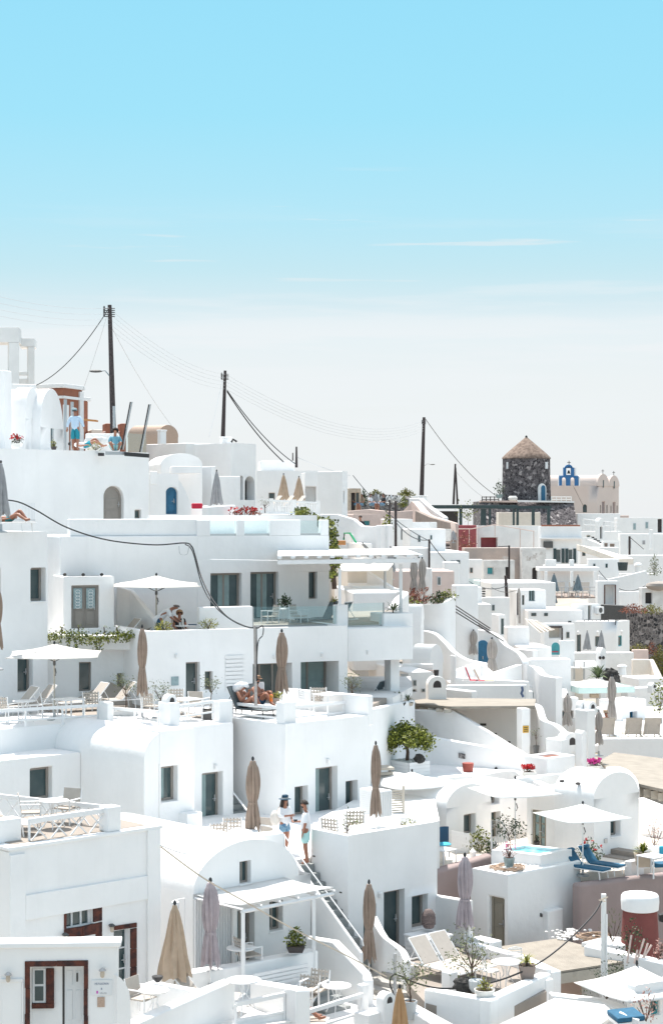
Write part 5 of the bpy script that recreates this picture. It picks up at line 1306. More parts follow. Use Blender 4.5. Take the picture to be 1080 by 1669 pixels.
t=thing('low_table','low dark table at the roof edge between the standing man and seated woman','table',W(150,740,79.4));MB().obox(W(131,737,79.4),W(172,739,80.2)-W(131,737,79.4),V((0,.5,0)),Z*.06).build('table_top','dark',t);MB().obox(W(160,743,79.6),V((.25,0,0)),V((0,.2,0)),Z*.13).build('leg','dark',t)
t=thing('cushioned_sofa','white sofa with loose cushions behind the low dark table','sofa',W(160,738,82.5))
MB().obox(W(140,738,82.5),V((1.5,.3,0)),V((-.1,.7,0)),Z*.42).build('seat','canvasw',t,bev=.06);MB().obox(W(140,726,83.2),V((1.5,.3,0)),V((-.05,.25,0)),Z*.55).build('backrest','canvasw',t,bev=.06)
for px in(146,158,166):MB().ell(W(px,719,82.7),.24,.12,.2,10,6,.1).build('cushion','canvasw',t)
house('white_house','sloping cream rooftop behind the seated woman',(150,700,104),L=4,xr=178,h=4,a=20,m='cream')
for(x0,y0,x1,y1,m_,lb)in((172,690,186,702,'terracotta','stepped terracotta chimney behind the first utility pole'),(170,702.5,196,712,'pinkish','pinkish block wall below the terracotta chimney'),(197,690,206,703,'terracotta','small terracotta chimney right of the first utility pole')):
 house('chimney_block',lb,(x0,y0,101),L=1.2,xr=x1,h=3,a=15,m=m_,cat='chimney')
TV=house('tan_vaulted_house','distant tan barrel roofed house behind the glass windbreak',(258,712,118),xl=208,xr=291,h=4,a=25,al=65,m='tile',top='none',vault=dict(ax='r',rise=.78,m='tile'))
chimney(264,703,100,'small white box chimney in front of the tan barrel roof',.4,.7,kind='box')
K1=house('white_house','white block house left of the second utility pole with flat roof',(303,722,100),xl=238,xr=345,zb=-.5,a=30,al=50,m='plaster2')
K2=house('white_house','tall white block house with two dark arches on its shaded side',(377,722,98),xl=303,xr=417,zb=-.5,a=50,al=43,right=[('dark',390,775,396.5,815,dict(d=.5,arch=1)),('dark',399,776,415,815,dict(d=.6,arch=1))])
for px,lab in((364,'small white flue on the block house beside the second pole'),(372,'second small white flue on the block house roof')):chimney(px,714,100,lab,.3,.3,kind='box')
tag(MB().tube([W(377,721,98.3),W(380,716,98.3),W(386,720,98.3)],.06,6).build('roof_light','dark'),'small dark roof spotlight at the corner of the tall block house','light')
Q1=house('white_house','white curved wall house with arched blue door',(244,772,83.8),L=4,xr=291,zb=-1.2,a=20,right=[('pdoor',270.5,794,294 if False else 290,838,dict(d=.3,arch=1,frame='doorblue'))])
wall('garden_wall','curved white wall falling away right of the arched blue door',[(288,779,84.9),(297,790,85.1),(305,806,85.3),(311,824,85.5),(313,840,85.6)],t=.6,zb=-1.2,curve=True)
house('white_house','low white house with rounded roof behind the blue door wall',(262,757,90),L=4,xr=330,zb=-1,a=15,top='none',vault=dict(ax='r',rise=.55))
tag(MB().obox(W(280,772,88),W(328,772,89)-W(280,772,88),V((-.2,1.2,0)),Z*.36).build('roof_slab','plaster',bev=.04),'thick white projecting roof slab over the shaded porch','roof')
block('white_pier','tall white wall pier left of the grey closed parasol',(345,760,92),xl=327,xr=352,zb=-1)
house('white_house','white house wall behind the grey closed parasol',(352,776,93),L=4,xr=392,zb=-1,a=15)
wall('parapet_wall','white parapet with red things on it right of the blue door',[(312,826,86.5),(341,824,87)],t=.3,h=1);wall('parapet_wall','long white parapet in front of the grey closed parasol',[(338,826,85),(384,823,87.5)],t=.3,h=1.4)
block('screen_fins','small white slatted stair screen at the corner of the arched door wall',(245,768,82.8),L=.1,xr=257,h=.6,a=20,cat='screen')
tag(MB().obox(W(312,829,85.6),V((.5,.1,0)),V((0,.3,0)),Z*.25).build('red_cushion','redfab',bev=.05),'dark red cushion on the seat right of the blue door','cushion')
ony(P_cg,353,88,W(0,840,88).z,'grey closed parasol in front of the white wall with arches','closed parasols',scale=(.9,.9,.85))
zb_=W(0,838,110).z
house('white_house','white terrace block below the baluster railing',(404,838,102),L=8,xr=520,zb=-3,a=5,floor='plaster')
house('white_house','white garden bed block holding the red succulents',(338,846,86),L=4,xr=430,zb=-2,a=12)
t=thing('balustrade','white turned balustrade in front of the two beige closed parasols','balustrade',W(460,838,102.5),'balustrades')
A_=W(404,812,102.5);B_=W(518,818,103.5);d_=B_-A_
MB().obox(A_-Z*.12,d_,V((0,.2,0)),Z*.12).build('rail','plaster',t);MB().obox(A_-Z*.78,d_,V((0,.2,0)),Z*.12).build('plinth','plaster',t)
for k in range(27):
 p=A_+d_*(k+.5)/27+V((0,.1,-.66));MB().lathe([(.04,0),(.065,.12),(.03,.3),(.055,.45),(.03,.54)],7,p).build('baluster','plaster',t)
for k in(0,.33,.66,1):MB().obox(A_+d_*k-V((.12,-.0,.8)),V((.24,0,0)),V((0,.24,0)),Z*.86).build('pier','plaster',t)
K3=house('white_house','pale house with white parapet behind the two beige closed parasols',(418,767,130),L=8,xr=520,zb=-2,a=6,right=[('win',438,803,448,822,dict(d=.2))])
block('parapet_wall','white parapet block on the pale house below the thin pole',(425,751,134),L=3,xr=480,h=.9,a=6)
K3b=house('white_house','cubic white house right of the beige closed parasols',(557,768,122),xl=517,xr=566,zb=-2,a=60,al=60,m='plaster',left=[],right=[('win',559.5,800,561.5,820,dict(d=.2,sill=False))])
K3c=house('white_house','white wall with square recess between the pale house and the cubic house',(497,770,126),L=3,xr=520,zb=-2,a=6,right=[('dark',498,793,515,822,dict(d=.8,pane='plaster2'))])
for px,lab in((462,'left one of the two beige closed parasols behind the balustrade'),(487,'right one of the two beige closed parasols behind the balustrade')):
 ony(P_cb,px,112,W(0,835,112).z,lab,'closed parasols',scale=(.9,.9,.86 if px<470 else .80))
for px,r_ in((435,-70),(455,-70),(474,-70)):put(P_lounge,px,834,108,{435:'pale lounger farthest left behind the balustrade',455:'pale lounger below the left beige parasol',474:'pale lounger below the right beige parasol'}[px],'sun loungers',r_)
t=bush(400,844,86.5,'red flowering succulents in the white garden bed',w=1.5,h=.42,n=160,leafm='dryred',name='red_succulents',cat='plant',lf=.12,depth=.6,flowers=('redflower',40,.1),spiky=True)
bush(418,850,85.5,'small reddish agave clump at the right end of the garden bed',w=.8,h=.3,n=70,leafm='dryred',name='agave',lf=.16,cat='plant',spiky=True,wid=.3)
bush(270,810,101,'grey leafy potted plant behind the bending sunbather',w=.1,h=.1,n=4)if False else None
small_tree(432,836,100.8,'wispy grey shrub behind the balustrade left end',H=.7,cr=.3,n=80,pot=None,name='shrub',cat='shrub')
t=thing('green_tree','bright green leafy tree growing over the edge behind the glass roof panels','tree',W(520,900,86))
fo=MB();tk=MB();tk.tube([W(545,960,86),W(540,900,86),W(515,848,86.5),W(495,838,87)],.12,7,.05);tk.tube([W(540,900,86),W(548,870,86)],.07,6,.03);tk.build('trunk','bark',t)
for(cx_,cy_,sx,sy,nn)in((492,834,10,5,260),(478,844,5,3,60),(510,845,12,4,260),(532,852,10,5,240),(541,870,6,9,260),(545,895,6,11,320),(547,915,6,9,240),(541,935,5,8,160)):
 for k in range(nn):fo.leaf(W(cx_+rnd.gauss(0,sx*.6),cy_+rnd.gauss(0,sy*.6),86+rnd.gauss(0,.5)),.17,wid=.6)
fo.build('crown','leafbright',t,smooth=0)
def pole(px,y0,y1,Y,label,r=.13,lean=0,lamp=None,ins=5,arm=False):
 t=thing('utility_pole',label,'utility pole',W(px,y1,Y),'utility poles')
 MB().tube([W(px+lean,y1,Y),W(px,y0,Y)],r,8,r*.62).build('pole','polewood',t)
 if ins:
  b=MB()
  for k in range(ins):
   p=W(px,y0+6+k*(28*30/Y/3),Y);b.tube([p+V((-.25,-.05,0)),p+V((.25,-.05,0))],.025,5);b.lathe([(.04,0),(.05,.08),(.02,.12)],6,p+V((-.25,-.05,0)))
  b.build('insulators','darkgrey',t)
 if lamp:
  MB().tube([W(px,lamp[2],Y),W(px+(lamp[0]-px)*.4,lamp[1]-1,Y),W(lamp[0],lamp[1],Y)],.035,5).build('arm','metalgrey',t);p=W(lamp[0],lamp[1],Y);s_=-1 if lamp[0]<px else 1
  MB().ell(p+V((s_*.1,0,0)),.32,.12,.07,8,5).build('street_lamp','darkgrey',t)
 return t
pole(179,497,745,86,'tall dark utility pole with street lamp behind the rooftop terrace',r=.15,lean=7,lamp=(160,605,613))
tag(MB().tube([W(187,745,85.6),W(186,662,85.7)],.07,6).build('pole_sleeve','metalgrey'),'pale grey pipe fixed to the foot of the tall pole','pipe')
pole(367,604,725,130,'tall dark utility pole rising behind the block house roof',r=.16,lean=-4)
pole(690.5,680,812,225,'tall dark utility pole with street lamp left of the windmill',r=.28,lean=-4,lamp=(703,757,760))
pole(483,728,762,135,'short dark pole stub on the pale house roof',r=.1,ins=0);pole(477,738,762,136,'thinner pole stub beside the short dark pole',r=.06,ins=0)
t=thing('utility_pole','dark A shaped double pole between the tall pole and the windmill','utility pole',W(742,822,235),'utility poles');MB().tube([W(738.5,822,235),W(741.5,756,235)],.17,6,.12).build('pole','polewood',t);MB().tube([W(745,822,235),W(742,762,235)],.15,6,.1).build('brace','polewood',t)
g_='power lines between the tall poles'
for k in range(4):tag(MB().tube(arcwire(W(-60,468+k*11,60),W(179,502+k*9,86),.25),.007,4).build('overhead_wire','wirefaint'),'thin power line from the left edge to the tallest pole, '+('topmost','second','third','lowest')[k]+' of four','wire',g_)
for k in range(5):tag(MB().tube(arcwire(W(181,505+k*8,86),W(367,610+k*6,130),.6),.008,4).build('overhead_wire','wirefaint'),'thin power line between the two left utility poles, '+('topmost','second','third','fourth','lowest')[k]+' of five','wire',g_)
for k in range(5):tag(MB().tube(arcwire(W(368,610+k*6,130),W(690,686+k*4,225),2.2),.012,4).build('overhead_wire','wirefaint'),'thin power line from the middle pole to the right pole, '+('topmost','second','third','fourth','lowest')[k]+' of five','wire',g_)
wire('dark cable sagging from the tallest pole to the terracotta house',(178,502,86),(57,629,96),.55,.022);wire('thin stay wire from the tallest pole down to the red house',(176,510,86),(135,637,98),.1,.008,'metalgrey');wire('thin stay wire from the tallest pole to the tan barrel roof',(183,535,86),(285,700,116),.3,.01,'metalgrey')
wire('dark twisted cable from the middle pole down to the pale house roof',(370,638,130),(462,753,134),.35,.045);wire('dark cable from the middle pole to the short pole stub',(370,636,130),(484,758,134),.5,.035)
wire('thin dark cable descending from the pole stub over the cubic house',(484,745,135),(570,775,124),.1,.015,'metalgrey')
wire('dark stay cable from the right pole down to the windmill terrace',(693,683,225),(808,808,262),.9,.04);wire('thin wire from the double pole toward the windmill terrace',(744,770,235),(790,812,250),.3,.02,'metalgrey')
wire('thin stay wire from the middle pole to the block house roof',(364,612,130),(341,712,112),.1,.01,'metalgrey')
zS=M1['zt']
b=MB();a0=W(10,848,67.2);a1=W(58,849,67.8)
for k in range(20):p=a0.lerp(a1,k/20);b.obox(p,(a1-a0)/20*.55,V((0,.03,0)),Z*.66)
b.obox(a0,a1-a0,V((0,.02,0)),Z*.06);tag(b.build('slatted_screen','whiteshut'),'white upright slat screen behind the lying sunbather at the left edge','screen')
ZP=-11.3
wall('garden_wall','rough white block wall behind the wicker lantern',[(694,1457,54.2),(762,1468,52.6)],t=.2,zb=ZL-.2,m='plaster2')
t=thing('storage_box','pale slatted storage box with flat top under the wicker lantern','storage box',W(697,1575,51))
c=W(697,1531,51.2);lr_=run_to(c,rd(),735);ll_=run_to(c,ld(),660)
MB().obox(c-rd()*.04-ld()*.04-Z*.05,rd()*(lr_+.08),ld()*(ll_+.08),Z*.05).build('lid','metalwhite',t,bev=.01);MB().obox(c-Z*.8,rd()*lr_,ld()*ll_,Z*.74).build('case','metalwhite',t)
b=MB()
for k in range(6):b.obox(c-Z*(.78-.12*k)-rd()*.025,rd()*.02,ld()*ll_*.97,Z*.095);b.obox(c-Z*(.78-.12*k)-ld()*.025,rd()*lr_*.97,ld()*.02,Z*.095)
b.build('slats','metalwhite',t)
t=thing('wicker_lantern','round brown wicker lantern standing on the slatted storage box','lantern',W(698,1513,52.2));MB().lathe([(.1,0),(.15,.03),(.19,.16),(.2,.3),(.17,.44),(.1,.53),(.08,.54)],16,W(698,1513,52.2)).build('basket','wicker',t)
b=MB()
for k in range(9):b.lathe([(.19-.0,.06+.05*k),(.2+.008*math.sin(k),.08+.05*k),(.19,.1+.05*k)][:3],16,W(698,1513,52.2))if 0<k<7 else None
b.build('weave_bands','wicker',t)
onz(P_lounge,716,1594,ZL,'grey beige lounger nearer the storage box','sun loungers',43,1.05);onz(P_lounge,748,1586,ZL,'grey beige lounger beside the lilac grey closed parasol','sun loungers',43,1.05)
ony(P_cl,757,52.5,ZL-.1,'lilac grey closed parasol with knotted skirt against the mauve wall','closed parasols',scale=(1.1,1.1,1.04))
block('low_pillar','small white cube pillar at the foot of the loungers',(733,1586,47.6),xl=718,xr=746,zb=ZL)
wall('parapet_wall','thick white parapet on the left side of the shrub terrace corner',[(690,1612,46.9),(799,1631,45.4)],t=.34,zb=-15)
wall('parapet_wall','thick white parapet with palm pot on its far end',[(799.5,1631,45.38),(898,1586,48.6)],t=.34,zb=-15)
wall('parapet_wall','white back parapet behind the small white table',[(758,1536,52.3),(845,1559,50.4),(899,1584,48.9)],t=.3,zb=-13.2)
block('low_pillar','low white block beside the cellar door',(802,1536,52.0),xl=766,xr=818,zb=-13)
t=thing('rock','dark porous boulder on the shrub terrace','rock',W(762,1618,46.9));MB().ell(W(757,1606,46.9),.32,.3,.2,10,7,.45).build('boulder','rock',t,smooth=0)
b=MB();c=W(775,1617,46.6);b.lathe([(.1,0),(.17,.1),(.19,.3),(.15,.32),(.01,.28)],14,c);tag(b.build('stone_pot','pot'),'pale grey pot half hidden behind the white bowl','pot')
small_tree(770,1620,46.8,'large spreading grey green olive shrub over the boulder',H=1.25,cr=.62,n=620,pot=None,name='olive_shrub',lf=.075,trunk_r=.035,cat='shrub',squash=.8)
bush(789,1628,45.9,'yellow plant in white bowl on the parapet corner',w=.42,h=.26,n=170,leafm='leafyellow',pot=(.26,.24,'potpale','bowl'),name='bowl_plant',lf=.06)
onz(P_rt,824,1614,ZL,'round white table inside the thick parapets',rz=0,scale=1.05);onz(P_bis,800,1610,ZL,'slim white chair left of the round table inside the parapets','chairs',100);onz(P_bis,835,1596,ZL,'slim white chair behind the round table inside the parapets','chairs',190)
spiky(858,1595,48.0,'small palm in square mauve pot on the parapet',r=.34,n=34,leafm='leafyellow',pot=(.21,.36,'potbrown','square'),stem=.1,wid=.14)
small_tree(668,1661,46.0,'round grey green olive shrub in large grey pot by the bent cable pole',H=.8,cr=.42,n=420,pot=(.17,.46,'pot','round'),name='potted_olive_tree',lf=.07)
ony(P_cp,651,44.3,W(0,1760,44.3).z,'peach coloured closed parasol with frilled top at the bottom edge','closed parasols',scale=(.9,.9,.86))
chimney(628,1616,46.0,'white arched flue at the foot of the curved steps',.42,.9)
wall('parapet_wall','sloping white wall below the big grey pot at the bottom edge',[(600,1655,45.5),(655,1640,46.5),(740,1690,44)],t=.5,zb=-15)
t=thing('cable_pole','short grey steel pole where the black cable bends by the olive pot','pole',W(643,1650,46.6));MB().tube([W(643,1660,46.6),W(643.5,1554,46.6)],.045,8).build('pole','metalgrey',t)
t=thing('cable_pole','tall whitewashed pole with wire ties in front of the mauve wall','pole',W(983,1670,50));MB().tube([W(983,1680,50),W(983,1457,50)],.085,10,.07).build('pole','plaster2',t);MB().tube([W(988,1640,49.9),W(988,1490,49.9)],.025,6).build('conduit','metalwhite',t)
MB().tube([W(978,1466,49.9),W(990,1462,49.9)],.02,5).build('tie','potsand',t);MB().tube([W(975,1467,49.9),W(986,1469,49.8)],.015,5).build('tie','potsand',t)
cable('dark cable looping from the whitewashed pole to the bent cable pole',[(980,1468,49.8),(965,1492,49.5),(925,1533,48.9),(880,1568,48.2),(830,1592,47.6),(775,1607,47.1),(720,1611,46.8),(680,1603,46.6),(655,1592,46.5),(643,1588,46.5)],.022)
cable('pale cable from the vaulted house roof down to the bent cable pole',[(262,1380,44),(330,1430,44.5),(400,1470,45),(480,1515,45.6),(560,1555,46.1),(630,1592,46.5)],.02,'potsand')
cable('thin pale wire sagging over the vaulted roof',[(262,1378,46),(300,1391,47.5),(340,1390,49),(375,1375,50),(396,1360,50.5)],.014,'metalgrey')
cable('black cable tail hanging from the bent cable pole',[(643,1587,46.5),(636,1594,46.4),(636,1608,46.4),(641,1622,46.5),(642,1655,46.5)],.022)
t=thing('fabric_roof','broad white roof sheet at the bottom right corner','roof',W(900,1669,46))
MB().prism([W(798,1676,44.6)-Z*.1,W(903,1626,47.0)-Z*.1,W(985,1637,46.6)-Z*.1,W(1002,1652,45.6)-Z*.1,W(948,1690,44)-Z*.1,W(880,1720,43)-Z*.1],.1).build('roof_sheet','canvasw',t,bev=.02)
wall('arched_wall','rounded white wall end below the whitewashed pole',[(900,1622,47.3),(960,1630,47.4),(990,1638,46.9),(1003,1652,46.4),(1011,1690,46.0)],t=.4,zb=-15,curve=True)
block('low_pillar','white block capping the wall right of the palm pot',(889,1598,48.2),L=.5,xr=902,h=1.0);block('low_pillar','white block on the wall edge above the stone gutter',(892,1580,48.9),L=.6,xr=899,h=.5)
t=thing('slatted_roof','beige boarded pergola roof beside the plunge pool house','pergola',W(930,1600,51))
c4=[W(812,1545,53.0),W(907,1533,54.0),W(1041,1566.5,51.5),W(898,1588,50.0)]
zr_=-12.56
c4=[V((p.x,p.y,zr_))for p in c4]
b=MB();n_=26
for k in range(n_):
 a_=c4[0].lerp(c4[3],k/n_);b_=c4[1].lerp(c4[2],k/n_);w_=(c4[3]-c4[0])/n_*.93;w2=(c4[2]-c4[1])/n_*.93
 b.prism([a_,b_,b_+w2,a_+w_],.05)
b.build('boards','boardroof',t)
MB().obox(c4[3]-Z*.3,c4[2]-c4[3],V((-.05,.08,0)),Z*.28).build('beam','palewood',t)
for k in range(5):MB().obox(c4[3].lerp(c4[2],k/5+.04)-Z*.16,(c4[0]-c4[3])*.5,V((.08,0,0)),Z*.14).build('joist','palewood',t)
wall('garden_wall','pinkish wall in shade under the beige boarded roof',[(880,1585,54),(1045,1585,51.9)],t=.3,zb=-15,m='pinkish')
small_tree(988,1650,49.0,'small dark olive tree under the beige boarded roof',H=1.05,cr=.5,n=480,leafm='leafdark',pot=None,name='olive_tree',cat='tree')
bush(912,1600,50.5,'dark trailing plant in the small wall niche under the boarded roof',w=.3,h=.3,n=60,leafm='leafdark',name='wall_plant',cat='plant')
ony(P_ow,1037,47.2,-15.0,'white open parasol at the lower right edge over the aqua window','open parasols',30,(.85,.85,1.3))
house('white_house','white house corner with small aqua framed window at the bottom right',(1034,1606,46.2),L=.35,xr=1100,zb=-16,a=30,right=[('win',1061,1626,1074,1654,dict(d=.15,frame='aqua',t=.06))])
tag(slab('canopy_board','x',[(1008,1650,44.6),(1012,1644,45.3),(1045,1655,44.9),(1040,1663,44.2)],.15,'metalwhite','x'),'white board over the blue sun bed at the bottom right','board')
t=thing('sun_bed','blue cushioned sun bed at the bottom right corner','sun bed',W(1025,1672,44.8));MB().obox(W(1006,1668,44.2),V((.7,.25,.0)),V((-.15,.8,0)),Z*.12).build('cushion','seablue',t,bev=.03);MB().obox(W(1006,1674,44.2),V((.7,.25,.0)),V((-.15,.8,0)),Z*.08).build('frame','metalwhite',t)
bush(1052,1665,45.4,'dry twiggy flowering bush by the blue sun bed',w=.8,h=.7,n=160,leafm='dryplant',name='dry_bush',lf=.08)
G=house('pool_house','white cube house with khaki cellar door and white pebbles on its roof',(827,1426,55),L=1.5,xr=947,zb=-14,bev=.07,left=[('pdoor',796,1463,820,1545,dict(d=.2,frame='khaki',hside='r'))])
wall_lamp(G['fr'],880,1491,'tiny dark lamp on the shaded side of the plunge pool house',s=.6,m='darkgrey')
block('buttress','small white buttress with sloped top against the plunge pool house',(893,1485,55.95),L=.5,xr=918,zb=-14,bev=.06)
t=thing('plunge_pool','raised white plunge pool with turquoise water on the pool house roof','pool',W(880,1412,56.1))
c=W(880,1394,56.3);lr_=run_to(c,rd(),931);ll_=3.6;r_,l_=rd(),ld(57);zt_=c.z
ll_=run_to(c,l_,800)
O_=[c,c+r_*lr_,c+r_*lr_+l_*ll_,c+l_*ll_];k_=.22
I_=[c+r_*k_+l_*k_,c+r_*(lr_-k_)+l_*k_,c+r_*(lr_-k_)+l_*(ll_-k_),c+r_*k_+l_*(ll_-k_)]
mb=MB();dn=Z*-1.0
for i in range(4):
 j=(i+1)%4;mb.poly(O_[i],O_[j],I_[j],I_[i]);mb.poly(O_[i]+dn,O_[j]+dn,O_[j],O_[i]);mb.poly(I_[i],I_[j],I_[j]-Z*.3,I_[i]-Z*.3)
mb.build('basin','plaster',t,bev=.03);MB().poly(*[p-Z*.09 for p in I_]).build('water','water',t,smooth=0)
zg=G['zt']
pb_=MB()
for k in range(260):
 a_=rnd.random();b_=rnd.random();p=G['p0']+G['r']*(.15+a_*1.6)+G['l']*(.15+b_*1.1);pb_.ell((p.x,p.y,zg+.02),rnd.uniform(.025,.05),rnd.uniform(.025,.05),.03,6,4)
for k in range(90):
 p=W(918+rnd.gauss(14,16),1536+rnd.gauss(0,3),54.4+rnd.uniform(-.7,.7));pb_.ell((p.x,p.y,-12.5+.02),.05,.05,.03,6,4)
tag(pb_.build('pebbles','pebblew'),'scattered white pebbles on the pool house roof and terrace edge','pebbles',kind='stuff')
wb=MB();cc=W(827,1411,55.9);cc.z=zg+.05
for k in range(7):
 rr=.28+.04*k;wb.tube([cc+V((math.cos(a)*rr*(1+.08*math.sin(3*a+k)),math.sin(a)*rr,.02*math.sin(5*a+k)+.012*(k%3)))for a in[2*math.pi*i/22 for i in range(23)]],.022,5,caps=False)
tag(wb.build('rope_wreath','rope'),'coiled rope wreath around the flower pot on the pool house roof','rope')
bush(829,1412,55.95,'dry pink plant in blue grey pot on the pool house roof',w=.42,h=.42,n=150,leafm='dryplant',pot=(.17,.27,'potblue','round'),name='potted_flower',lf=.08,flowers=('pinkflower',14,.05),up=1.2,spiky=True,wid=.3)
wall('mauve_wall','mauve rendered retaining wall left of the pool house',[(695,1425,56.6),(811,1391,60.2)],t=.45,zb=-15,m='mauve',bev=.12,seg=3)
wall('mauve_wall','mauve rendered retaining wall behind the red drum chimney',[(944,1441,55.9),(1110,1421,58.4)],t=.4,zb=-15.5,m='mauve',bev=.12,seg=3)
tag(MB().prism([W(1074,1492,54)-Z*0,W(1082,1490,54),W(1082,1504,54),W(1074,1502,54)],V((0,.2,0))).build('wall_light','black'),'black wall floodlight at the right edge beside the red drum chimney','light')
ground('terrace_floor',[(700,57.5),(812,60.6),(840,58.2),(947,57.6),(1110,58.8),(1110,75),(690,75)],ZP,'cream',.25)
t=thing('drum_chimney','large tapered red plaster chimney drum with thick white cap','chimney',W(1043,1580,53))
c=W(1042,1483,53);MB().lathe([(.62,-2.6),(.56,-1.2),(.49,0)],28,c).build('drum','redplaster',t);MB().lathe([(.50,.005),(.53,.02),(.55,.25),(.54,.40),(.50,.46),(.30,.50),(.01,.50)],28,c).build('cap','plaster',t,smooth=50)
block('planter','white raised planter bed behind the whitewashed pole',(1013,1541,52.6),xl=946,L=None,Rr=1.2,h=1.6,al=70,m='plaster')
b=MB();cc=W(964,1530,54.0)
for k in range(9):
 rr=.28+.03*k;b.tube([cc+V((math.cos(a)*rr,math.sin(a)*rr*.8,.03*k*.4+.05*math.sin(2*a+k)))for a in[2*math.pi*i/18 for i in range(19)]],.02,5,caps=False)
tag(b.build('coiled_hose','rope'),'heap of coiled brown rope by the foot of the mauve wall','rope')
bush(998,1536,52.9,'tall dry grasses in the white raised bed',w=.9,h=.75,n=110,leafm='olive',name='dry_grass_plant',cat='plant',lf=.12,spiky=True,up=2.2,wid=.14)
t=thing('bamboo_canes','bundle of leaning pink bamboo canes before the red drum chimney','canes',W(1048,1560,51))
for(x0,x1,y0)in((1021,1028,1524),(1036,1049,1530),(1044,1055,1537),(1042,1061,1540),(1033,1038,1548)):MB().tube([W(x0,1570,51),W(x1,y0,51.1)],.028,6).build('cane','pinkish',t)
bush(1028,1558,51.3,'dark green creeper against the red drum chimney',w=1.0,h=.9,n=150,leafm='leafdark',name='creeper',cat='plant',lf=.09,up=1)
bush(1073,1569,51,'yellowish dry bush beside the red drum chimney',w=.5,h=.6,n=90,leafm='dryplant',name='dry_bush',lf=.08)
wall('garden_wall','low white wall edge below the red drum chimney',[(950,1541,51.9),(1110,1577,50.3)],t=.4,zb=-15)
I1=house('barrel_house','white barrel vaulted house with three dark roof vents and steps beside it',(967,1303,60),xl=901,xr=1040,zb=ZP-.3,top='none',vault=dict(ax='r',rise=.78),right=[('win',995,1333,1011,1363,dict(d=.3,mull=0))])
for px,py,lb in((915,1273,'leftmost dark vent on the barrel roof'),(941,1277,'middle dark vent on the barrel roof'),(966,1282,'rightmost dark vent on the barrel roof')):tag(MB().ell(W(px,py,60.6),.09,.09,.05,8,5).build('roof_vent','dark'),lb,'vent','roof vents')
I2=house('white_house','white house wall with khaki glazed door beside the barrel vaulted house',(902,1291,61.4),xl=858,Rr=2,zb=ZP-.3,left=[('door',865,1321,888,1386,dict(d=.15,frame='khaki',bars=2,mull=1,pane='curtain',t=.1))])
I3=house('white_house','white house wall with window behind the white open parasol',(776,1287,63.2),L=2,xr=858,zb=ZP-.3,right=[('win',793,1289,813,1311,dict(d=.3)),('door',799,1323,815,1368,dict(d=.3,frame='khaki',bars=2))])
J=house('barrel_house','small white barrel vaulted house with one taupe window behind the blue chair',(727,1318,61.5),L=4,xr=800,zb=ZP-.3,top='none',vault=dict(ax='r',rise=.72),right=[('win',756,1327,775,1360,dict(d=.3))])
tag(pbar(I1['fr'],None,'meter_box','metalgrey',983,1367,988,1373,-.04,-.004,.004),'small grey meter box beside the garden steps','box')
for k in range(2):tag(pbar(I3['fr'],None,'house_number','ink',861-3,1329+k*4,862-1.5,1331+k*4,-.02,-.004,.002),'small dark number plate beside the khaki glazed door, '+('upper' if k==0 else 'lower'),'sign')
block('garden_wall','low white side wall of the garden steps',(1028,1404,57.9),L=.25,xr=1066,zb=ZP-.2,al=60);
st=steps('grey garden steps with white side rising beside the barrel vaulted house',W(1000,1372,61.0),V((-.74,-.67,0))*1.0,V((.70,-.71,0)),5,.16,.42,1.55,m='screed',base=.9)
block('garden_wall','low white wall right of the garden steps by the pale flowers',(1061,1383,59.8),L=.3,xr=1100,h=1.2)
ony(P_ow,949,57.2,ZP,'white open parasol above the blue lounger by the plunge pool','open parasols',25,(.84,.84,.86))
ony(P_ow,839,60.8,ZP,'white open parasol behind the plunge pool water','open parasols',20,(.88,.88,.96))
ony(P_ow,671,63,ZP,'white open parasol left of the small barrel vaulted house','open parasols',28,(.86,.86,.93))
P_bl=mk_lounger('blue_lounger','seablue','metalwhite',50,cushion=True)
onz(P_bl,952,1428,ZP,'blue cushioned lounger nearest the plunge pool','blue sun loungers',50,.82);onz(P_bl,976,1422,ZP,'blue cushioned lounger in front of the garden steps','blue sun loungers',50,.82)
bush(959,1406,59.3,'glossy dark bush with red flowers behind the blue loungers',w=1.0,h=.65,n=330,leafm='leafdark',flowers=('redflower',8,.08),lf=.1)
spiky(1047,1412,57.8,'bright green spiky plant in sand coloured pot right of the garden steps',r=.42,n=80,leafm='leafbright',pot=(.26,.4,'potsand','square'),stem=.08,wid=.1)
onz(P_sq,1062,1428,ZP,'white table with blue cloth right of the potted spiky plant',rz=40,scale=.9)
t=thing('blue_chair','blue cushioned chair at the right edge by the white table','chair',W(1076,1425,57.5));MB().obox(W(1066,1420,57.3)+Z*.1,V((.5,.1,0)),V((0,.5,0)),Z*.12).build('cushion','seablue',t,bev=.03);MB().obox(W(1074,1395,57.9),V((.3,.1,0)),V((0,.12,0)),Z*.3).build('backrest','turq',t,bev=.04)
bush(1066,1383,60.5,'pale dry flowering bush behind the low wall at the right edge',w=.8,h=.8,n=120,leafm='dryplant',name='dry_bush',lf=.07)
t=thing('blue_chair','white chair with navy cushion left of the white picket screen','chair',W(724,1402,59.5))
MB().lathe([(.24,.44),(.26,.47),(.2,.5)],14,W(722,1399,59.5)).build('seat','turq',t);MB().obox(W(712,1378,59.8),V((.3,.12,0)),V((.1,.1,0)),Z*.6).build('backrest','navy',t,bev=.04)
for dx,dy in((-.2,-.2),(.2,-.2),(.2,.2),(-.2,.2)):MB().tube([W(722,1399,59.5)+V((dx,dy,0)),W(722,1399,59.5)+V((dx*.9,dy*.9,.45))],.016,5).build('leg','metalwhite',t)
t=dup(P_sq,V((W(722,1410,58.8).x,58.8,ZP)),R(43),'white coffee table with turquoise cloth below the navy chair',None,(.8,.8,.75));MB().bx(-.28,.2,-.3,.2,.725,.75).build('cloth','turq',t)
b=MB()
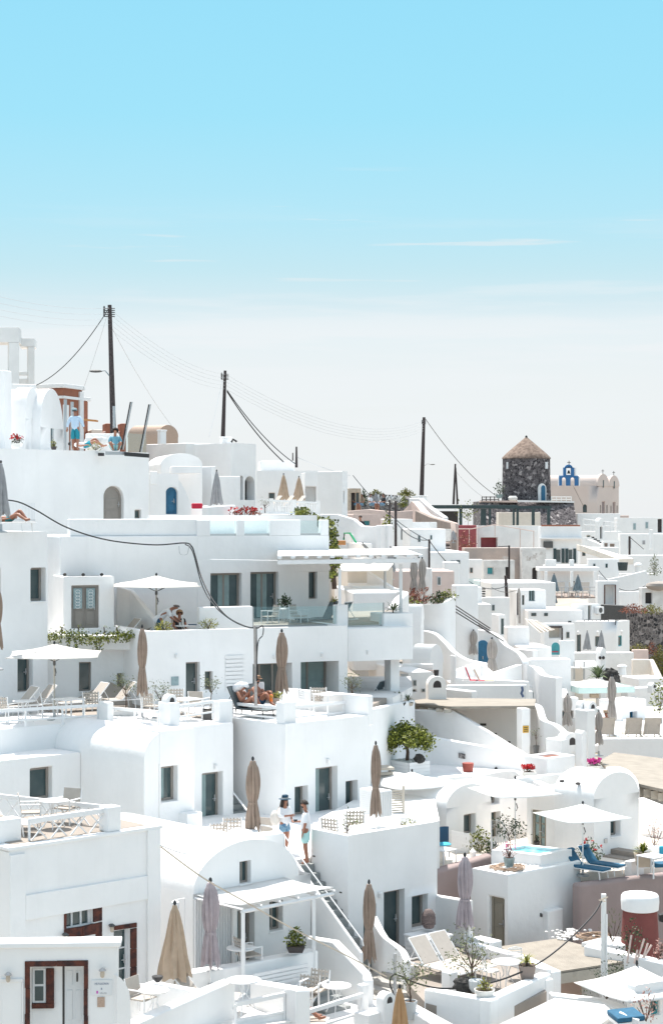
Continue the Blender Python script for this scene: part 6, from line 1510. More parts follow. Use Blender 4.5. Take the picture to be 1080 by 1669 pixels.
for k in range(11):b.obox(W(735+2.7*k,1394+.5*k,61.0),V((.045,.01,0)),V((0,.02,0)),Z*.82)
for z in(.15,.42,.68):b.obox(W(735,1394,61.05)+Z*z,V((.62,.02,-.10)),V((0,.02,0)),Z*.05)
tag(b.build('picket_screen','metalwhite'),'white picket screen in front of the small barrel vaulted house','fence')
b=MB()
for k in range(8):b.obox(W(800+3.6*k,1384-1.6*k,60.6+.1*k),V((.05,.02,0)),V((0,.02,0)),Z*.36)
tag(b.build('picket_fence','metalwhite'),'low white picket fence behind the plunge pool rim','fence')
tag(MB().tube([W(800,1384,60.4),W(800,1338,60.4),W(806,1336,60.5),W(818,1340,60.7),W(822,1348,60.8),W(822,1370,60.8)],.028,6).build('pool_handrail','metalwhite'),'white bent tube handrail left of the dark leafy little tree','handrail')
bush(781,1392,61.2,'dense mixed green bush between the picket screen and the pool',w=1.1,h=.75,n=420,leafm='leafbright',lf=.1,name='garden_bush');bush(800,1390,60.8,'small dark green bush nearest the plunge pool',w=.6,h=.4,n=160,leafm='leafdark',lf=.09,name='garden_bush')
small_tree(829,1390,59.9,'slender dark green little tree behind the plunge pool',H=1.05,cr=.40,n=330,leafm='leafdark',pot=None,name='young_tree',cat='tree',lf=.1,trunk_r=.018)
bush(874,1378,59.6,'small dark potted flower by the khaki glazed door',w=.2,h=.2,n=30,leafm='leafdark',pot=(.1,.14,'dark','round'),name='potted_flower')
b=MB();b.lathe([(.1,0),(.11,.18),(.05,.25),(.02,.3)],10,W(770,1397,60));tag(b.build('candle_lantern','metalwhite'),'small white candle lantern at the foot of the garden bush','lantern')
ZK=-9.62
wall('terrace_wall','white terrace wall below the big square tree planter',[(600,1279,64.3),(702,1271,66.0),(774,1262,67.5)],t=.4,zb=-12)
ground('terrace_floor',[(600,64.5),(702,66.2),(775,67.6),(868,68),(868,71),(600,72)],ZK,'plaster',.3)
wall('terrace_wall','low curved white wall under the red potted geranium',[(775,1267,66.8),(815,1258,67.6),(838,1257,67.8),(850,1265,67.2),(905,1290,63)],t=.3,zb=-11,curve=True)
wall('terrace_wall','white wall top running behind the two white open parasols',[(845,1268,65.5),(905,1262,66.5),(940,1262,66.6)],t=.3,zb=-11.5)
t=thing('tree_planter','large square white plank planter with pale stones','planter',W(666,1275,66.5));c=W(666,1244,66.6);r_,l_=rd(38),ld(38);lr_=run_to(c,r_,700);ll_=run_to(c,l_,630)
MB().obox(c-Z*.62+r_*.03+l_*.03,r_*(lr_-.06),l_*(ll_-.06),Z*.58).build('liner','metalwhite',t)
b=MB()
for k in range(5):b.obox(c-Z*(.62-.127*k),r_*lr_,l_*.03,Z*.115);b.obox(c-Z*(.62-.127*k),r_*.03,l_*ll_,Z*.115)
b.build('planks','metalwhite',t);b=MB()
for k in range(120):p=c+r_*rnd.uniform(.08,lr_-.08)+l_*rnd.uniform(.08,ll_-.08);b.ell((p.x,p.y,c.z-.02),.045,.045,.03,6,4)
b.build('stones','pebblew',t)
cen=c+r_*lr_*.45+l_*ll_*.5
t=thing('citrus_tree','round bushy bright green tree in the square white planter','tree',V((cen.x,cen.y,c.z)))
tk=MB();fo=MB();b0=V((cen.x,cen.y,c.z));tk.tube([b0,b0+V((.02,0,.3)),b0+V((-.02,0,.55))],.07,8,.05)
for k in range(9):
 a=2*math.pi*k/9;tk.tube([b0+V((0,0,.45)),b0+V((math.cos(a)*.35,math.sin(a)*.3,.75)),b0+V((math.cos(a)*.6,math.sin(a)*.5,1.0))],.03,5,.01)
tk.build('trunk','bark',t)
cl=[]
for k in range(34):
 a=rnd.uniform(0,6.28);e=math.asin(rnd.uniform(-.35,1));rr=rnd.uniform(.45,.84);cl.append(b0+V((math.cos(a)*math.cos(e)*rr*1.02,math.sin(a)*math.cos(e)*rr*.95,.70+math.sin(e)*rr*.66)))
for k in range(5200):q=rnd.choice(cl);fo.leaf(q+V((rnd.gauss(0,.15),rnd.gauss(0,.15),rnd.gauss(0,.11))),.1,wid=.7)
fo.build('crown','leafbright',t,smooth=0)
tag(MB().ell(W(683,1237,66.9),.22,.16,.17,9,6,.5).build('lava_rock','rock',smooth=0),'black lava rock beside the planter tree trunk','rock')
t=thing('timber_bench','pale timber bench table left of the square planter','bench',W(630,1275,64.8));MB().obox(W(612,1256,64.2),V((.65,.2,0)),V((-.2,.7,0)),Z*.08).build('top','palewood',t);MB().obox(W(633,1275,64.5),V((.1,0,0)),V((0,.5,0)),Z*.36).build('leg','palewood',t);MB().obox(W(613,1264,64.3),V((.6,.2,0)),V((0,.06,0)),Z*.1).build('rail','palewood',t)
LW=wall('long_wall','long smooth white wall descending behind the planter tree',[(604,1184,71.5),(699,1201,70.2),(790,1217,69.2),(866,1233,68.2)],t=.3,zb=ZK-.5)
fw=Face(W(699,1201,70.2),(W(866,1233,68.2)-W(699,1201,70.2)))
for i,(px,py)in enumerate(((725,1252),(767,1236),(805,1240),(844,1250))):tag(MB().ell(fw.P(*fw.uv(px,py),-.03),.06,.06,.07,8,5).build('step_light','black'),'small black wall light on the long smooth wall, '+('first','second','third','fourth')[i]+' from the left','light','step lights')
tag(pbar(fw,None,'stone_niche','rubble',707,1218,717,1227,-.02,.02,.01),'small exposed stone patch in the long smooth wall','stone')
def potobj(px,py,Y,r,h,m,label):b=MB();b.lathe([(r*.8,0),(r*.85,.03),(r,h*.9),(r*1.03,h),(r*.85,h),(.01,h*.9)],16,W(px,py,Y));return tag(b.build('large_pot',m),label,'pot')
potobj(762,1262,68.2,.21,.42,'potred','large dark red pot against the long smooth wall')
bush(861,1268,66.6,'red geraniums in pale round pot at the wall corner',w=.5,h=.22,n=60,leafm='leafdark',pot=(.25,.24,'potpale','square'),name='potted_geranium',flowers=('redflower',60,.07),lf=.06)
wall('stair_wall','white diagonal stair wall rising to the beige canopy',[(604,1157,74.2),(737,1157,72.6),(852,1229,70.3)],t=.25,zb=ZK-.3)
wall('stair_wall','shaded white wall with dark step lights under the beige canopy',[(700,1152,76),(852,1152,75.2)],t=.3,zb=ZK-.3,base=False)
fs=Face(W(700,1152,76),W(852,1152,75.2)-W(700,1152,76))
for i,(px,py)in enumerate(((794.5,1183),(812,1199),(834.5,1213))):tag(pbar(fs,None,'step_light','dark',px-5,py-2,px+5,py+2,-.02,-.003,.002),'dark slot light above the hidden stair, '+('highest','middle','lowest')[i]+' of three','light','step lights')
pc=block('white_column','white column with small yellow sign under the canopy end',(850,1155,71.0),L=.5,xr=863,zb=ZK-.3,a=20)
sgn=tag(pbar(Face(W(850,1155,71.0),rd(20)),None,'yellow_sign','yellowsign',851,1183,860.5,1194,-.03,-.004,.003),'small square yellow sign with lines on the white column','sign')
for k in range(3):pbar(Face(W(850,1155,71.0),rd(20)),sgn,'sign_line','dark',852.5,1185.2+k*3,859.2,1186.0+k*3,-.034,-.0305,0)
t=thing('beige_canopy','flat beige canopy slab on short joists above the diagonal stair wall','canopy',W(760,1157,73))
MB().prism([W(650,1144,74.8)-Z*.12,W(705,1137,78)-Z*.12,W(873,1139,77)-Z*.12,W(871,1150,72.2)-Z*.12,W(735,1151,72)-Z*.12],.12).build('slab','boardroof',t,bev=.03)
for k in range(6):p=W(658+13*k,1150+1.0*k,74.6-.5*k);MB().obox(p-Z*.16,V((.28,.0,0)),V((.3,2.2,0)),Z*.14).build('joist','palewood',t)
wall('stair_wall','white rounded stair wall right of the yellow sign column',[(863,1147,73.5),(872,1152,73),(880,1172,72),(902,1182,71.5),(925,1205,70.5)],t=.3,zb=ZK-.5,curve=True)
house('white_house','white block house with sunken planter top beside the arched chimneys',(891,1236,66.9),xl=853,xr=937,zb=-11.5,par=.06,pt=.25,floor='dryred',a=40)
house('white_house','tall white chimney tower block right of the arched flues',(957,1158,73),xl=936,xr=970,zb=-11,a=35)
chimney(948,1142,73.8,'white double arched flue on top of the tall tower block, left one',.45,.5,a=35);chimney(961,1143,73.6,'white arched flue with dark mouth on the tall tower block',.45,.5,a=35)
house('white_house','shorter white block with rounded top in front of the tall tower block',(948,1198,69),xl=936,xr=956,zb=-11,a=30,top='none',vault=dict(ax='r',rise=.15))
chimney(925,1193,69.8,'low white rounded flue beside the short tower block',.75,.75,kind='arch',a=30)
block('low_pillar','grey white block with small dark marks below the rounded flue',(915,1206,69.2),L=.8,xr=937,h=1.0)
small_tree(873,1228,70.0,'spindly young plant in dark pot behind the sunken planter',H=.7,cr=.18,n=36,pot=(.12,.3,'darkgrey','round'),name='potted_sapling',cat='plant',trunk_r=.012)
bush(969,1256,66.5,'magenta flowers in wide pale bowl beside the tower block',w=.5,h=.2,n=60,leafm='leafdark',pot=(.26,.2,'potpale','bowl'),name='potted_flower',flowers=('pinkflower',70,.08),lf=.07)
block('low_pillar','white block carrying the magenta flower bowl',(975,1257,66.2),xl=957,xr=990,zb=-11.5)
wall('garden_wall','rounded white wall beside the magenta flower bowl',[(985,1250,67.5),(1000,1256,66.8),(1010,1268,66.2),(1014,1285,65.5)],t=.6,zb=-11,curve=True)
ZS=W(0,1200,84).z
SB=wall('terrace_wall','long white terrace wall below the beige loungers at the right edge',[(975,1204,83),(1100,1203,83)],t=.3,zb=-14,base=False)
ground('terrace_floor',[(960,83.3),(1110,83.3),(1110,100),(940,100)],W(0,1206,83).z-.3,'plaster',.3)
zq=W(0,1206,83).z-.3
P_lb=mk_lounger('sun_lounger','mesh_beige','palewood',60)
for px,lab in((985,'beige lounger with green towel under the right edge terrace parasols'),(1029,'beige lounger seen from behind, middle of the right edge terrace'),(1059,'beige lounger seen from behind nearest the right edge')):ony(P_lb,px,84.6,zq,lab,'sun loungers',180,(1.15,1,1.15))
ony(P_co,996,87,zq,'pale closed parasol rising above the loungers on the right edge terrace','closed parasols',scale=(1.05,1.05,1.05));ony(P_co,975,80,W(0,1232,80).z,'pale closed parasol in front of the right edge terrace wall','closed parasols',scale=(.85,.85,.72))
house('white_house','white house with dark doorway and tilted flat roof behind the right edge loungers',(1012,1143,93),xl=975,xr=1052,zb=-14,a=40,right=[('door',1026,1160,1038,1187,dict(d=.4,mull=0,frame='doorblue'))])
wall('stair_wall','small white diagonal wall in front of the dark doorway',[(1014,1172,90),(1034,1187,89)],t=.2,h=1)
tag(slab('boarded_roof','x',[(975,1240,74),(1000,1226,78),(1110,1240,77),(1110,1292,64),(1075,1285,65),(1012,1271,67.5)],.12,'boardroof','x'),'wide beige boarded roof deck at the right edge','roof')
b=MB()
for k in range(6):p=W(1012+12*k,1275+3.0*k,67.2-.4*k);b.obox(p-Z*.35,V((.5,0,0)),V((.2,1.5,0)),Z*.3)
tag(b.build('joists','palewood'),'row of beige joist ends below the boarded roof deck','beam')
wall('garden_wall','white wall below the boarded roof deck at the right edge',[(1038,1300,64.5),(1110,1328,63)],t=.3,zb=-12)
wall('garden_wall','white garden wall below the open passage with the small palms',[(603,1157,64.0),(640,1148,67.8),(676,1141,72.0)],t=.3,zb=-10)
def pw(px,Y,z):return V(((px-CX)*Y/F,Y,z))
KN=dict(SIT,pelvis=(0,0,.46),hiL=(.09,-.02,.44),hiR=(-.09,-.02,.44),knL=(.12,-.36,.80),knR=(-.13,-.42,.76),anL=(.11,-.58,.46),anR=(-.11,-.64,.46),toL=(.12,-.75,.41),toR=(-.12,-.81,.41),waist=(0,.08,.58),chest=(0,.16,.78),neck=(0,.16,.95),head=(0,.10,1.12),shL=(.18,.15,.89),shR=(-.18,.15,.89),elL=(.22,-.06,.68),elR=(-.22,-.06,.68),wrL=(.08,-.26,.76),wrR=(-.08,-.26,.76))
LIE=dict(pelvis=(0,0,.12),waist=(0,.16,.13),chest=(0,.36,.15),neck=(0,.52,.18),head=(0,.69,.22),shL=(.18,.46,.15),shR=(-.18,.46,.15),elL=(.27,.2,.1),elR=(-.27,.2,.1),wrL=(.2,-.04,.14),wrR=(-.2,-.04,.14),hiL=(.09,-.02,.12),hiR=(-.09,-.02,.12),knL=(.12,-.36,.44),knR=(-.10,-.42,.30),anL=(.1,-.70,.09),anR=(-.1,-.82,.09),toL=(.1,-.84,.12),toR=(-.1,-.97,.14))
FLR={k:(v[0],v[1],max(.04,v[2]-.34))for k,v in SIT.items()};FLR.update(knL=(.22,-.34,.36),knR=(-.22,-.34,.36),anL=(.1,-.42,.06),anR=(-.1,-.42,.06),toL=(.12,-.56,.04),toR=(-.12,-.56,.04),hiL=(.09,-.02,.11),hiR=(-.09,-.02,.11),pelvis=(0,0,.13))
def phone(t,j,bl,fd,sd):
 b=MB();p=j['wrR']+V((0,-.09,.0));b.obox(p-V((.03,.04,.01)),(.05,0,.02),(0,.1,0),(0,0,.05));bl(b,'camera','black')
def bag(t,j,bl,fd,sd):
 b=MB();b.ell(j['waist']+V((-.30,.10,.02)),.17,.14,.24,12,8,.06);bl(b,'shoulder_bag','canvas')
 b=MB();b.tube([j['shR']+V((0,.03,.07)),j['shR']+V((-.1,.06,-.1)),j['waist']+V((-.3,.1,.2))],.012,5);bl(b,'strap','beigefab')
mp_=S0+dS*.1+sS*.22;mp_.z=ZD+.09-.222
person('man in white tee and mint shorts standing barefoot on the grey steps',mp_,-96,dict(head=(.0,-.03,1.63),elL=(.25,.02,1.13),wrL=(.24,-.04,.89),elR=(-.22,.02,1.14),wrR=(-.2,-.22,1.12),anL=(.10,.07,.09),toL=(.12,-.10,.035),knL=(.10,.0,.49)),sc=1.045,skin='skintan',top=('shirtwhite',.5),bottom=('mint',.42),glasses=True,beard='hairdark',hair=('hairdark','short'),extra=phone)
person('woman in navy hat, white blouse and blue shorts with a pale bag on the landing',pw(463.5,53.5,ZD),42,dict(elR=(-.30,-.10,1.17),wrR=(-.06,-.30,1.20),elL=(.26,.02,1.12),wrL=(.14,-.2,1.03)),sc=.93,skin='skintan',top=('shirtwhite',.8),bottom=('denim',.33),glasses=True,hair=('hairdark','long'),hat=('brim','hatblue','canvas'),fem=True,extra=bag)
person('bald man in white tee bending over the small round table under the parasol',pw(263,68.0,ZU),82,dict(pelvis=(0,.12,.92),waist=(0,-.04,1.06),chest=(0,-.24,1.20),neck=(0,-.40,1.31),head=(0,-.54,1.37),shL=(.18,-.30,1.27),shR=(-.18,-.30,1.27),elL=(.22,-.42,1.0),elR=(-.22,-.40,1.0),wrL=(.12,-.66,.88),wrR=(-.14,-.62,.86),hiL=(.09,.10,.9),hiR=(-.09,.10,.9)),sc=1.02,skin='skintan',top=('shirtwhite',.5),bottom=('navy',.8),hair=('hairgrey','short'),face=(0,-.9,-.5))
person('seated woman with curly blond hair in black top at the round table',pw(293,68.5,ZU),15,None,SIT,.98,'skintan',top=('black',.3),bottom=('black',.3),hair=('hairblond','curly'),glasses=True,fem=True)
ony(P_arm,293,68.75,ZU,'armchair under the seated woman in black at the parasol table','armchairs',rz=15);ony(P_rt,302,67.75,ZU,'small white table served by the bending man',rz=0,scale=(1.0,1.0,1.0))
b=MB();q=pw(298,67.7,ZU+.725);b.lathe([(.035,0),(.04,.02),(.04,.2),(.014,.27),(.014,.31)],10,q);tag(b.build('bottle','potpale'),'clear bottle on the small table between the bending man and the woman','bottle')
b=MB();q=pw(293.5,67.6,ZU+.725);b.lathe([(.03,0),(.032,.12),(.01,.125)],8,q);tag(b.build('drinking_glass','potpale'),'small glass beside the bottle on the parasol table','glass')
b=MB();q=pw(308,67.8,ZU+.725);b.obox(q,(.3,.05,0),(-.04,.2,0),(0,0,.03));tag(b.build('tray','navy'),'dark tray at the right side of the parasol table','tray')
for px,Y,lb in((405,61.6,'dark framed lounger carrying the woman with the white towel'),(432,62.3,'dark framed lounger carrying the man with the flat cap')):ony(P_ld,px,Y,ZT,lb,'sun loungers',55)
person('sunbathing woman with white towel over her head sitting on a lounger',pw(398,61.7,ZT-.02),58,dict(head=(0,.02,1.08),wrL=(.05,-.16,.9),wrR=(-.05,-.2,.9)),KN,.98,'skintan',hair=('towel','towel'),bottom=('black',.06),glasses=True,fem=True,face=(0,-.8,-.5))
person('sunbathing man with brown cap and sunglasses sitting on a lounger',pw(423,62.3,ZT),48,dict(head=(0,.12,1.15)),KN,1.05,'skintan',hair=('hairdark','short'),hat=('cap','strawfab',None),bottom=('navy',.25),glasses=True,beard='hairdark')
tag(MB().lathe([(.05,0),(.06,.22),(.02,.23)],10,pw(442,61.6,ZT+.56)).build('orange_bottle','orange'),'orange sun lotion bottle beside the sunbathing man','bottle')
bush(450,1147,61.2,'small yellow green pot plant beside the orange bottle',w=.4,h=.2,n=80,leafm='leafyellow',lf=.09,pot=(.12,.2,'potbrown','round'))
b=MB();b.obox(pw(416,62.4,ZT+.75),(.3,.1,0),(0,.1,-.1),(0,-.02,.4));tag(b.build('white_towel','towel',bev=.03),'white towel hung on the lounger between the two sunbathers','towel')
person('man seen from behind in pale blue shirt, teal shorts and cap on the roof edge',pw(123,78.5,zM),172,dict(elL=(.30,.02,1.14),elR=(-.30,.02,1.14),wrL=(.36,-.06,.92),wrR=(-.36,-.06,.92),head=(.03,-.02,1.62)),sc=1.02,skin='skintan',top=('shirtblue',.95),bottom=('tealshort',.55),hair=('hairdark','short'),hat=('cap','potblue',None))
person('woman in light teal tee crouching at the roof edge by the glass windbreak',pw(188,79.8,zM),10,dict(head=(0,-.05,.84),wrL=(.12,-.34,.28),wrR=(-.12,-.34,.28)),FLR,1.05,'skintan',top=('shirtteal',.45),bottom=('mint',.4),hair=('hairdark','curly'),fem=True)
person('person reclining on the white rooftop sofa with bent bare legs',pw(141,82.0,zM+.2),84,None,LIE,1.0,'skintan',top=('shirtwhite',.3),bottom=('tealshort',.3),hair=('hairdark','short'),face=(0,-.5,.85))
person('tanned sunbather lying with bent knees on the roof at the left edge',pw(16,65.2,zS+.32),62,None,LIE,1.0,'skintan',bottom=('aqua',.25),hair=('hairdark','bun'),face=(0,-.5,.85),fem=True)
ony(P_lounge_l,14,65.2,zS,'white lounger under the sunbather at the left edge','sun loungers',62)
person('sunbather with crossed raised shins behind the bottom railing',pw(470,45.9,-12.95+.30),80,dict(knL=(.1,-.4,.36),knR=(-.1,-.4,.42)),LIE,1.0,'skintan',bottom=('navy',.25),hair=('hairdark','short'),face=(0,-.5,.85))
ony(P_lounge_l,468,45.9,-12.97,'lounger under the sunbather at the bottom railing','sun loungers',80)
person('bare backed person in straw hat sitting on the right terrace lounger',pw(985,85.2,zq+.12),-40,None,KN,1.0,'skintan',hair=('hairdark','short'),hat=('straw','beigefab',None),bottom=('aqua',.3))
person('bare shouldered person leaning over behind the white balustrade',pw(402,103.5,zof(838,103.5)),95,None,SIT,1.0,'skintan',hair=('hairblond','bun'),bottom=('navy',.3))
person('dark haired man in black shirt behind the dipping white wall',pw(587,105.5,zof(843,105.5)-1.72),-30,None,STAND,1.05,'skintan',top=('black',.45),bottom=('navy',.9),hair=('hairdark','short'))
for px,rz_,tp,hr,ht,lb in((589,-40,'beigefab','hairdark',('straw','canvasw',None),'seated guest in white hat beside the brown stone building'),(579,30,'oldwall','hairdark',None,'seated guest in brown top nearest the brown stone building'),(604,60,'shirtwhite','hairdark',None,'seated guest in white top on the skyline terrace'),(624,-60,'black','hairdark',None,'seated guest in black right of the skyline parasol')):
 person(lb,pw(px,150.5,zof(832,150.5)),rz_,None,SIT,1.1,'skintan',top=(tp,.45),bottom=('denim',.5),hair=(hr,'short'),hat=ht,group='guests on the skyline terrace')
def hs(label,C,xl,xr,zb=None,h=5,a=35,m='plaster',**k):
 return house(k.pop('name','white_house'),label,C,xl=xl,xr=xr,zb=zb,h=h,a=a,m=m,bev=.05,**k)
W_=dict(sill=False)
hs('white vaulted roof wing beside the overhanging terrace corner',(700,1081,84),668,722,h=5,a=30,al=70,top='none',vault=dict(ax='r',rise=.85),name='vaulted_house')
wall('tile_wall','wall with pinkish scalloped tile openings',[(655,1082,81.5),(706,1082,81.5)],t=.3,h=1.2,m='plaster2')
b=MB()
for k in range(13):
 for j in(0,1,3,4):b.lathe([(.09,0),(.09,.05)],8,W(658+3.9*k,1085+(3+j)*3.0,81.35))
tag(b.build('scalloped_tiles','pinkish'),'rows of pink scalloped tiles on the low wall behind the arched flue','tiles')
hs('low white house with grey shutter door left of the big arched flue',(664,1096,78.5),600,705,h=4.5,a=15,right=[('win',667,1124,678,1128,W_)])
tag(MB().prism([W(652,1098,78.2),W(665,1098,78.2),W(665,1142,78.2),W(657,1137,78.2)],V((0,-.06,0))).build('grey_shutter','metalgrey'),'tall grey shutter door left of the big arched flue','shutter')
chimney(710,1101,77,'big white rounded flue with arched opening behind the beige canopy',.78,1.1,a=8);potobj(710.5,1102,77,.11,.26,'dark','small dark pot on top of the big white flue')
wall('garden_wall','low white garden walls right of the big arched flue',[(722,1122,79),(768,1127,78)],t=.4,h=1.5);wall('garden_wall','white terrace front wall below the red deck chair',[(728,1117,80),(858,1116,80)],t=.3,h=2.5)
wall('garden_wall','shaded white wall behind the red deck chair',[(740,1104,84),(862,1111,84)],t=.3,h=1.5);wall('garden_wall','white wall with peaked outline behind the deck chairs',[(742,1094,87),(765,1085,87.5),(783,1083,87.5),(800,1097,87),(812,1095,87),(850,1083,88)],t=.3,h=2,m='plaster')
block('white_pillar','tall slim white pillar left of the deck chairs',(741,1069,84),xl=733,xr=743,h=1.4,a=20)
SW1=wall('sweeping_wall','white wall with sweeping curved rim left of the blue door',[(672,1025,92),(703,1031,91),(720,1045,90.5),(735,1061,90),(757,1074,89.5),(790,1081,89)],t=.35,h=4.5,curve=True)
SW2=wall('sweeping_wall','large white wall with wavy rim around the arched blue door',[(700,1003,99),(716,1007,98.5),(738,1012,98),(750,1025,97.5),(783,1027,97),(805,1035,96.5),(820,1051,96),(841,1064,95.5),(852,1085,95),(855,1120,95)],t=.4,zb=-12,curve=True)
t=thing('arched_door','dark blue arched door between the two closed parasols','door',W(786,1088,96.2));fd=Face(W(770,1080,96.5),V((1,-.02,0)))
o1=outline(*[fd.uv(x,1060)[0]for x in(776.5,795.5)],W(0,1088,96.5).z,W(0,1043,96.5).z,1);MB().prism([fd.P(*p,.0)for p in o1],fd.N*.12).build('leaf','doorblue',t,bev=.01)
MB().tube([fd.P(*fd.uv(786,1069),-.16),fd.P(*fd.uv(786,1074),-.16)],.03,6).build('handle','metalgrey',t)
ony(P_co,771,95,W(0,1080,95).z,'pale closed parasol left of the arched blue door','closed parasols',scale=(1,1,.62));ony(P_co,801,91,W(0,1117,91).z,'pale closed parasol right of the arched blue door','closed parasols',scale=(1.3,1.3,.86));ony(P_co,697.5,93,W(0,1060,93).z,'grey white closed parasol above the sweeping curved rim','closed parasols',scale=(.9,.9,.62))
P_rd=mk_lounger('deck_chair','redfab','metalwhite',55);P_yd=mk_lounger('deck_chair','beigefab','metalwhite',50)
ony(P_rd,771,81.5,W(0,1120,81.5).z,'red sling deck chair on the terrace below the blue door','deck chairs',80,(.8,.5,.9));ony(P_yd,786,81.5,W(0,1119,81.5).z,'beige sling deck chair right of the red one','deck chairs',80,(.8,.5,.8))
tag(MB().tube([W(850,1119,79.5),W(851,1125,79.5),W(849,1130,79.5),W(852,1136,79.5)],.06,6).build('blue_ornament','ink'),'small dark blue zigzag ornament on the white terrace front','ornament')
wall('garden_wall','white curved wall left of the large peaked parasol canopies',[(858,1083,90),(868,1088,90),(880,1100,89),(905,1105,88)],t=.4,h=3,curve=True)
hs('cream wall with diagonal stair rim under the cream awning',(566,925,92),540,640,h=4,a=5,m='cream');wall('stair_wall','white diagonal stair rim against the cream wall',[(597,931,90),(618,945,89.5),(640,958,89),(652,960,89)],t=.3,h=1.6)
hs('dusty pink wall behind the two tall closed parasols',(640,931,100),628,740,h=4,a=4,m='pinkish')
t=thing('fabric_awning','cream fabric awning behind the white timber pergola','awning',W(600,930,88));c4=[W(553,921,92),W(641,918,93),W(632,929,87),W(556,930,86)]
MB().prism([p-Z*.05 for p in c4],.05).build('canopy','canvas',t);MB().tube([W(627,962,88.3),W(627,928,88.3)],.07,6).build('post','metalgrey',t)
hs('low white terrace wall behind the glass balustrade by the pergola',(575,966,83),545,650,h=3.5,a=6);wall('parapet_wall','white curved wall running down to the small palm',[(612,963,84),(650,964,83),(641,976,81),(632,990,79)],t=.4,h=2.5,curve=True)
hs('white rounded house end right of the overhanging terrace',(686,1010,86),655,691,h=4,a=60,top='none',vault=dict(ax='r',rise=.7,m='plaster'),name='vaulted_house');hs('white sofa bench wall under the cream awning',(575,955,88),560,625,h=1.5,a=3)
wall('parapet_wall','curved white garden wall below the green shrubs',[(655,984,93),(690,985,92),(715,984,91.5),(730,979,91.5),(742,972,92)],t=.4,h=4,curve=True)
hs('lilac white wall with dark diagonal handrails',(742,954,95),735,779,h=6,a=10)
for k in range(3):wire('dark sloping handrail bar on the lilac white wall, '+('top','middle','lower')[k],(740,986+k*5,94),(798,1024+k*4,92),0,.03,'polewood',name='handrail',cat='handrail',group='dark handrails')
wire('dark sloping handrail on top of the wavy rimmed wall',(778,1018,97),(820,1045,95.5),0,.035,'darkgrey',name='handrail',cat='handrail',group='dark handrails')
ony(P_co,674,93.5,W(0,985,93.5).z,'tall off white closed parasol left of its pair behind the pergola post','closed parasols',scale=(1.0,1.0,.85));ony(P_co,687.5,94.5,W(0,985,94.5).z,'tall off white closed parasol right of its pair behind the pergola post','closed parasols',scale=(1.0,1.0,.88));ony(P_cg,636,98,W(0,945,98).z,'grey closed parasol half hidden by the cream awning','closed parasols',scale=(.8,.8,.7))
bush(668,984,92.5,'rust red agave clump in the shrub bed',w=1.3,h=.55,n=110,leafm='dryred',name='agave',cat='plant',lf=.25,spiky=True,wid=.3);bush(688,984,92.5,'second rust red agave clump nearer the green shrubs',w=1.1,h=.6,n=90,leafm='dryred',name='agave',cat='plant',lf=.25,spiky=True,wid=.3)
bush(664,987,91.8,'low green shrub under the red agaves',w=1.6,h=.35,n=200,leafm='leafbright',lf=.13);bush(714,984,92,'dark green shrub right of the red agaves',w=1.2,h=.5,n=260,leafm='leafdark',lf=.13);bush(728,981,92,'bright green shrub at the end of the shrub bed',w=1.3,h=.5,n=300,leafm='leafbright',lf=.13)
block('white_pillar','square white pillar right of the paired closed parasols',(701,926,96),xl=692,xr=704,h=2.2,a=15)
NW=wall('garden_wall','long white terrace wall with dipping rim below the man in black',[(512,838,104),(548,838,103.5),(575,846,103),(588,857,102.5),(605,858,102),(630,855,101.5),(632,856,101.4)],t=.35,zb=-8)
hs('white house end right of the wall below the man in black',(620,856,101.2),612,632,zb=-9,a=50)
tag(MB().tube([W(560,880,99),W(561,869,99),W(570,869,99),W(580,884,98.5)],.06,6).build('garden_hose','hose'),'green garden hose draped over the white tap wall','hose')
block('tap_wall','white tap wall with orange wooden box beside it',(573,870,99.5),xl=560,xr=576,h=.5,a=10);tag(MB().bx(W(550,0,99).x,W(563,0,99).x,98.6,99.2,W(0,888,99).z,W(0,881,99).z).build('wooden_box','orangewood',bev=.02),'orange wooden box beside the green garden hose','box')
hs('low white stair block with thin handrails below the garden hose',(592,886,98.5),545,606,zb=-6,a=10);
for k in range(2):wire('thin dark stair handrail below the garden hose, '+('upper' if k==0 else 'lower'),(590,884+k*3,97.8),(612,906+k*3,97),0,.03,'darkgrey',name='handrail',cat='handrail',group='dark handrails')
hs('white house with narrow dark window behind the two thin poles',(700,851,128),640,712,zb=-9,a=60,al=88,left=[('win',653,862,658.5,879,W_)])
hs('white house wall with one dark window right of the thin poles',(632,846,126),620,672,zb=-9,a=4,right=[('win',653,862,659,880,W_)]);hs('low pink house with small turquoise window behind the man in black',(575,838,128),560,620,zb=-5,a=5,m='pinkish',right=[('win',592,849,602,856,dict(frame='aqua',pane='aqua',sill=False))])
hs('white terrace block with stepped roof in front of the curved tan wall',(668,862,120),655,726,zb=-9,a=8);hs('white wall below the cream open parasol',(640,893,112),628,700,zb=-9,a=5);hs('white block wall left of the slate closed parasols',(700,900,118),668,764,zb=-9,a=5)
hs('tiny white vaulted hut between the two slate parasols',(724,916,112),720,748,zb=-8,a=6);
wall('curved_tan_wall','curving tan rendered wall climbing toward the windmill terrace',[(640,838,155),(652,836,154),(665,824,152),(672,818,151),(690,838,146),(712,846,142),(734,853,138)],t=.6,h=3,m='pinkish',curve=True,bev=.05);wall('curved_tan_wall','brown lower face of the curving wall by the steps',[(676,832,146),(700,843,142),(733,852,137),(735,868,136)],t=.4,h=2.5,m='potbrown',bev=.05)
wall('garden_wall','white wall edge crowning the curving tan wall',[(666,812,156),(682,812,155),(700,828,150),(722,843,146)],t=.4,h=1.2)
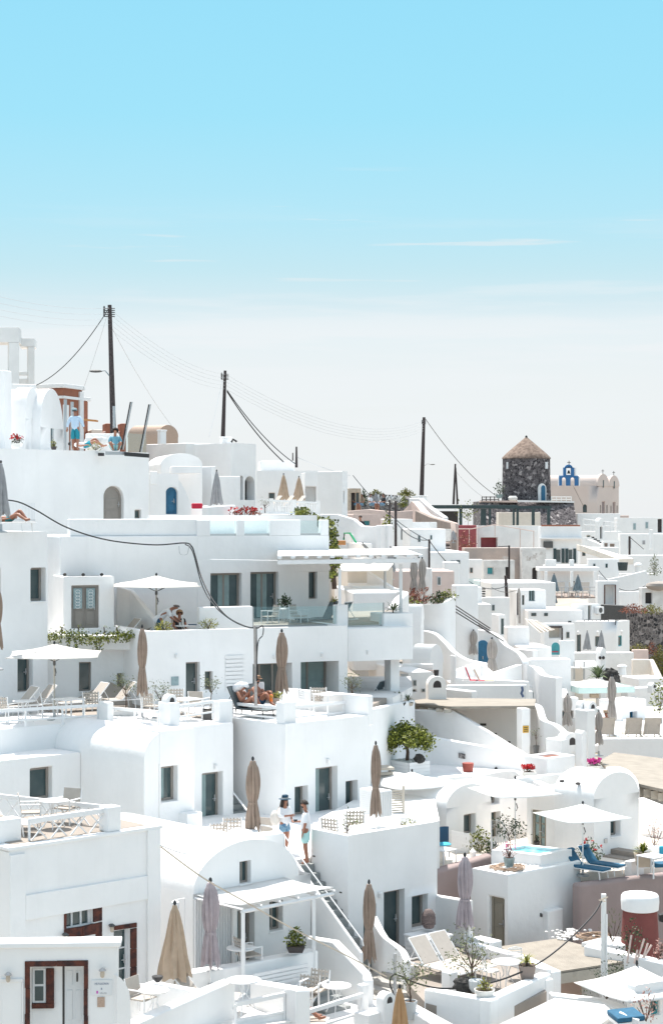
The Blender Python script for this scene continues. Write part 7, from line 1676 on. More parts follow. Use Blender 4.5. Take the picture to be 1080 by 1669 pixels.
chimney(675,810,157,'square white chimney pair left of the windmill pergola, left one',.5,1.3,kind='box');chimney(689,809,157,'square white chimney right of its twin beside the windmill pergola',.6,1.2,kind='box')
for k in range(5):tag(MB().bx(W(717-k,0,130).x,W(731,0,130).x,129.2-k*.35,130,W(0,884+k*3.2,130).z-.1,W(0,884+k*3.2,130).z).build('stone_step','dark' if k%2 else 'pinkish'),'old stone step by the wrecked white urn, '+('topmost','second','third','fourth','lowest')[k]+' of five','step','old stone steps')
potobj(727,882,129,.35,.85,'wornwhite','worn white urn beside the old stone steps');ony(P_cg,738,130,W(0,885,130).z,'small grey folded parasol beside the worn urn','closed parasols',scale=(.8,.8,.35))
ony(P_oc,655,150,W(0,935,150).z,'cream open parasol beside the two thin dark poles','open parasols',8,(.88,.88,.9));ony(P_oc,668,170,W(0,892,170).z,'cream open parasol half hidden at the wall corner above the other cream one','open parasols',8,(.5,.5,.7))
ony(P_cs,713,128,W(0,960,128).z,'slate grey closed parasol left of its pair by the glass rail','closed parasols',scale=(1.1,1.1,.88));ony(P_cs,751,130,W(0,962,130).z,'slate grey closed parasol right of its pair by the glass rail','closed parasols',scale=(1.0,1.0,.88));
t=thing('utility_pole','thin dark pole rising through the cream open parasol','utility pole',W(645,900,124),'thin poles');MB().tube([W(644.5,905,124),W(644.5,817,124)],.1,6).build('pole','polewood',t)
t=thing('utility_pole','thinner dark pole with green creeper left of the cream parasol','utility pole',W(634,880,126),'thin poles');MB().tube([W(634.5,885,126),W(634.5,815,126)],.07,6).build('pole','polewood',t)
t=thing('utility_pole','thin dark pole left of the slate grey parasols','utility pole',W(699,940,112),'thin poles');MB().tube([W(699,945,112),W(699,879,112)],.07,6).build('pole','polewood',t)
bush(631,878,125,'green creeper climbing the thinner dark pole',w=.8,h=1.6,n=150,leafm='leafbright',lf=.2,name='creeper',cat='plant')
t=thing('terrace_railing','thin metal railing in front of the slate grey parasols','railing',W(720,975,118),'thin railings')
b=MB()
for k in range(9):b.tube([W(697+9*k,975,118),W(697+9*k,955,118)],.03,5)
for y in(955,963):b.tube([W(697,y,118),W(769,y,118)],.03,5)
b.build('bars','metalgrey',t)
glassrail('small greenish glass rail beside the slate grey parasols',(742,943,121),(782,943,121),h=.5);block('white_wall_block','white wall block under the greenish glass rail',(742,957,120),xl=738,xr=785,h=4,a=5)
ny=[(607,826,'black'),]
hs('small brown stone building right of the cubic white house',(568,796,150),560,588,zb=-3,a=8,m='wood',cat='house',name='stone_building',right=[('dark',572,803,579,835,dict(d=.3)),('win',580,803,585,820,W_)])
wall('rubble_wall','dark rubble stone wall on the skyline behind the terrace guests',[(588,812,172),(600,806,172),(625,806,171),(650,808,170),(668,815,168)],t=.8,h=4,m='rubble',bev=.0);wall('terrace_wall','pinkish terrace wall under the seated guests',[(563,833,148),(600,830,147),(640,834,146),(672,832,146)],t=.5,h=2.5,m='pinkish')
for(px,py,w,h,m_,lb)in((612,815,2.0,.8,'bush','rounded yellow green bush on the skyline left of the right pole'),(661,815,2.0,.9,'bush','yellow green bush on the skyline below the right pole'),(656,826,.9,.9,'leafbright','bright green bush against the dark rubble wall'),(592,822,.8,1.1,'leafdark','dark green shrub beside the brown stone building')):
 bush(px,py,176 if m_=='bush' else 165,lb,w=w,h=h,n=900 if m_=='bush' else 350,leafm=m_,name='skyline_bush',lf=.16,wid=.6)
for k,px in enumerate((606,616,628,638,649)):spiky(px,822,163,'grey agave on the rubble wall, '+('leftmost','second','third','fourth','rightmost')[k]+' of five',r=1.0,n=26,leafm='pot',name='agave',cat='agave',wid=.14,group='agaves on the rubble wall')
ony(P_cg,612,152,W(0,833,152).z,'grey closed parasol among the terrace guests on the skyline','closed parasols',scale=(1.0,1.0,.62))
WM=thing('windmill','round dark stone windmill tower with conical thatched roof','windmill',W(857,817,268));c=W(857,817,268);c.z-=.4
rr=39*268/3000;H_=zof(748,268)-c.z
MB().lathe([(rr*1.03,0),(rr*1.0,H_*.5),(rr*.985,H_)],40,c).build('tower','stone',WM)
MB().lathe([(rr*1.01,H_+.01),(rr*1.0,H_+.2),(rr*.82,H_+.85),(rr*.42,H_+2.05),(rr*.05,zof(713,268)-c.z),(.02,zof(712,268)-c.z)],40,c,wob=lambda k,i:1+.012*math.sin(k*2.3+i)).build('roof','thatch',WM,smooth=60)
MB().ell((c.x,c.y,zof(712,268)),.18,.18,.22,8,5).build('finial','rock',WM)
def on_tower(px,y0,y1,w,m,nm,arch,pr=.05):
 x=(px-CX)/F*268;dx=x-c.x;dy=-math.sqrt(max(.01,(rr*1.01)**2-dx*dx));p=V((x,c.y+dy,0));nrm=V((dx,dy,0)).normalized();fT=Face(p+nrm*pr,Z.cross(nrm));fT.N=nrm
 o=outline(-w/2,w/2,zof(y1,266),zof(y0,266),arch);mb=MB();mb.prism([fT.O+fT.U*u+Z*z for u,z in o],-nrm*.4);return mb.build(nm,m,WM)
on_tower(879,788,816,1.5,'plaster2','door_surround',1);on_tower(880.5,791,816,.8,'doorblue','door',1,.09);on_tower(887,753,764,.55,'whiteshut','window',0);on_tower(824,753,764,.3,'whiteshut','window',0)
t=thing('stone_terrace','dark stone terrace wall with battered end below the windmill','terrace',W(860,858,255))
b=MB();pts=[W(783,817,258),W(934,819,262),W(940.5,858,258),W(783,857,254)];b.prism(pts,V((0,14,0)));b.build('wall','stone',t,smooth=0);MB().prism([W(782,815.5,257.8),W(843,816,258.3),W(843,819,258.3),W(782,818.5,257.8)],V((0,2,0))).build('coping','pinkish',t)
tag(MB().prism([W(843,815,257.9),W(935,817,261.8),W(935,819.5,261.8),W(843,818,257.9)],V((0,1,0))).build('coping','plaster2'),'pale coping along the windmill terrace edge','coping')
for(xa,xb,lb)in((785,812,'thin railing left of the windmill'),(898,930,'white railing right of the windmill')):
 t=thing('terrace_railing',lb,'railing',W(xa,818,257),'thin railings');b=MB()
 for k in range(5):b.tube([W(xa+(xb-xa)*k/4,817,257),W(xa+(xb-xa)*k/4,809,257)],.07,5)
 for y in(810,814):b.tube([W(xa,y,257),W(xb,y,257)],.06,5)
 b.build('bars','polewood' if xa<800 else 'plaster2',t)
bush(813,812,256,'dark potted shrub at the left foot of the windmill',w=1.8,h=1.7,n=120,leafm='leafdark',lf=.3,pot=(.5,.5,'potblue','round'))
t=thing('white_urn','pale ribbed stone urn at the foot of the windmill','urn',W(835,817,254.5));MB().lathe([(.3,0),(.6,.2),(.65,.5),(.45,.75)],14,W(835,817,254.5)).build('urn','wornwhite',t)
t=thing('green_pergola','long dark green pergola frame in front of the windmill terrace','pergola',W(800,855,235))
b=MB();b.obox(W(703,828.5,235),V((10.95,0,0)),V((0,.5,0)),Z*.42);b.build('beam','greenpaint',t,bev=.02);MB().obox(W(712,829,242),V((15,0,0)),V((0,.4,0)),Z*.35).build('beam','greenpaint',t)
for k in range(9):MB().obox(W(706+16*k,826.5,235.5),V((.25,0,0)),V((.2,7,0)),Z*.2).build('rafter','greenpaint',t)
for px,w in((748,.38),(783,.4),(788,.3),(796,.3),(841,.3),(835,.25),(866,.38),(891,.4)):MB().obox(W(px,856,235.3),V((w,0,0)),V((0,.35,0)),Z*(zof(829,235)-zof(856,235)-.02)).build('post','greenpaint',t)
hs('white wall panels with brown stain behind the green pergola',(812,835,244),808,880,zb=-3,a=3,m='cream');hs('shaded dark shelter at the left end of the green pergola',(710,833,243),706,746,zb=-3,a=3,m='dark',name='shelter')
small_tree(762,856,236,'leafy young tree under the green pergola',H=2.0,cr=1.4,n=180,leafm='leafbright',pot=None,name='young_tree',lf=.35,cat='tree')
hs('crimson rendered terrace wall below the green pergola',(738,856,200),735,776,zb=-6,a=4,m='crimson',name='crimson_wall',cat='wall');hs('white long house under the windmill with brown niche',(777,857,202),774,881,zb=-6,a=4,m='plaster2',right=[('dark',783,876,810,893,dict(d=1.0,pane='crimson'))])
hs('white house with dark air conditioner and two pairs of dark shutters',(880,858,198),876,947,zb=-6.5,a=3,right=[('win',905,895,914,917,dict(frame='whiteshut',sill=False,d=.2)),('win',925,895,933,917,dict(frame='whiteshut',sill=False,d=.2))])
fA=Face(W(880,858,198),rd(3))
for x_ in(901,914.3,920.5,933.3):pbar(fA,HSE['white house with dark air conditioner and two pairs of dark shutters']['root'],'shutter','shutter',x_,894,x_+4.6,917.5,-.12,-.01,.01)
acunit(fA,892,893,'dark boxed air conditioner left of the dark shutters',1.0,'darkgrey');tag(pbar(fA,None,'roof_ledge','plaster',878,876,962,878.5,-.6,0,.01),'thin projecting ledge above the dark shutters','ledge')
tag(pbar(Face(W(776,857,197.8),rd(3)),None,'coping','terracotta',882,855.5,944,857.8,-.2,.3,.01),'rusty orange coping line on the shuttered house','coping')
for k,(a_,b_)in enumerate((((742,862,196),(768,862,196)),((768,862,196),(806,855,196)),((806,855,196),(870,866,196)),((764,862,196),(764,893,196)),((847,862,196),(847,893,196)),((869,866,196),(869,893,196)),((806,855,196),(806,875,196)))):
 tag(MB().tube([W(*a_),W(*b_)],.05,5).build('pergola_pipe','pinkish'),('left horizontal','left rising','right descending','leftmost upright','middle right upright','rightmost upright','short central upright')[k]+' pink pipe of the bare frame under the windmill','pipe','pink pipe frame')
bush(757,893,192,'reddish shrub in orange planter below the crimson wall',w=3,h=1.5,n=200,leafm='dryred',lf=.25);
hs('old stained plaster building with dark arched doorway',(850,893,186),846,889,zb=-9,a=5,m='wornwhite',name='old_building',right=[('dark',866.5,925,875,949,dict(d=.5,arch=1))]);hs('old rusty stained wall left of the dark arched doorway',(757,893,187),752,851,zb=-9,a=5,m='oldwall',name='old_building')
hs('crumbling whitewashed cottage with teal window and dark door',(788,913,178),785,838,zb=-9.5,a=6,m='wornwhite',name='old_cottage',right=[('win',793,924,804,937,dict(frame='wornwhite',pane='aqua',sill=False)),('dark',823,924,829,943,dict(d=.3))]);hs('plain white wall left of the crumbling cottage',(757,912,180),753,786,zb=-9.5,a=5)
t=thing('utility_pole','thin brown pole in front of the old arched doorway building','utility pole',W(829,950,172),'thin poles');MB().tube([W(829,952,172),W(829,889,172)],.1,6).build('pole','polewood',t);MB().tube([W(829,890,172),W(811,891,172)],.04,5).build('arm','polewood',t)
t=thing('utility_pole','short dark leaning pole below the crumbling cottage','utility pole',W(825,990,140),'thin poles');MB().tube([W(826,993,140),W(823.5,938,140)],.13,6).build('pole','polewood',t)
t=thing('utility_pole','brown grey pole with looping wires beside the shaded passage','utility pole',W(845,1015,135),'thin poles');MB().tube([W(846,1016,135),W(845,959,135)],.1,6).build('pole','polegrey',t)
t=thing('utility_pole','dark slim pole with stay wire near the black edged steps','utility pole',W(1025,925,210),'thin poles');MB().tube([W(1025,926,210),W(1025,874,210)],.13,6).build('pole','polewood',t);MB().tube([W(1025,875,210),W(1048,895,208)],.04,4).build('stay','polewood',t)
wire('dark wire from the left pole across to the slate parasols',(644,850,124),(699,880,112),.4,.03);wire('dark wire from the thin pole down past the slate parasols',(699,881,112),(825,955,139),1.2,.03);wire('dark wire from above the man in black to the short leaning pole',(575,775,124),(700,882,112),.5,.025)
wire('thin wire sagging between the leaning pole and the brown grey pole',(800,957,139),(845,960,135),.3,.02,'darkgrey');wire('thin dark wire sloping down across the white roofs at the right',(975,930,165),(1050,955,160),1.0,.03)
hs('low white roof terrace below the old arched doorway building',(800,950,150),770,905,h=3,a=8);hs('white house with tall dark passage and grey framed window',(842,962,138),828,889,h=4.5,a=6,right=[('dark',838.5+3,966,845+3,1003,dict(d=.5)),('win',861,962,871,980,dict(frame='potblue',mull=1,sill=False)),('win',850,970,854,986,W_)])
hs('white house block with dark barred steps left of the leaning pole',(785,974,132),781,830,h=5,a=8,right=[]);
for k in range(4):tag(MB().bx(W(781,0,131).x,W(790,0,131).x,130.8,131.4,W(0,959+k*4,131).z-.08,W(0,959+k*4,131).z).build('dark_step','dark'),'dark step beside the white house block, '+('topmost','second','third','lowest')[k]+' of four','step','dark steps')
hs('white house with tall blue grey door above the wavy rim',(812,1002,112),800,824,h=6,a=12,right=[('door',814+2,1008,818+2.5,1034,dict(frame='potblue',sill=False,d=.1))]);hs('white rounded parapet house with folded beige cloth',(826,1022,108),820,862,h=3.5,a=8)
t=thing('folded_canopy','crumpled beige canopy cloth stretched down over the white roof','canopy',W(880,1035,114))
b=MB();
N_=14
b.add([W(853+22*j/N_+(26+3*j/N_)*i/6,1008+3*j/N_+(24-9*j/N_)*i/6+1.6*math.sin(i/6*3.1)*math.sin(j*1.9),114-.25*i-.3*math.sin(j*1.9))for i in range(7)for j in range(N_+1)],[(i*(N_+1)+j,i*(N_+1)+j+1,(i+1)*(N_+1)+j+1,(i+1)*(N_+1)+j)for i in range(6)for j in range(N_)])
b.build('cloth','canvas',t,smooth=60)
hs('long white house below the lounger deck with faint blue line',(860,995,136),840,948,h=6,a=4);hs('cream white house with brown framed doorway opening',(886,1017,122),880,936,h=6,a=6,right=[('dark',894,1021,915,1040,dict(d=.8,pane='cream'))])
tag(pbar(Face(W(886,1017,122),rd(6)),None,'timber_lintel','polewood',894,1020.5,915,1023,-.08,-.004,.01),'dark timber lintel over the cream doorway opening','lintel');tag(pbar(Face(W(886,1017,122),rd(6)),None,'timber_upright','polewood',914,1023.4,916,1055,-.08,-.004,.01),'dark timber upright right of the cream doorway opening','post')
t=thing('arched_door','bright aqua arched door sunk between white roofs','door',W(904,1068,104));o1=outline(W(898,0,104).x,W(911,0,104).x,W(0,1067,104).z,W(0,1047,104).z,1);MB().prism([V((u,104,z))for u,z in o1],V((0,-.1,0))).build('leaf','aqua',t);MB().obox(W(899,1063,103.8),V((.36,0,0)),V((0,.03,0)),Z*.05).build('plank','redfab',t)
hs('curving white roof left of the aqua arched door',(850,1055,106),828,898,h=4,a=8);hs('white wing right of the aqua arched door',(912,1044,105),910,936,h=4,a=10)
hs('white balcony with notched parapet below the dark shutters',(888,921,176),884,958,zb=-8,a=3,par=.0);block('parapet_wall','white notched balcony parapet left piece',(888,912,175.5),L=.4,xr=906,h=1.0,a=3,bev=.05);block('parapet_wall','white notched balcony parapet right piece',(928,912,175.5),L=.4,xr=935,h=1.0,a=3,bev=.05)
t=thing('deck_terrace','shaded lounger deck with slender white columns and dark edge','terrace',W(925,975,166));
MB().obox(W(880,975,163),V((5.2,0,0)),V((0,9,0)),Z*.12).build('deck','potbrown',t);MB().obox(W(878,931,171),V((5.6,0,0)),V((0,3,0)),Z*.35).build('ceiling','plaster',t)
for px in(887,929,967):MB().obox(W(px,973,165),V((.25,0,0)),V((0,.25,0)),Z*2.3).build('column','plaster',t)
hs('shaded rear house wall of the lounger deck with turquoise door',(884,931,172),880,975,zb=-8,a=3,right=[('door',911,948,919,972,dict(frame='whiteshut',pane='potblue',sill=False,d=.1)),('win',932,947,936,956,dict(d=.1,sill=False))])
b=MB();t=thing('terrace_railing','thin white railing along the lounger deck','railing',W(925,973,162.6),'thin railings')
for k in range(9):b.tube([W(880+11.5*k,974,162.6),W(880+11.5*k,957,162.6)],.04,5)
for y in(957,963):b.tube([W(880,y,162.6),W(972,y,162.6)],.035,5)
b.build('bars','metalgrey',t)
for k,px in enumerate((892,911,932,951)):ony(P_lb,px,164.5,W(0,973,163.5).z,'white lounger on the deck below the shutters, '+('leftmost','second','third','rightmost')[k]+' of four','loungers on the shaded deck',-15,(1.2,1,1.2))
for px,py,sc_,lb in((902,975,.95,'slate grey closed parasol left of the deck loungers'),(941,973,.85,'slate grey closed parasol between the deck loungers'),(876,985,.8,'pale slate closed parasol left below the deck'),(902.5,990,.6,'small slate closed parasol hanging before the deck edge')):ony(P_cs,px,160,W(0,py,160).z,lb,'closed parasols',scale=(sc_,sc_,sc_*.9))
hs('white gabled house with small air conditioner below the deck',(951,985,138),930,976,h=6,a=40,al=60,right=[('win',958,987,963,1010,W_)]);acunit(Face(W(951,985,138),rd(40)),972,1000,'boxed air conditioner on the gabled white house',.75)
hs('white house with red framed doorway opening at the right',(973,947,158),969,1008,h=6,a=5,right=[('open',985,955,1001,986,dict(d=1.2))])
for x0,x1,y0,y1 in((983.5,985.2,954,986),(1001,1002.6,954,986),(983.5,1002.6,953,954)):tag(pbar(Face(W(973,947,158),rd(5)),None,'door_frame','redstone',x0,y0,x1,y1,-.06,-.004,.005),{983.5:'dark red left and top edging of the white doorway opening',1001:'dark red right edging of the white doorway opening'}[x0]if y1>960 else 'dark red lintel of the white doorway opening','frame')
hs('white wall right of the red framed doorway',(1008,964,160),1005,1046,h=5,a=5);wall('sweeping_wall','white pointed wall dipping like a sail above the doorway',[(975,937,168),(990,944,168),(1010,940,168),(1052,930,168),(1060,952,168)],t=.4,h=4)
hs('crumbling whitewashed house with dark doorway at the right edge',(1045,958,156),1040,1100,h=7,a=4,m='wornwhite',name='old_cottage',right=[('dark',1051,966,1062,984,dict(d=.4))]);tag(MB().ell(W(1072,955,156),1.1,.6,.4,14,6,.1).build('roof_mound','dirt'),'pinkish rounded roof mound at the right edge','roof')
wall('rubble_wall','tall dark rubble retaining wall at the right edge',[(1020,992,146),(1040,996,145),(1100,1000,144)],t=1,h=6,m='rubble',bev=0);wall('dark_wall','dark grey wall below the red framed doorway',[(978,985,150),(1015,987,149),(1028,992,148)],t=.6,h=4,m='darkgrey')
for(px,py,w,h,m_,lb,n)in((1032,999,2.6,.6,'dryred','rust coloured dry bush on the rubble wall',420),(1062,1000,2.2,.6,'bush','yellow dry bush at the right edge on the rubble wall',350),(1066,938,1.2,1.5,'olive','sparse young tree above the sail shaped wall',260),(1040,1062,2.0,.5,'bush','dry bush beside the brown fence below the rubble wall',300),(1074,1092,1.7,1.6,'bush','large yellow green bush on the slope at the right edge',900),(1080,1112,1.2,1.0,'bush','lower yellow green bush on the slope at the right edge',500),(1062,1066,1.3,.8,'dryred','brownish bush between the slope bushes and fence',200)):
 bush(px,py,143 if py>950 else 160,lb,w=w,h=h,n=n,leafm=m_,name='slope_bush',lf=.15,wid=.5)
hs('pale blue white house with teal windows and closed parasols before it',(1003,1013,134),933,1025,h=5,a=55,al=84,left=[('door',939,1034,946,1063,dict(sill=False,d=.15)),('win',969,1037,977,1054,dict(sill=False,d=.15))],right=[('win',1007,1036,1013,1053,dict(frame='aqua',sill=False,d=.12))])
railing('dark scrollwork balcony rail on the pale blue white house',[(951,1010,134.5),(991,1010,134.3)],h=.35,rails=2,m='darkgrey',bar=.05,cross=True,group='scrollwork rails');railing('second scrollwork balcony rail near the house corner',[(1002,1010,134),(1020,1009,138)],h=.35,rails=2,m='darkgrey',bar=.05,cross=True,group='scrollwork rails')
for px,lb in((956,'grey closed parasol left of its pair before the teal windows'),(979,'grey closed parasol right of its pair before the teal windows')):ony(P_cg,px,124,W(0,1068,124).z,lb,'closed parasols',scale=(.8,.8,.65))
for px,py,lb in((941,1031,'small wall lamp left of the grey closed parasols'),(973,1031,'small wall lamp between the grey closed parasols'),(1012,1030,'small wall lamp over the teal window near the house corner')):wall_lamp(Face(W(px,py,128 if px<1003 else 134),V((1,0,0))),px,py,lb,s=1.5)
hs('low cream wall terrace in front of the grey closed parasols',(925,1064,120),921,1032,h=3,a=4,m='plaster2');hs('pink old wall end beside the slope bushes',(1030,1059,122),1028,1056,h=4,a=5,m='pinkish');wall('garden_wall','cream sloping wall falling beside the slope bushes',[(1030,1075,118),(1058,1075,118),(1066,1102,117)],t=.5,h=3,m='cream')
hs('white chimney house with two small dark eye holes',(978,1066,104),970,987,h=4,a=20,top='none',vault=dict(ax='r',rise=.35),name='chimney_tower',cat='chimney')
for px in(977,982.5):tag(MB().ell(W(px,1072,103.9),.09,.05,.1,8,5).build('vent_hole','dark'),'small dark vent hole of the eyed chimney, '+('left' if px<980 else 'right'),'vent','chimney vent holes')
hs('wide cream awning roofed house left of the eyed chimney',(880,1087,108),876,950,h=3.5,a=5,m='cream')
for(c4,lb)in(([(875,1078,112),(935,1077,112),(945,1088,103),(878,1085,103)],'long cream awning sheet left of the eyed chimney'),([(936,1077,112),(968,1076,112),(972,1086,104),(948,1088,103.5)],'short white awning sheet beside the eyed chimney')):
 tag(MB().prism([W(*p)-Z*.06 for p in c4],.06).build('awning','canvasw'),lb,'awning')
for px in(935,951):tag(MB().tube([W(px,1107,104),W(px,1078,104)],.06,6).build('awning_post','metalgrey'),'slim grey awning post, '+('left' if px<940 else 'right')+' of the pair near the eyed chimney','post')
P_mk=mk_open('market_parasol','canvasw',4.0,2.6,.30,'palewood')
for(px,py,Y,w,lb)in((885,1106,100,.95,'large white square market parasol, left of the overlapping pair'),(971,1106,98,1.0,'large white square market parasol with pale green valance in front')):
 p=W(px,py,Y);o=dup(P_mk,(p.x,p.y,p.z-2.6*w),R(12),lb,'market parasols',(w*.78,w*.78,w));o.name='market_parasol'
 b=MB();
 for k in range(4):
  a0_,a1_=2*math.pi*(k+.5)/4,2*math.pi*(k+1.5)/4;r_=4.0/2*1.41;A_=V((math.cos(a0_)*r_,math.sin(a0_)*r_,2.28));B_=V((math.cos(a1_)*r_,math.sin(a1_)*r_,2.28));b.poly(A_,B_,B_-Z*.3,A_-Z*.3)
 b.v=[V(q)for q in b.v];me_=MB();me_.v=b.v;me_.f=b.f;vo=me_.build('valance','palemint',None);vo.location=(0,0,0)
 for v_ in vo.data.vertices:pass
 vo.parent=o;vo.location=V((0,0,1.98))if False else V((0,0,0));xs=[q.z for q in b.v];vo.location.z=min(xs)
tag(MB().bx(W(960,0,97).x,W(975,0,97).x,96.8,97.1,W(0,1137,97).z,W(0,1131,97).z).build('parasol_box','beigefab',bev=.02),'small orange beige box hanging under the market parasol','box')
hs('white house with wide dark window strip under the market parasols',(889,1138,94),885,942,h=5,a=5,right=[('win',903,1158,934,1172,dict(mull=2,sill=False,d=.4)),('win',889.5,1164,900,1168,dict(sill=False,d=.2))]);tag(MB().prism([W(885,1122,97),W(922,1124,97),W(926,1140,92),W(887,1137,92)],.08).build('awning','canvasw'),'white awning sheet above the wide dark window strip','awning')
ony(P_co,924,90,W(0,1200,90).z,'pale closed parasol before the wide dark window strip','closed parasols',scale=(1.1,1.1,.76));hs('tall white roof block left of the market parasols',(862,1117,90),850,890,h=5,a=10);hs('white cube house with two vent boxes left of the parasols',(868,1060,100),840,876,h=5,a=30);hs('lower white cube with roof edge below the vent boxes',(880,1098,98),850,898,h=4,a=20)
chimney(884,1088,99.5,'small white twin vent box with dark mouth, left one',.35,.3,a=10);chimney(891,1088,99.5,'small white twin vent box with dark mouth, right one',.35,.3,a=10)
spiky(974,1108,99,'spiky green agave above the front market parasol',r=.9,n=34,leafm='palmleaf',name='agave',cat='agave',wid=.12)
t=thing('rubble_heap','dark stone heap beside the agave and the eyed chimney','rocks',W(998,1110,102));MB().ell(W(994,1100,102),.5,.4,.35,12,7,.5).build('boulders','rock',t,smooth=0);MB().ell(W(1003,1113,101.6),.28,.3,.4,10,7,.5).build('boulders','rock',t,smooth=0)
hs('white slanting roofed house right of the dark stone heap',(1022,1122,106),1010,1090,h=5,a=25);hs('white stepped roof with small box flue at the right edge',(1040,1106,112),1012,1085,h=4,a=20);chimney(1062,1112,105,'small white box flue with curled top at the right edge',.5,.6);chimney(1013,1083,108,'rounded white flue right of the stone heap',.6,.6,kind='round')
hs('low white house with red striped awning at the right edge',(1052,1178,98),1048,1095,h=3,a=5);tag(MB().obox(W(1052,1169,96),V((.95,0,0)),V((0,.5,0)),Z*.1).build('striped_awning','redfab'),'red edged awning strip at the right edge','awning');bush(1074,1160,97,'light green leafy tree at the right edge above the striped awning',w=1.0,h=1.4,n=200,leafm='leafbright',lf=.16,name='leafy_tree',cat='tree')
t=thing('dark_chair','dark framed chair at the right edge below the striped awning','chair',W(1072,1195,92));b=MB();b.tube([W(1066,1195,92),W(1066,1170,92),W(1077,1170,92),W(1077,1195,92)],.03,5);b.tube([W(1066,1182,92),W(1077,1182,92)],.03,5);b.build('frame','darkgrey',t);MB().prism([W(1067,1172,92),W(1076,1172,92),W(1076,1180,92),W(1067,1180,92)],V((0,.03,0))).build('backrest','metalwhite',t)
zc=W(0,838,300).z
CH=house('church','pale pink domed roof church with twin rounded gables and blue belfry',(972,792,296),xl=880,xr=1007.5,zb=zc-2,a=52,al=84,m='church',left=[('win',949,822,955.5,835,dict(arch=1,frame='greenpaint',d=.3,sill=False))],right=[('door',980,817,985,838,dict(d=.2,frame='pinkish',pane='mauve')),('win',977,823,978.7,836,dict(d=.2,sill=False)),('win',987.5,823,989.3,836,dict(d=.2,sill=False)),('door',997.5,818,1002,838,dict(d=.2,frame='pinkish',pane='mauve')),('win',994,824,995.7,836,dict(d=.2,sill=False)),('win',1004,824,1005.6,836,dict(d=.2,sill=False))])
f=CH['fr'];us=[0,CH['lr']*.53,CH['lr']]
for k in range(2):
 u0,u1=us[k],us[k+1];mb=MB();cc=(u0+u1)/2;r_=(u1-u0)/2*.96;hh=(1.75 if k==0 else 1.55)
 arc=[(cc+r_*math.cos(q),CH['zt']+hh*math.sin(q))for q in[math.pi*i/18 for i in range(19)]]
 A_=[f.P(*p,.003)for p in arc];B_=[p+CH['l']*CH['ll']*.98 for p in A_];mb.add(A_,[tuple(range(19))]);mb.add(B_,[tuple(range(19))])
 for i in range(18):mb.poly(A_[i],A_[i+1],B_[i+1],B_[i])
 mb.build('roof','church',CH['root'],smooth=60);g=MB();arc2=[(cc+(r_+.12)*math.cos(q),CH['zt']+(hh+.22)*math.sin(q))for q in[math.pi*i/18 for i in range(19)]];A2=[f.P(*p,-.1)for p in arc2];g.prism(A2,-f.N*.5);g.build('gable','church',CH['root'])
 px_=(979.5,997)[k];b=MB();p=f.P(cc,CH['zt']+hh+.2,0);b.tube([p,p+Z*.75],.05,5);b.tube([p+Z*.5-V((.22,0,0)),p+Z*.5+V((.22,0,0))],.05,5);b.build('cross','darkgrey',CH['root'])
 mb=MB();z1=CH['zt']+hh*.55;fbar(mb,f,cc-.16,cc+.16,z1-1.2,z1,-.13,-.101);mb.build('slit_window','glassdark',CH['root'])
BF=thing('belfry','blue and white stepped bell gable with three arches and a cross','belfry',W(926.5,793,292));fb=Face(V((0,292,0)),V((1,0,0)))
def bel(x0,x1,y0,y1,holes,m,dep,nm,d0=0):
 mb=MB();ua,ub=[(x-CX)/F*292 for x in(x0,x1)];za,zz=zof(y1,292),zof(y0,292);hh=mkholes(fb,[('open',a_,c_,b_,e_,dict(d=dep,arch=1))for a_,b_,c_,e_ in holes])
 us_=sorted(set([ua,ub]+[h['u0']for h in hh]+[h['u1']for h in hh]));
 for dd in(d0,d0+dep):
  for i in range(len(us_)-1):
   ug,uh=us_[i],us_[i+1];hit=[h for h in hh if h['u0']<=(ug+uh)/2<=h['u1']]
   if not hit:mb.poly(fb.P(ug,za,dd),fb.P(uh,za,dd),fb.P(uh,zz,dd),fb.P(ug,zz,dd));continue
   h=hit[0];o=outline(h['u0'],h['u1'],h['z0'],h['z1'],1)[2:]
   for q in range(len(o)-1):mb.poly(fb.P(o[q][0],o[q][1],dd),fb.P(o[q+1][0],o[q+1][1],dd),fb.P(o[q+1][0],zz,dd),fb.P(o[q][0],zz,dd))
   if h['z0']>za+.05:mb.poly(fb.P(ug,za,dd),fb.P(uh,za,dd),fb.P(uh,h['z0'],dd),fb.P(ug,h['z0'],dd))
 for h in hh:
  o=outline(h['u0'],h['u1'],h['z0'],h['z1'],1)
  for q in range(len(o)):mb.poly(fb.P(*o[q],d0),fb.P(*o[(q+1)%len(o)],d0),fb.P(*o[(q+1)%len(o)],d0+dep),fb.P(*o[q],d0+dep))
 for(a_,b_)in(((ua,za),(ua,zz)),((ub,za),(ub,zz)),((ua,zz),(ub,zz))):mb.poly(fb.P(*a_,d0),fb.P(*b_,d0),fb.P(*b_,d0+dep),fb.P(*a_,d0+dep))
 return mb.build(nm,m,BF)
bel(911,942,776,791.5,[(915,922,778,791.6),(929,936,778,791.6)],'churchblue',.7,'lower_arches');bel(917.5,935,762,775.8,[(922,930,760.5,774)],'churchblue',.65,'bell_arch')
ar=MB();ar.prism([fb.P((926.2-CX)/F*292+.62*math.cos(q),zof(763,292)+.55*math.sin(q)+.02,.0)for q in[math.pi*i/12 for i in range(13)]],-fb.N*.65);ar.build('arch_cap','churchblue',BF)
bel(910.4,942.6,774.6,792,[(914.6,922.4,777,792),(928.6,936.4,777,792)],'plaster',.5,'white_edge',.72)
MB().obox(W(936,774,292),V((.22,0,0)),V((0,.8,0)),Z*1.15).build('white_edge','plaster',BF);MB().obox(W(942.3,792,292),V((.2,0,0)),V((0,.8,0)),Z*1.5).build('white_edge','plaster',BF)
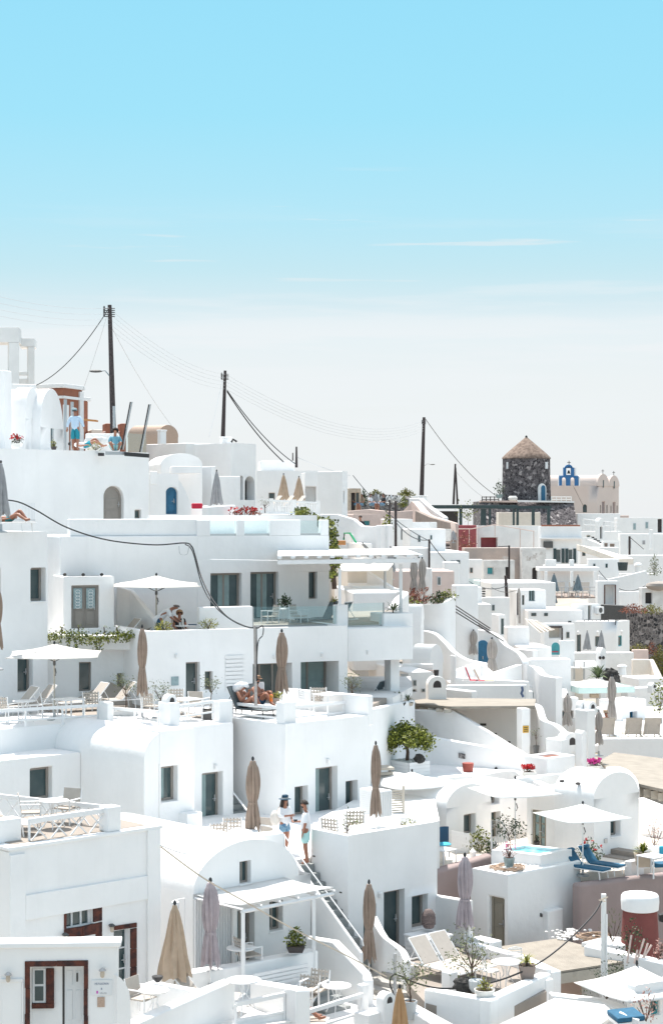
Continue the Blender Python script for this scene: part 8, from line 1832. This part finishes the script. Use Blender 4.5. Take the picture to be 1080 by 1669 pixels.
MB().lathe([(.3,0),(.22,.12),(.14,.45),(.05,.55)],10,W(926,772,292.3)).build('bell','bronze',BF);b=MB();p=W(926.5,759.5,292.2);b.tube([p,p+Z*.85],.06,5);b.tube([p+Z*.55-V((.28,0,0)),p+Z*.55+V((.28,0,0))],.06,5);b.build('cross','darkgrey',BF)
wire('thin dark cable hanging diagonally on the church side wall',(934,793,291),(950,825,293),0,.05,'potbrown')
hs('pale blue white retaining wall house below the church',(940,837,262),936,1010,zb=-9,a=4,floor='plaster');hs('long flat white house on the right skyline',(1005,844,250),1000,1100,zb=-9,a=3,right=[('dark',1071,846,1078,868,dict(d=.3))]);hs('low pinkish roof slab right of the church',(985,840,272),975,1024,h=2,a=4,m='pinkish')
hs('white terrace house with thin railing below the church wall',(948,866,236),944,1012,zb=-9,a=5);t=thing('terrace_railing','thin white railing on the terrace below the church','railing',W(960,862,234),'thin railings');b=MB()
for k in range(6):b.tube([W(950+11*k,864+.6*k,234),W(950+11*k,846+1.2*k,234)],.06,5)
b.tube([W(950,846,234),W(1005,852,234)],.06,5);b.tube([W(950,855,234),W(1005,858,234)],.05,5);b.build('bars','metalwhite',t)
hs('blue shaded white house wall at the far right',(1010,870,225),1006,1100,zb=-11,a=3);block('white_pillar','tall narrow white chimney pillar at the far right',(1061,863,215),xl=1057,xr=1064,h=2.4,a=20)
hs('white arched gateway tower beside the black edged steps',(975,851,222),969,984,zb=-8,a=30,top='none',vault=dict(ax='r',rise=.5),right=[('dark',977,858,981,878,dict(d=.3,arch=1))],name='gateway_tower',cat='tower')
for k in range(8):tag(MB().obox(W(963+4.4*k,877+2.9*k,216-k*.4),V((.34,0,0)),V((0,.4,0)),Z*.16).build('step_edge','black'),'black step edge descending from the gateway tower, '+('first','second','third','fourth','fifth','sixth','seventh','lowest')[k]+' of eight','step','black edged steps')
wall('stair_wall','white stair wall carrying the black edged steps',[(955,878,218),(975,886,217),(1003,905,215),(1020,912,214)],t=.6,h=4);hs('white niches wall under the gateway tower',(982,882,213),979,1008,zb=-9,a=5,right=[('dark',984,885,990,893,dict(d=.3,pane='potbrown')),('dark',993,886,1001,895,dict(d=.3,pane='potbrown'))])
hs('white shed roof house with dark tank right of the deck',(945,892,190),941,1008,zb=-9,a=5);wall('roof_edge','beige sloping roof edge between the shuttered house and steps',[(944,888,186),(970,897,186),(1008,911,184)],t=2.5,h=.6,m='cream',cat='roof');hs('white block house right of the notched balcony',(958,911,180),955,1008,zb=-9,a=4);potobj(1014,930,176,.5,.8,'greenpaint','dark green tank beside the white block house')
hs('white roof terraces stepping down at the far right',(1008,905,200),1004,1100,zb=-11,a=4);hs('low white walls in front of the far right pillar',(1012,935,178),1008,1075,zb=-11,a=5,m='plaster2');chimney(1039,917,176,'small tapered white chimney near the dark slim pole',.8,1.4,kind='round')
hs('white fill house behind the wavy rimmed wall',(742,985,118),700,800,h=4,a=5,m='plaster2');hs('white fill house left of the market parasols',(862,1075,97),855,930,h=3,a=6);hs('white roof between the beige canopy and the market parasols',(770,1128,84),715,868,h=2.5,a=8)
def addwin(lb,wins,face='fr',fm='taupe',pm='glassdark',lamp=None):
 H_=HSE[[k for k in HSE if k.startswith(lb)][0]];f_=H_[face]
 for(x0,y0,x1,y1)in wins:
  dx=(x1-x0)*.16;w_=pbar(f_,H_['root'],'window',fm,x0,y0,x1,y1,-.05,-.004,.005);pbar(f_,w_,'pane',pm,x0+dx,y0+dx,x1-dx,y1-dx,-.06,-.0505,0)
addwin('white block wall left of the slate',[(734,914,741,924),(743,913,749,919)],fm='darkgrey')
addwin('long white house below the lounger deck',[(865,999,873,1004),(886,999,892,1004),(925,1012,930,1017)],fm='darkgrey');addwin('white house block with dark barred',[(800,985,806,996)],fm='whiteshut');addwin('plain white wall left of the crumbling',[(765,925,770,934)],fm='oldwall')
addwin('cream white house with brown framed',[(922,1030,927,1040)]);addwin('long flat white house on the right skyline',[(1030,852,1036,864),(1050,850,1056,862)],fm='whiteshut',pm='potblue');addwin('blue shaded white house wall',[(1022,880,1028,894),(1045,880,1051,888),(1085,885,1090,900)],fm='whiteshut',pm='greyfab')
addwin('white terrace house with thin railing',[(955,872,961,882)],fm='potsand');addwin('white block house right of the notched',[(965,918,970,928),(985,918,990,926)],fm='whiteshut');addwin('low white walls in front of the far right',[(1022,944,1026,951),(1050,942,1055,950)],fm='darkgrey')
addwin('white terrace block with stepped roof',[(680,872,685,884),(700,872,704,880)],fm='whiteshut');addwin('white wall below the cream open',[(640,902,646,914),(680,902,684,910)],fm='whiteshut');addwin('white slanting roofed house',[(1030,1136,1036,1148)],fm='whiteshut');addwin('tall white roof block left',[(866,1128,871,1138)]);addwin('white cube house with two vent',[(858,1072,862,1080)],fm='darkgrey')
addwin('dusty pink wall behind',[(712,940,718,954)],fm='whiteshut');addwin('low white house with grey shutter',[(672,1108,678,1118),(686,1122,692,1128)],fm='metalgrey');addwin('curving white roof left',[(870,1064,875,1071)],fm='whiteshut');addwin('white fill house behind',[(765,992,769,1002)],fm='darkgrey')
addwin('white shed roof house',[(948,899,953,906)],fm='darkgrey');addwin('lower white cube with roof',[(860,1104,864,1110)],fm='darkgrey');addwin('wide cream awning roofed',[(900,1094,906,1104),(925,1094,930,1102)],fm='whiteshut')
CT=[]
for(x,y,z,r)in BASES:CT.append((x,y,z-.3))
for(px,Y,z)in((-100,40,-16),(540,38,-17),(1150,40,-19),(0,20,-18),(1100,20,-22),(540,0,-20),(1200,90,-18),(1250,140,-14),(1200,200,-10),(1150,260,-7),(1000,330,-3),(700,300,-5),(500,250,-3),(300,200,-1.5),(100,150,0),(-100,110,0),(-300,80,0)):
 p=W(px,CY,Y);CT.append((p.x,p.y,z))
def tz(x,y):
 s=w=0;lo=[]
 for(a,b_,c)in CT:
  d2=(x-a)**2+(y-b_)**2+1.5;q=1/d2**2;s+=q*c;w+=q
 z=s/w-.6
 if y>66:
  Q=[(66,1500),(80,1290),(100,1165),(120,1105),(150,1030),(180,985),(220,925),(260,880),(300,852),(400,846)]
  for k in range(len(Q)-1):
   if Q[k][0]<=y<=Q[k+1][0]:
    t=(y-Q[k][0])/(Q[k+1][0]-Q[k][0]);yy=Q[k][1]+(Q[k+1][1]-Q[k][1])*t;cap=zof(yy,y)
    px=CX+x/y*F;rt=min(1,max(0,(px-520)/60));z=min(z,cap)*rt+z*(1-rt)
 return z
xs=[-14000,-4000,-1200,-400,-200,-120]+[-80+3*i for i in range(62)]+[110,130,180,260,500,1500,5000,15000]
ys=[-300,-60,0,15]+[24+2.5*i for i in range(60)]+[178+6*i for i in range(28)]+[360,400,500,700,1200,3000,8000,16000]
vs=[]
for y in ys:
 for x in xs:
  d=max(0,y-330,-y+5,abs(x-20)-110)
  z=tz(min(max(x,-90),130),min(max(y,5),345))if d<400 else-60
  if d>0:z=z-min(200,d*.35)*(1-math.exp(-d/60))
  if d>400:z=-195
  vs.append((x,y,max(z,-195)))
m_=len(xs)
me=bpy.data.meshes.new('terrain');me.from_pydata(vs,[],[(j*m_+i,j*m_+i+1,(j+1)*m_+i+1,(j+1)*m_+i)for j in range(len(ys)-1)for i in range(m_-1)]);me.update()
mt=mat('terrain',(.42,.38,.33),.95,bump=.4,bscale=2,col2=(.33,.29,.25),vscale=.25,spec=.2,stain=((.30,.26,.20),.12,.62))
me.materials.append(mt);o=bpy.data.objects.new('terrain',me);COL.objects.link(o);o['kind']='structure'
for p in me.polygons:p.use_smooth=True
sb=MB();sb.poly((-16000,-16000,-190),(16000,-16000,-190),(16000,16000,-190),(-16000,16000,-190));so_=sb.build('sea','sea',None,smooth=0);so_['kind']='structure'
drop_protos()
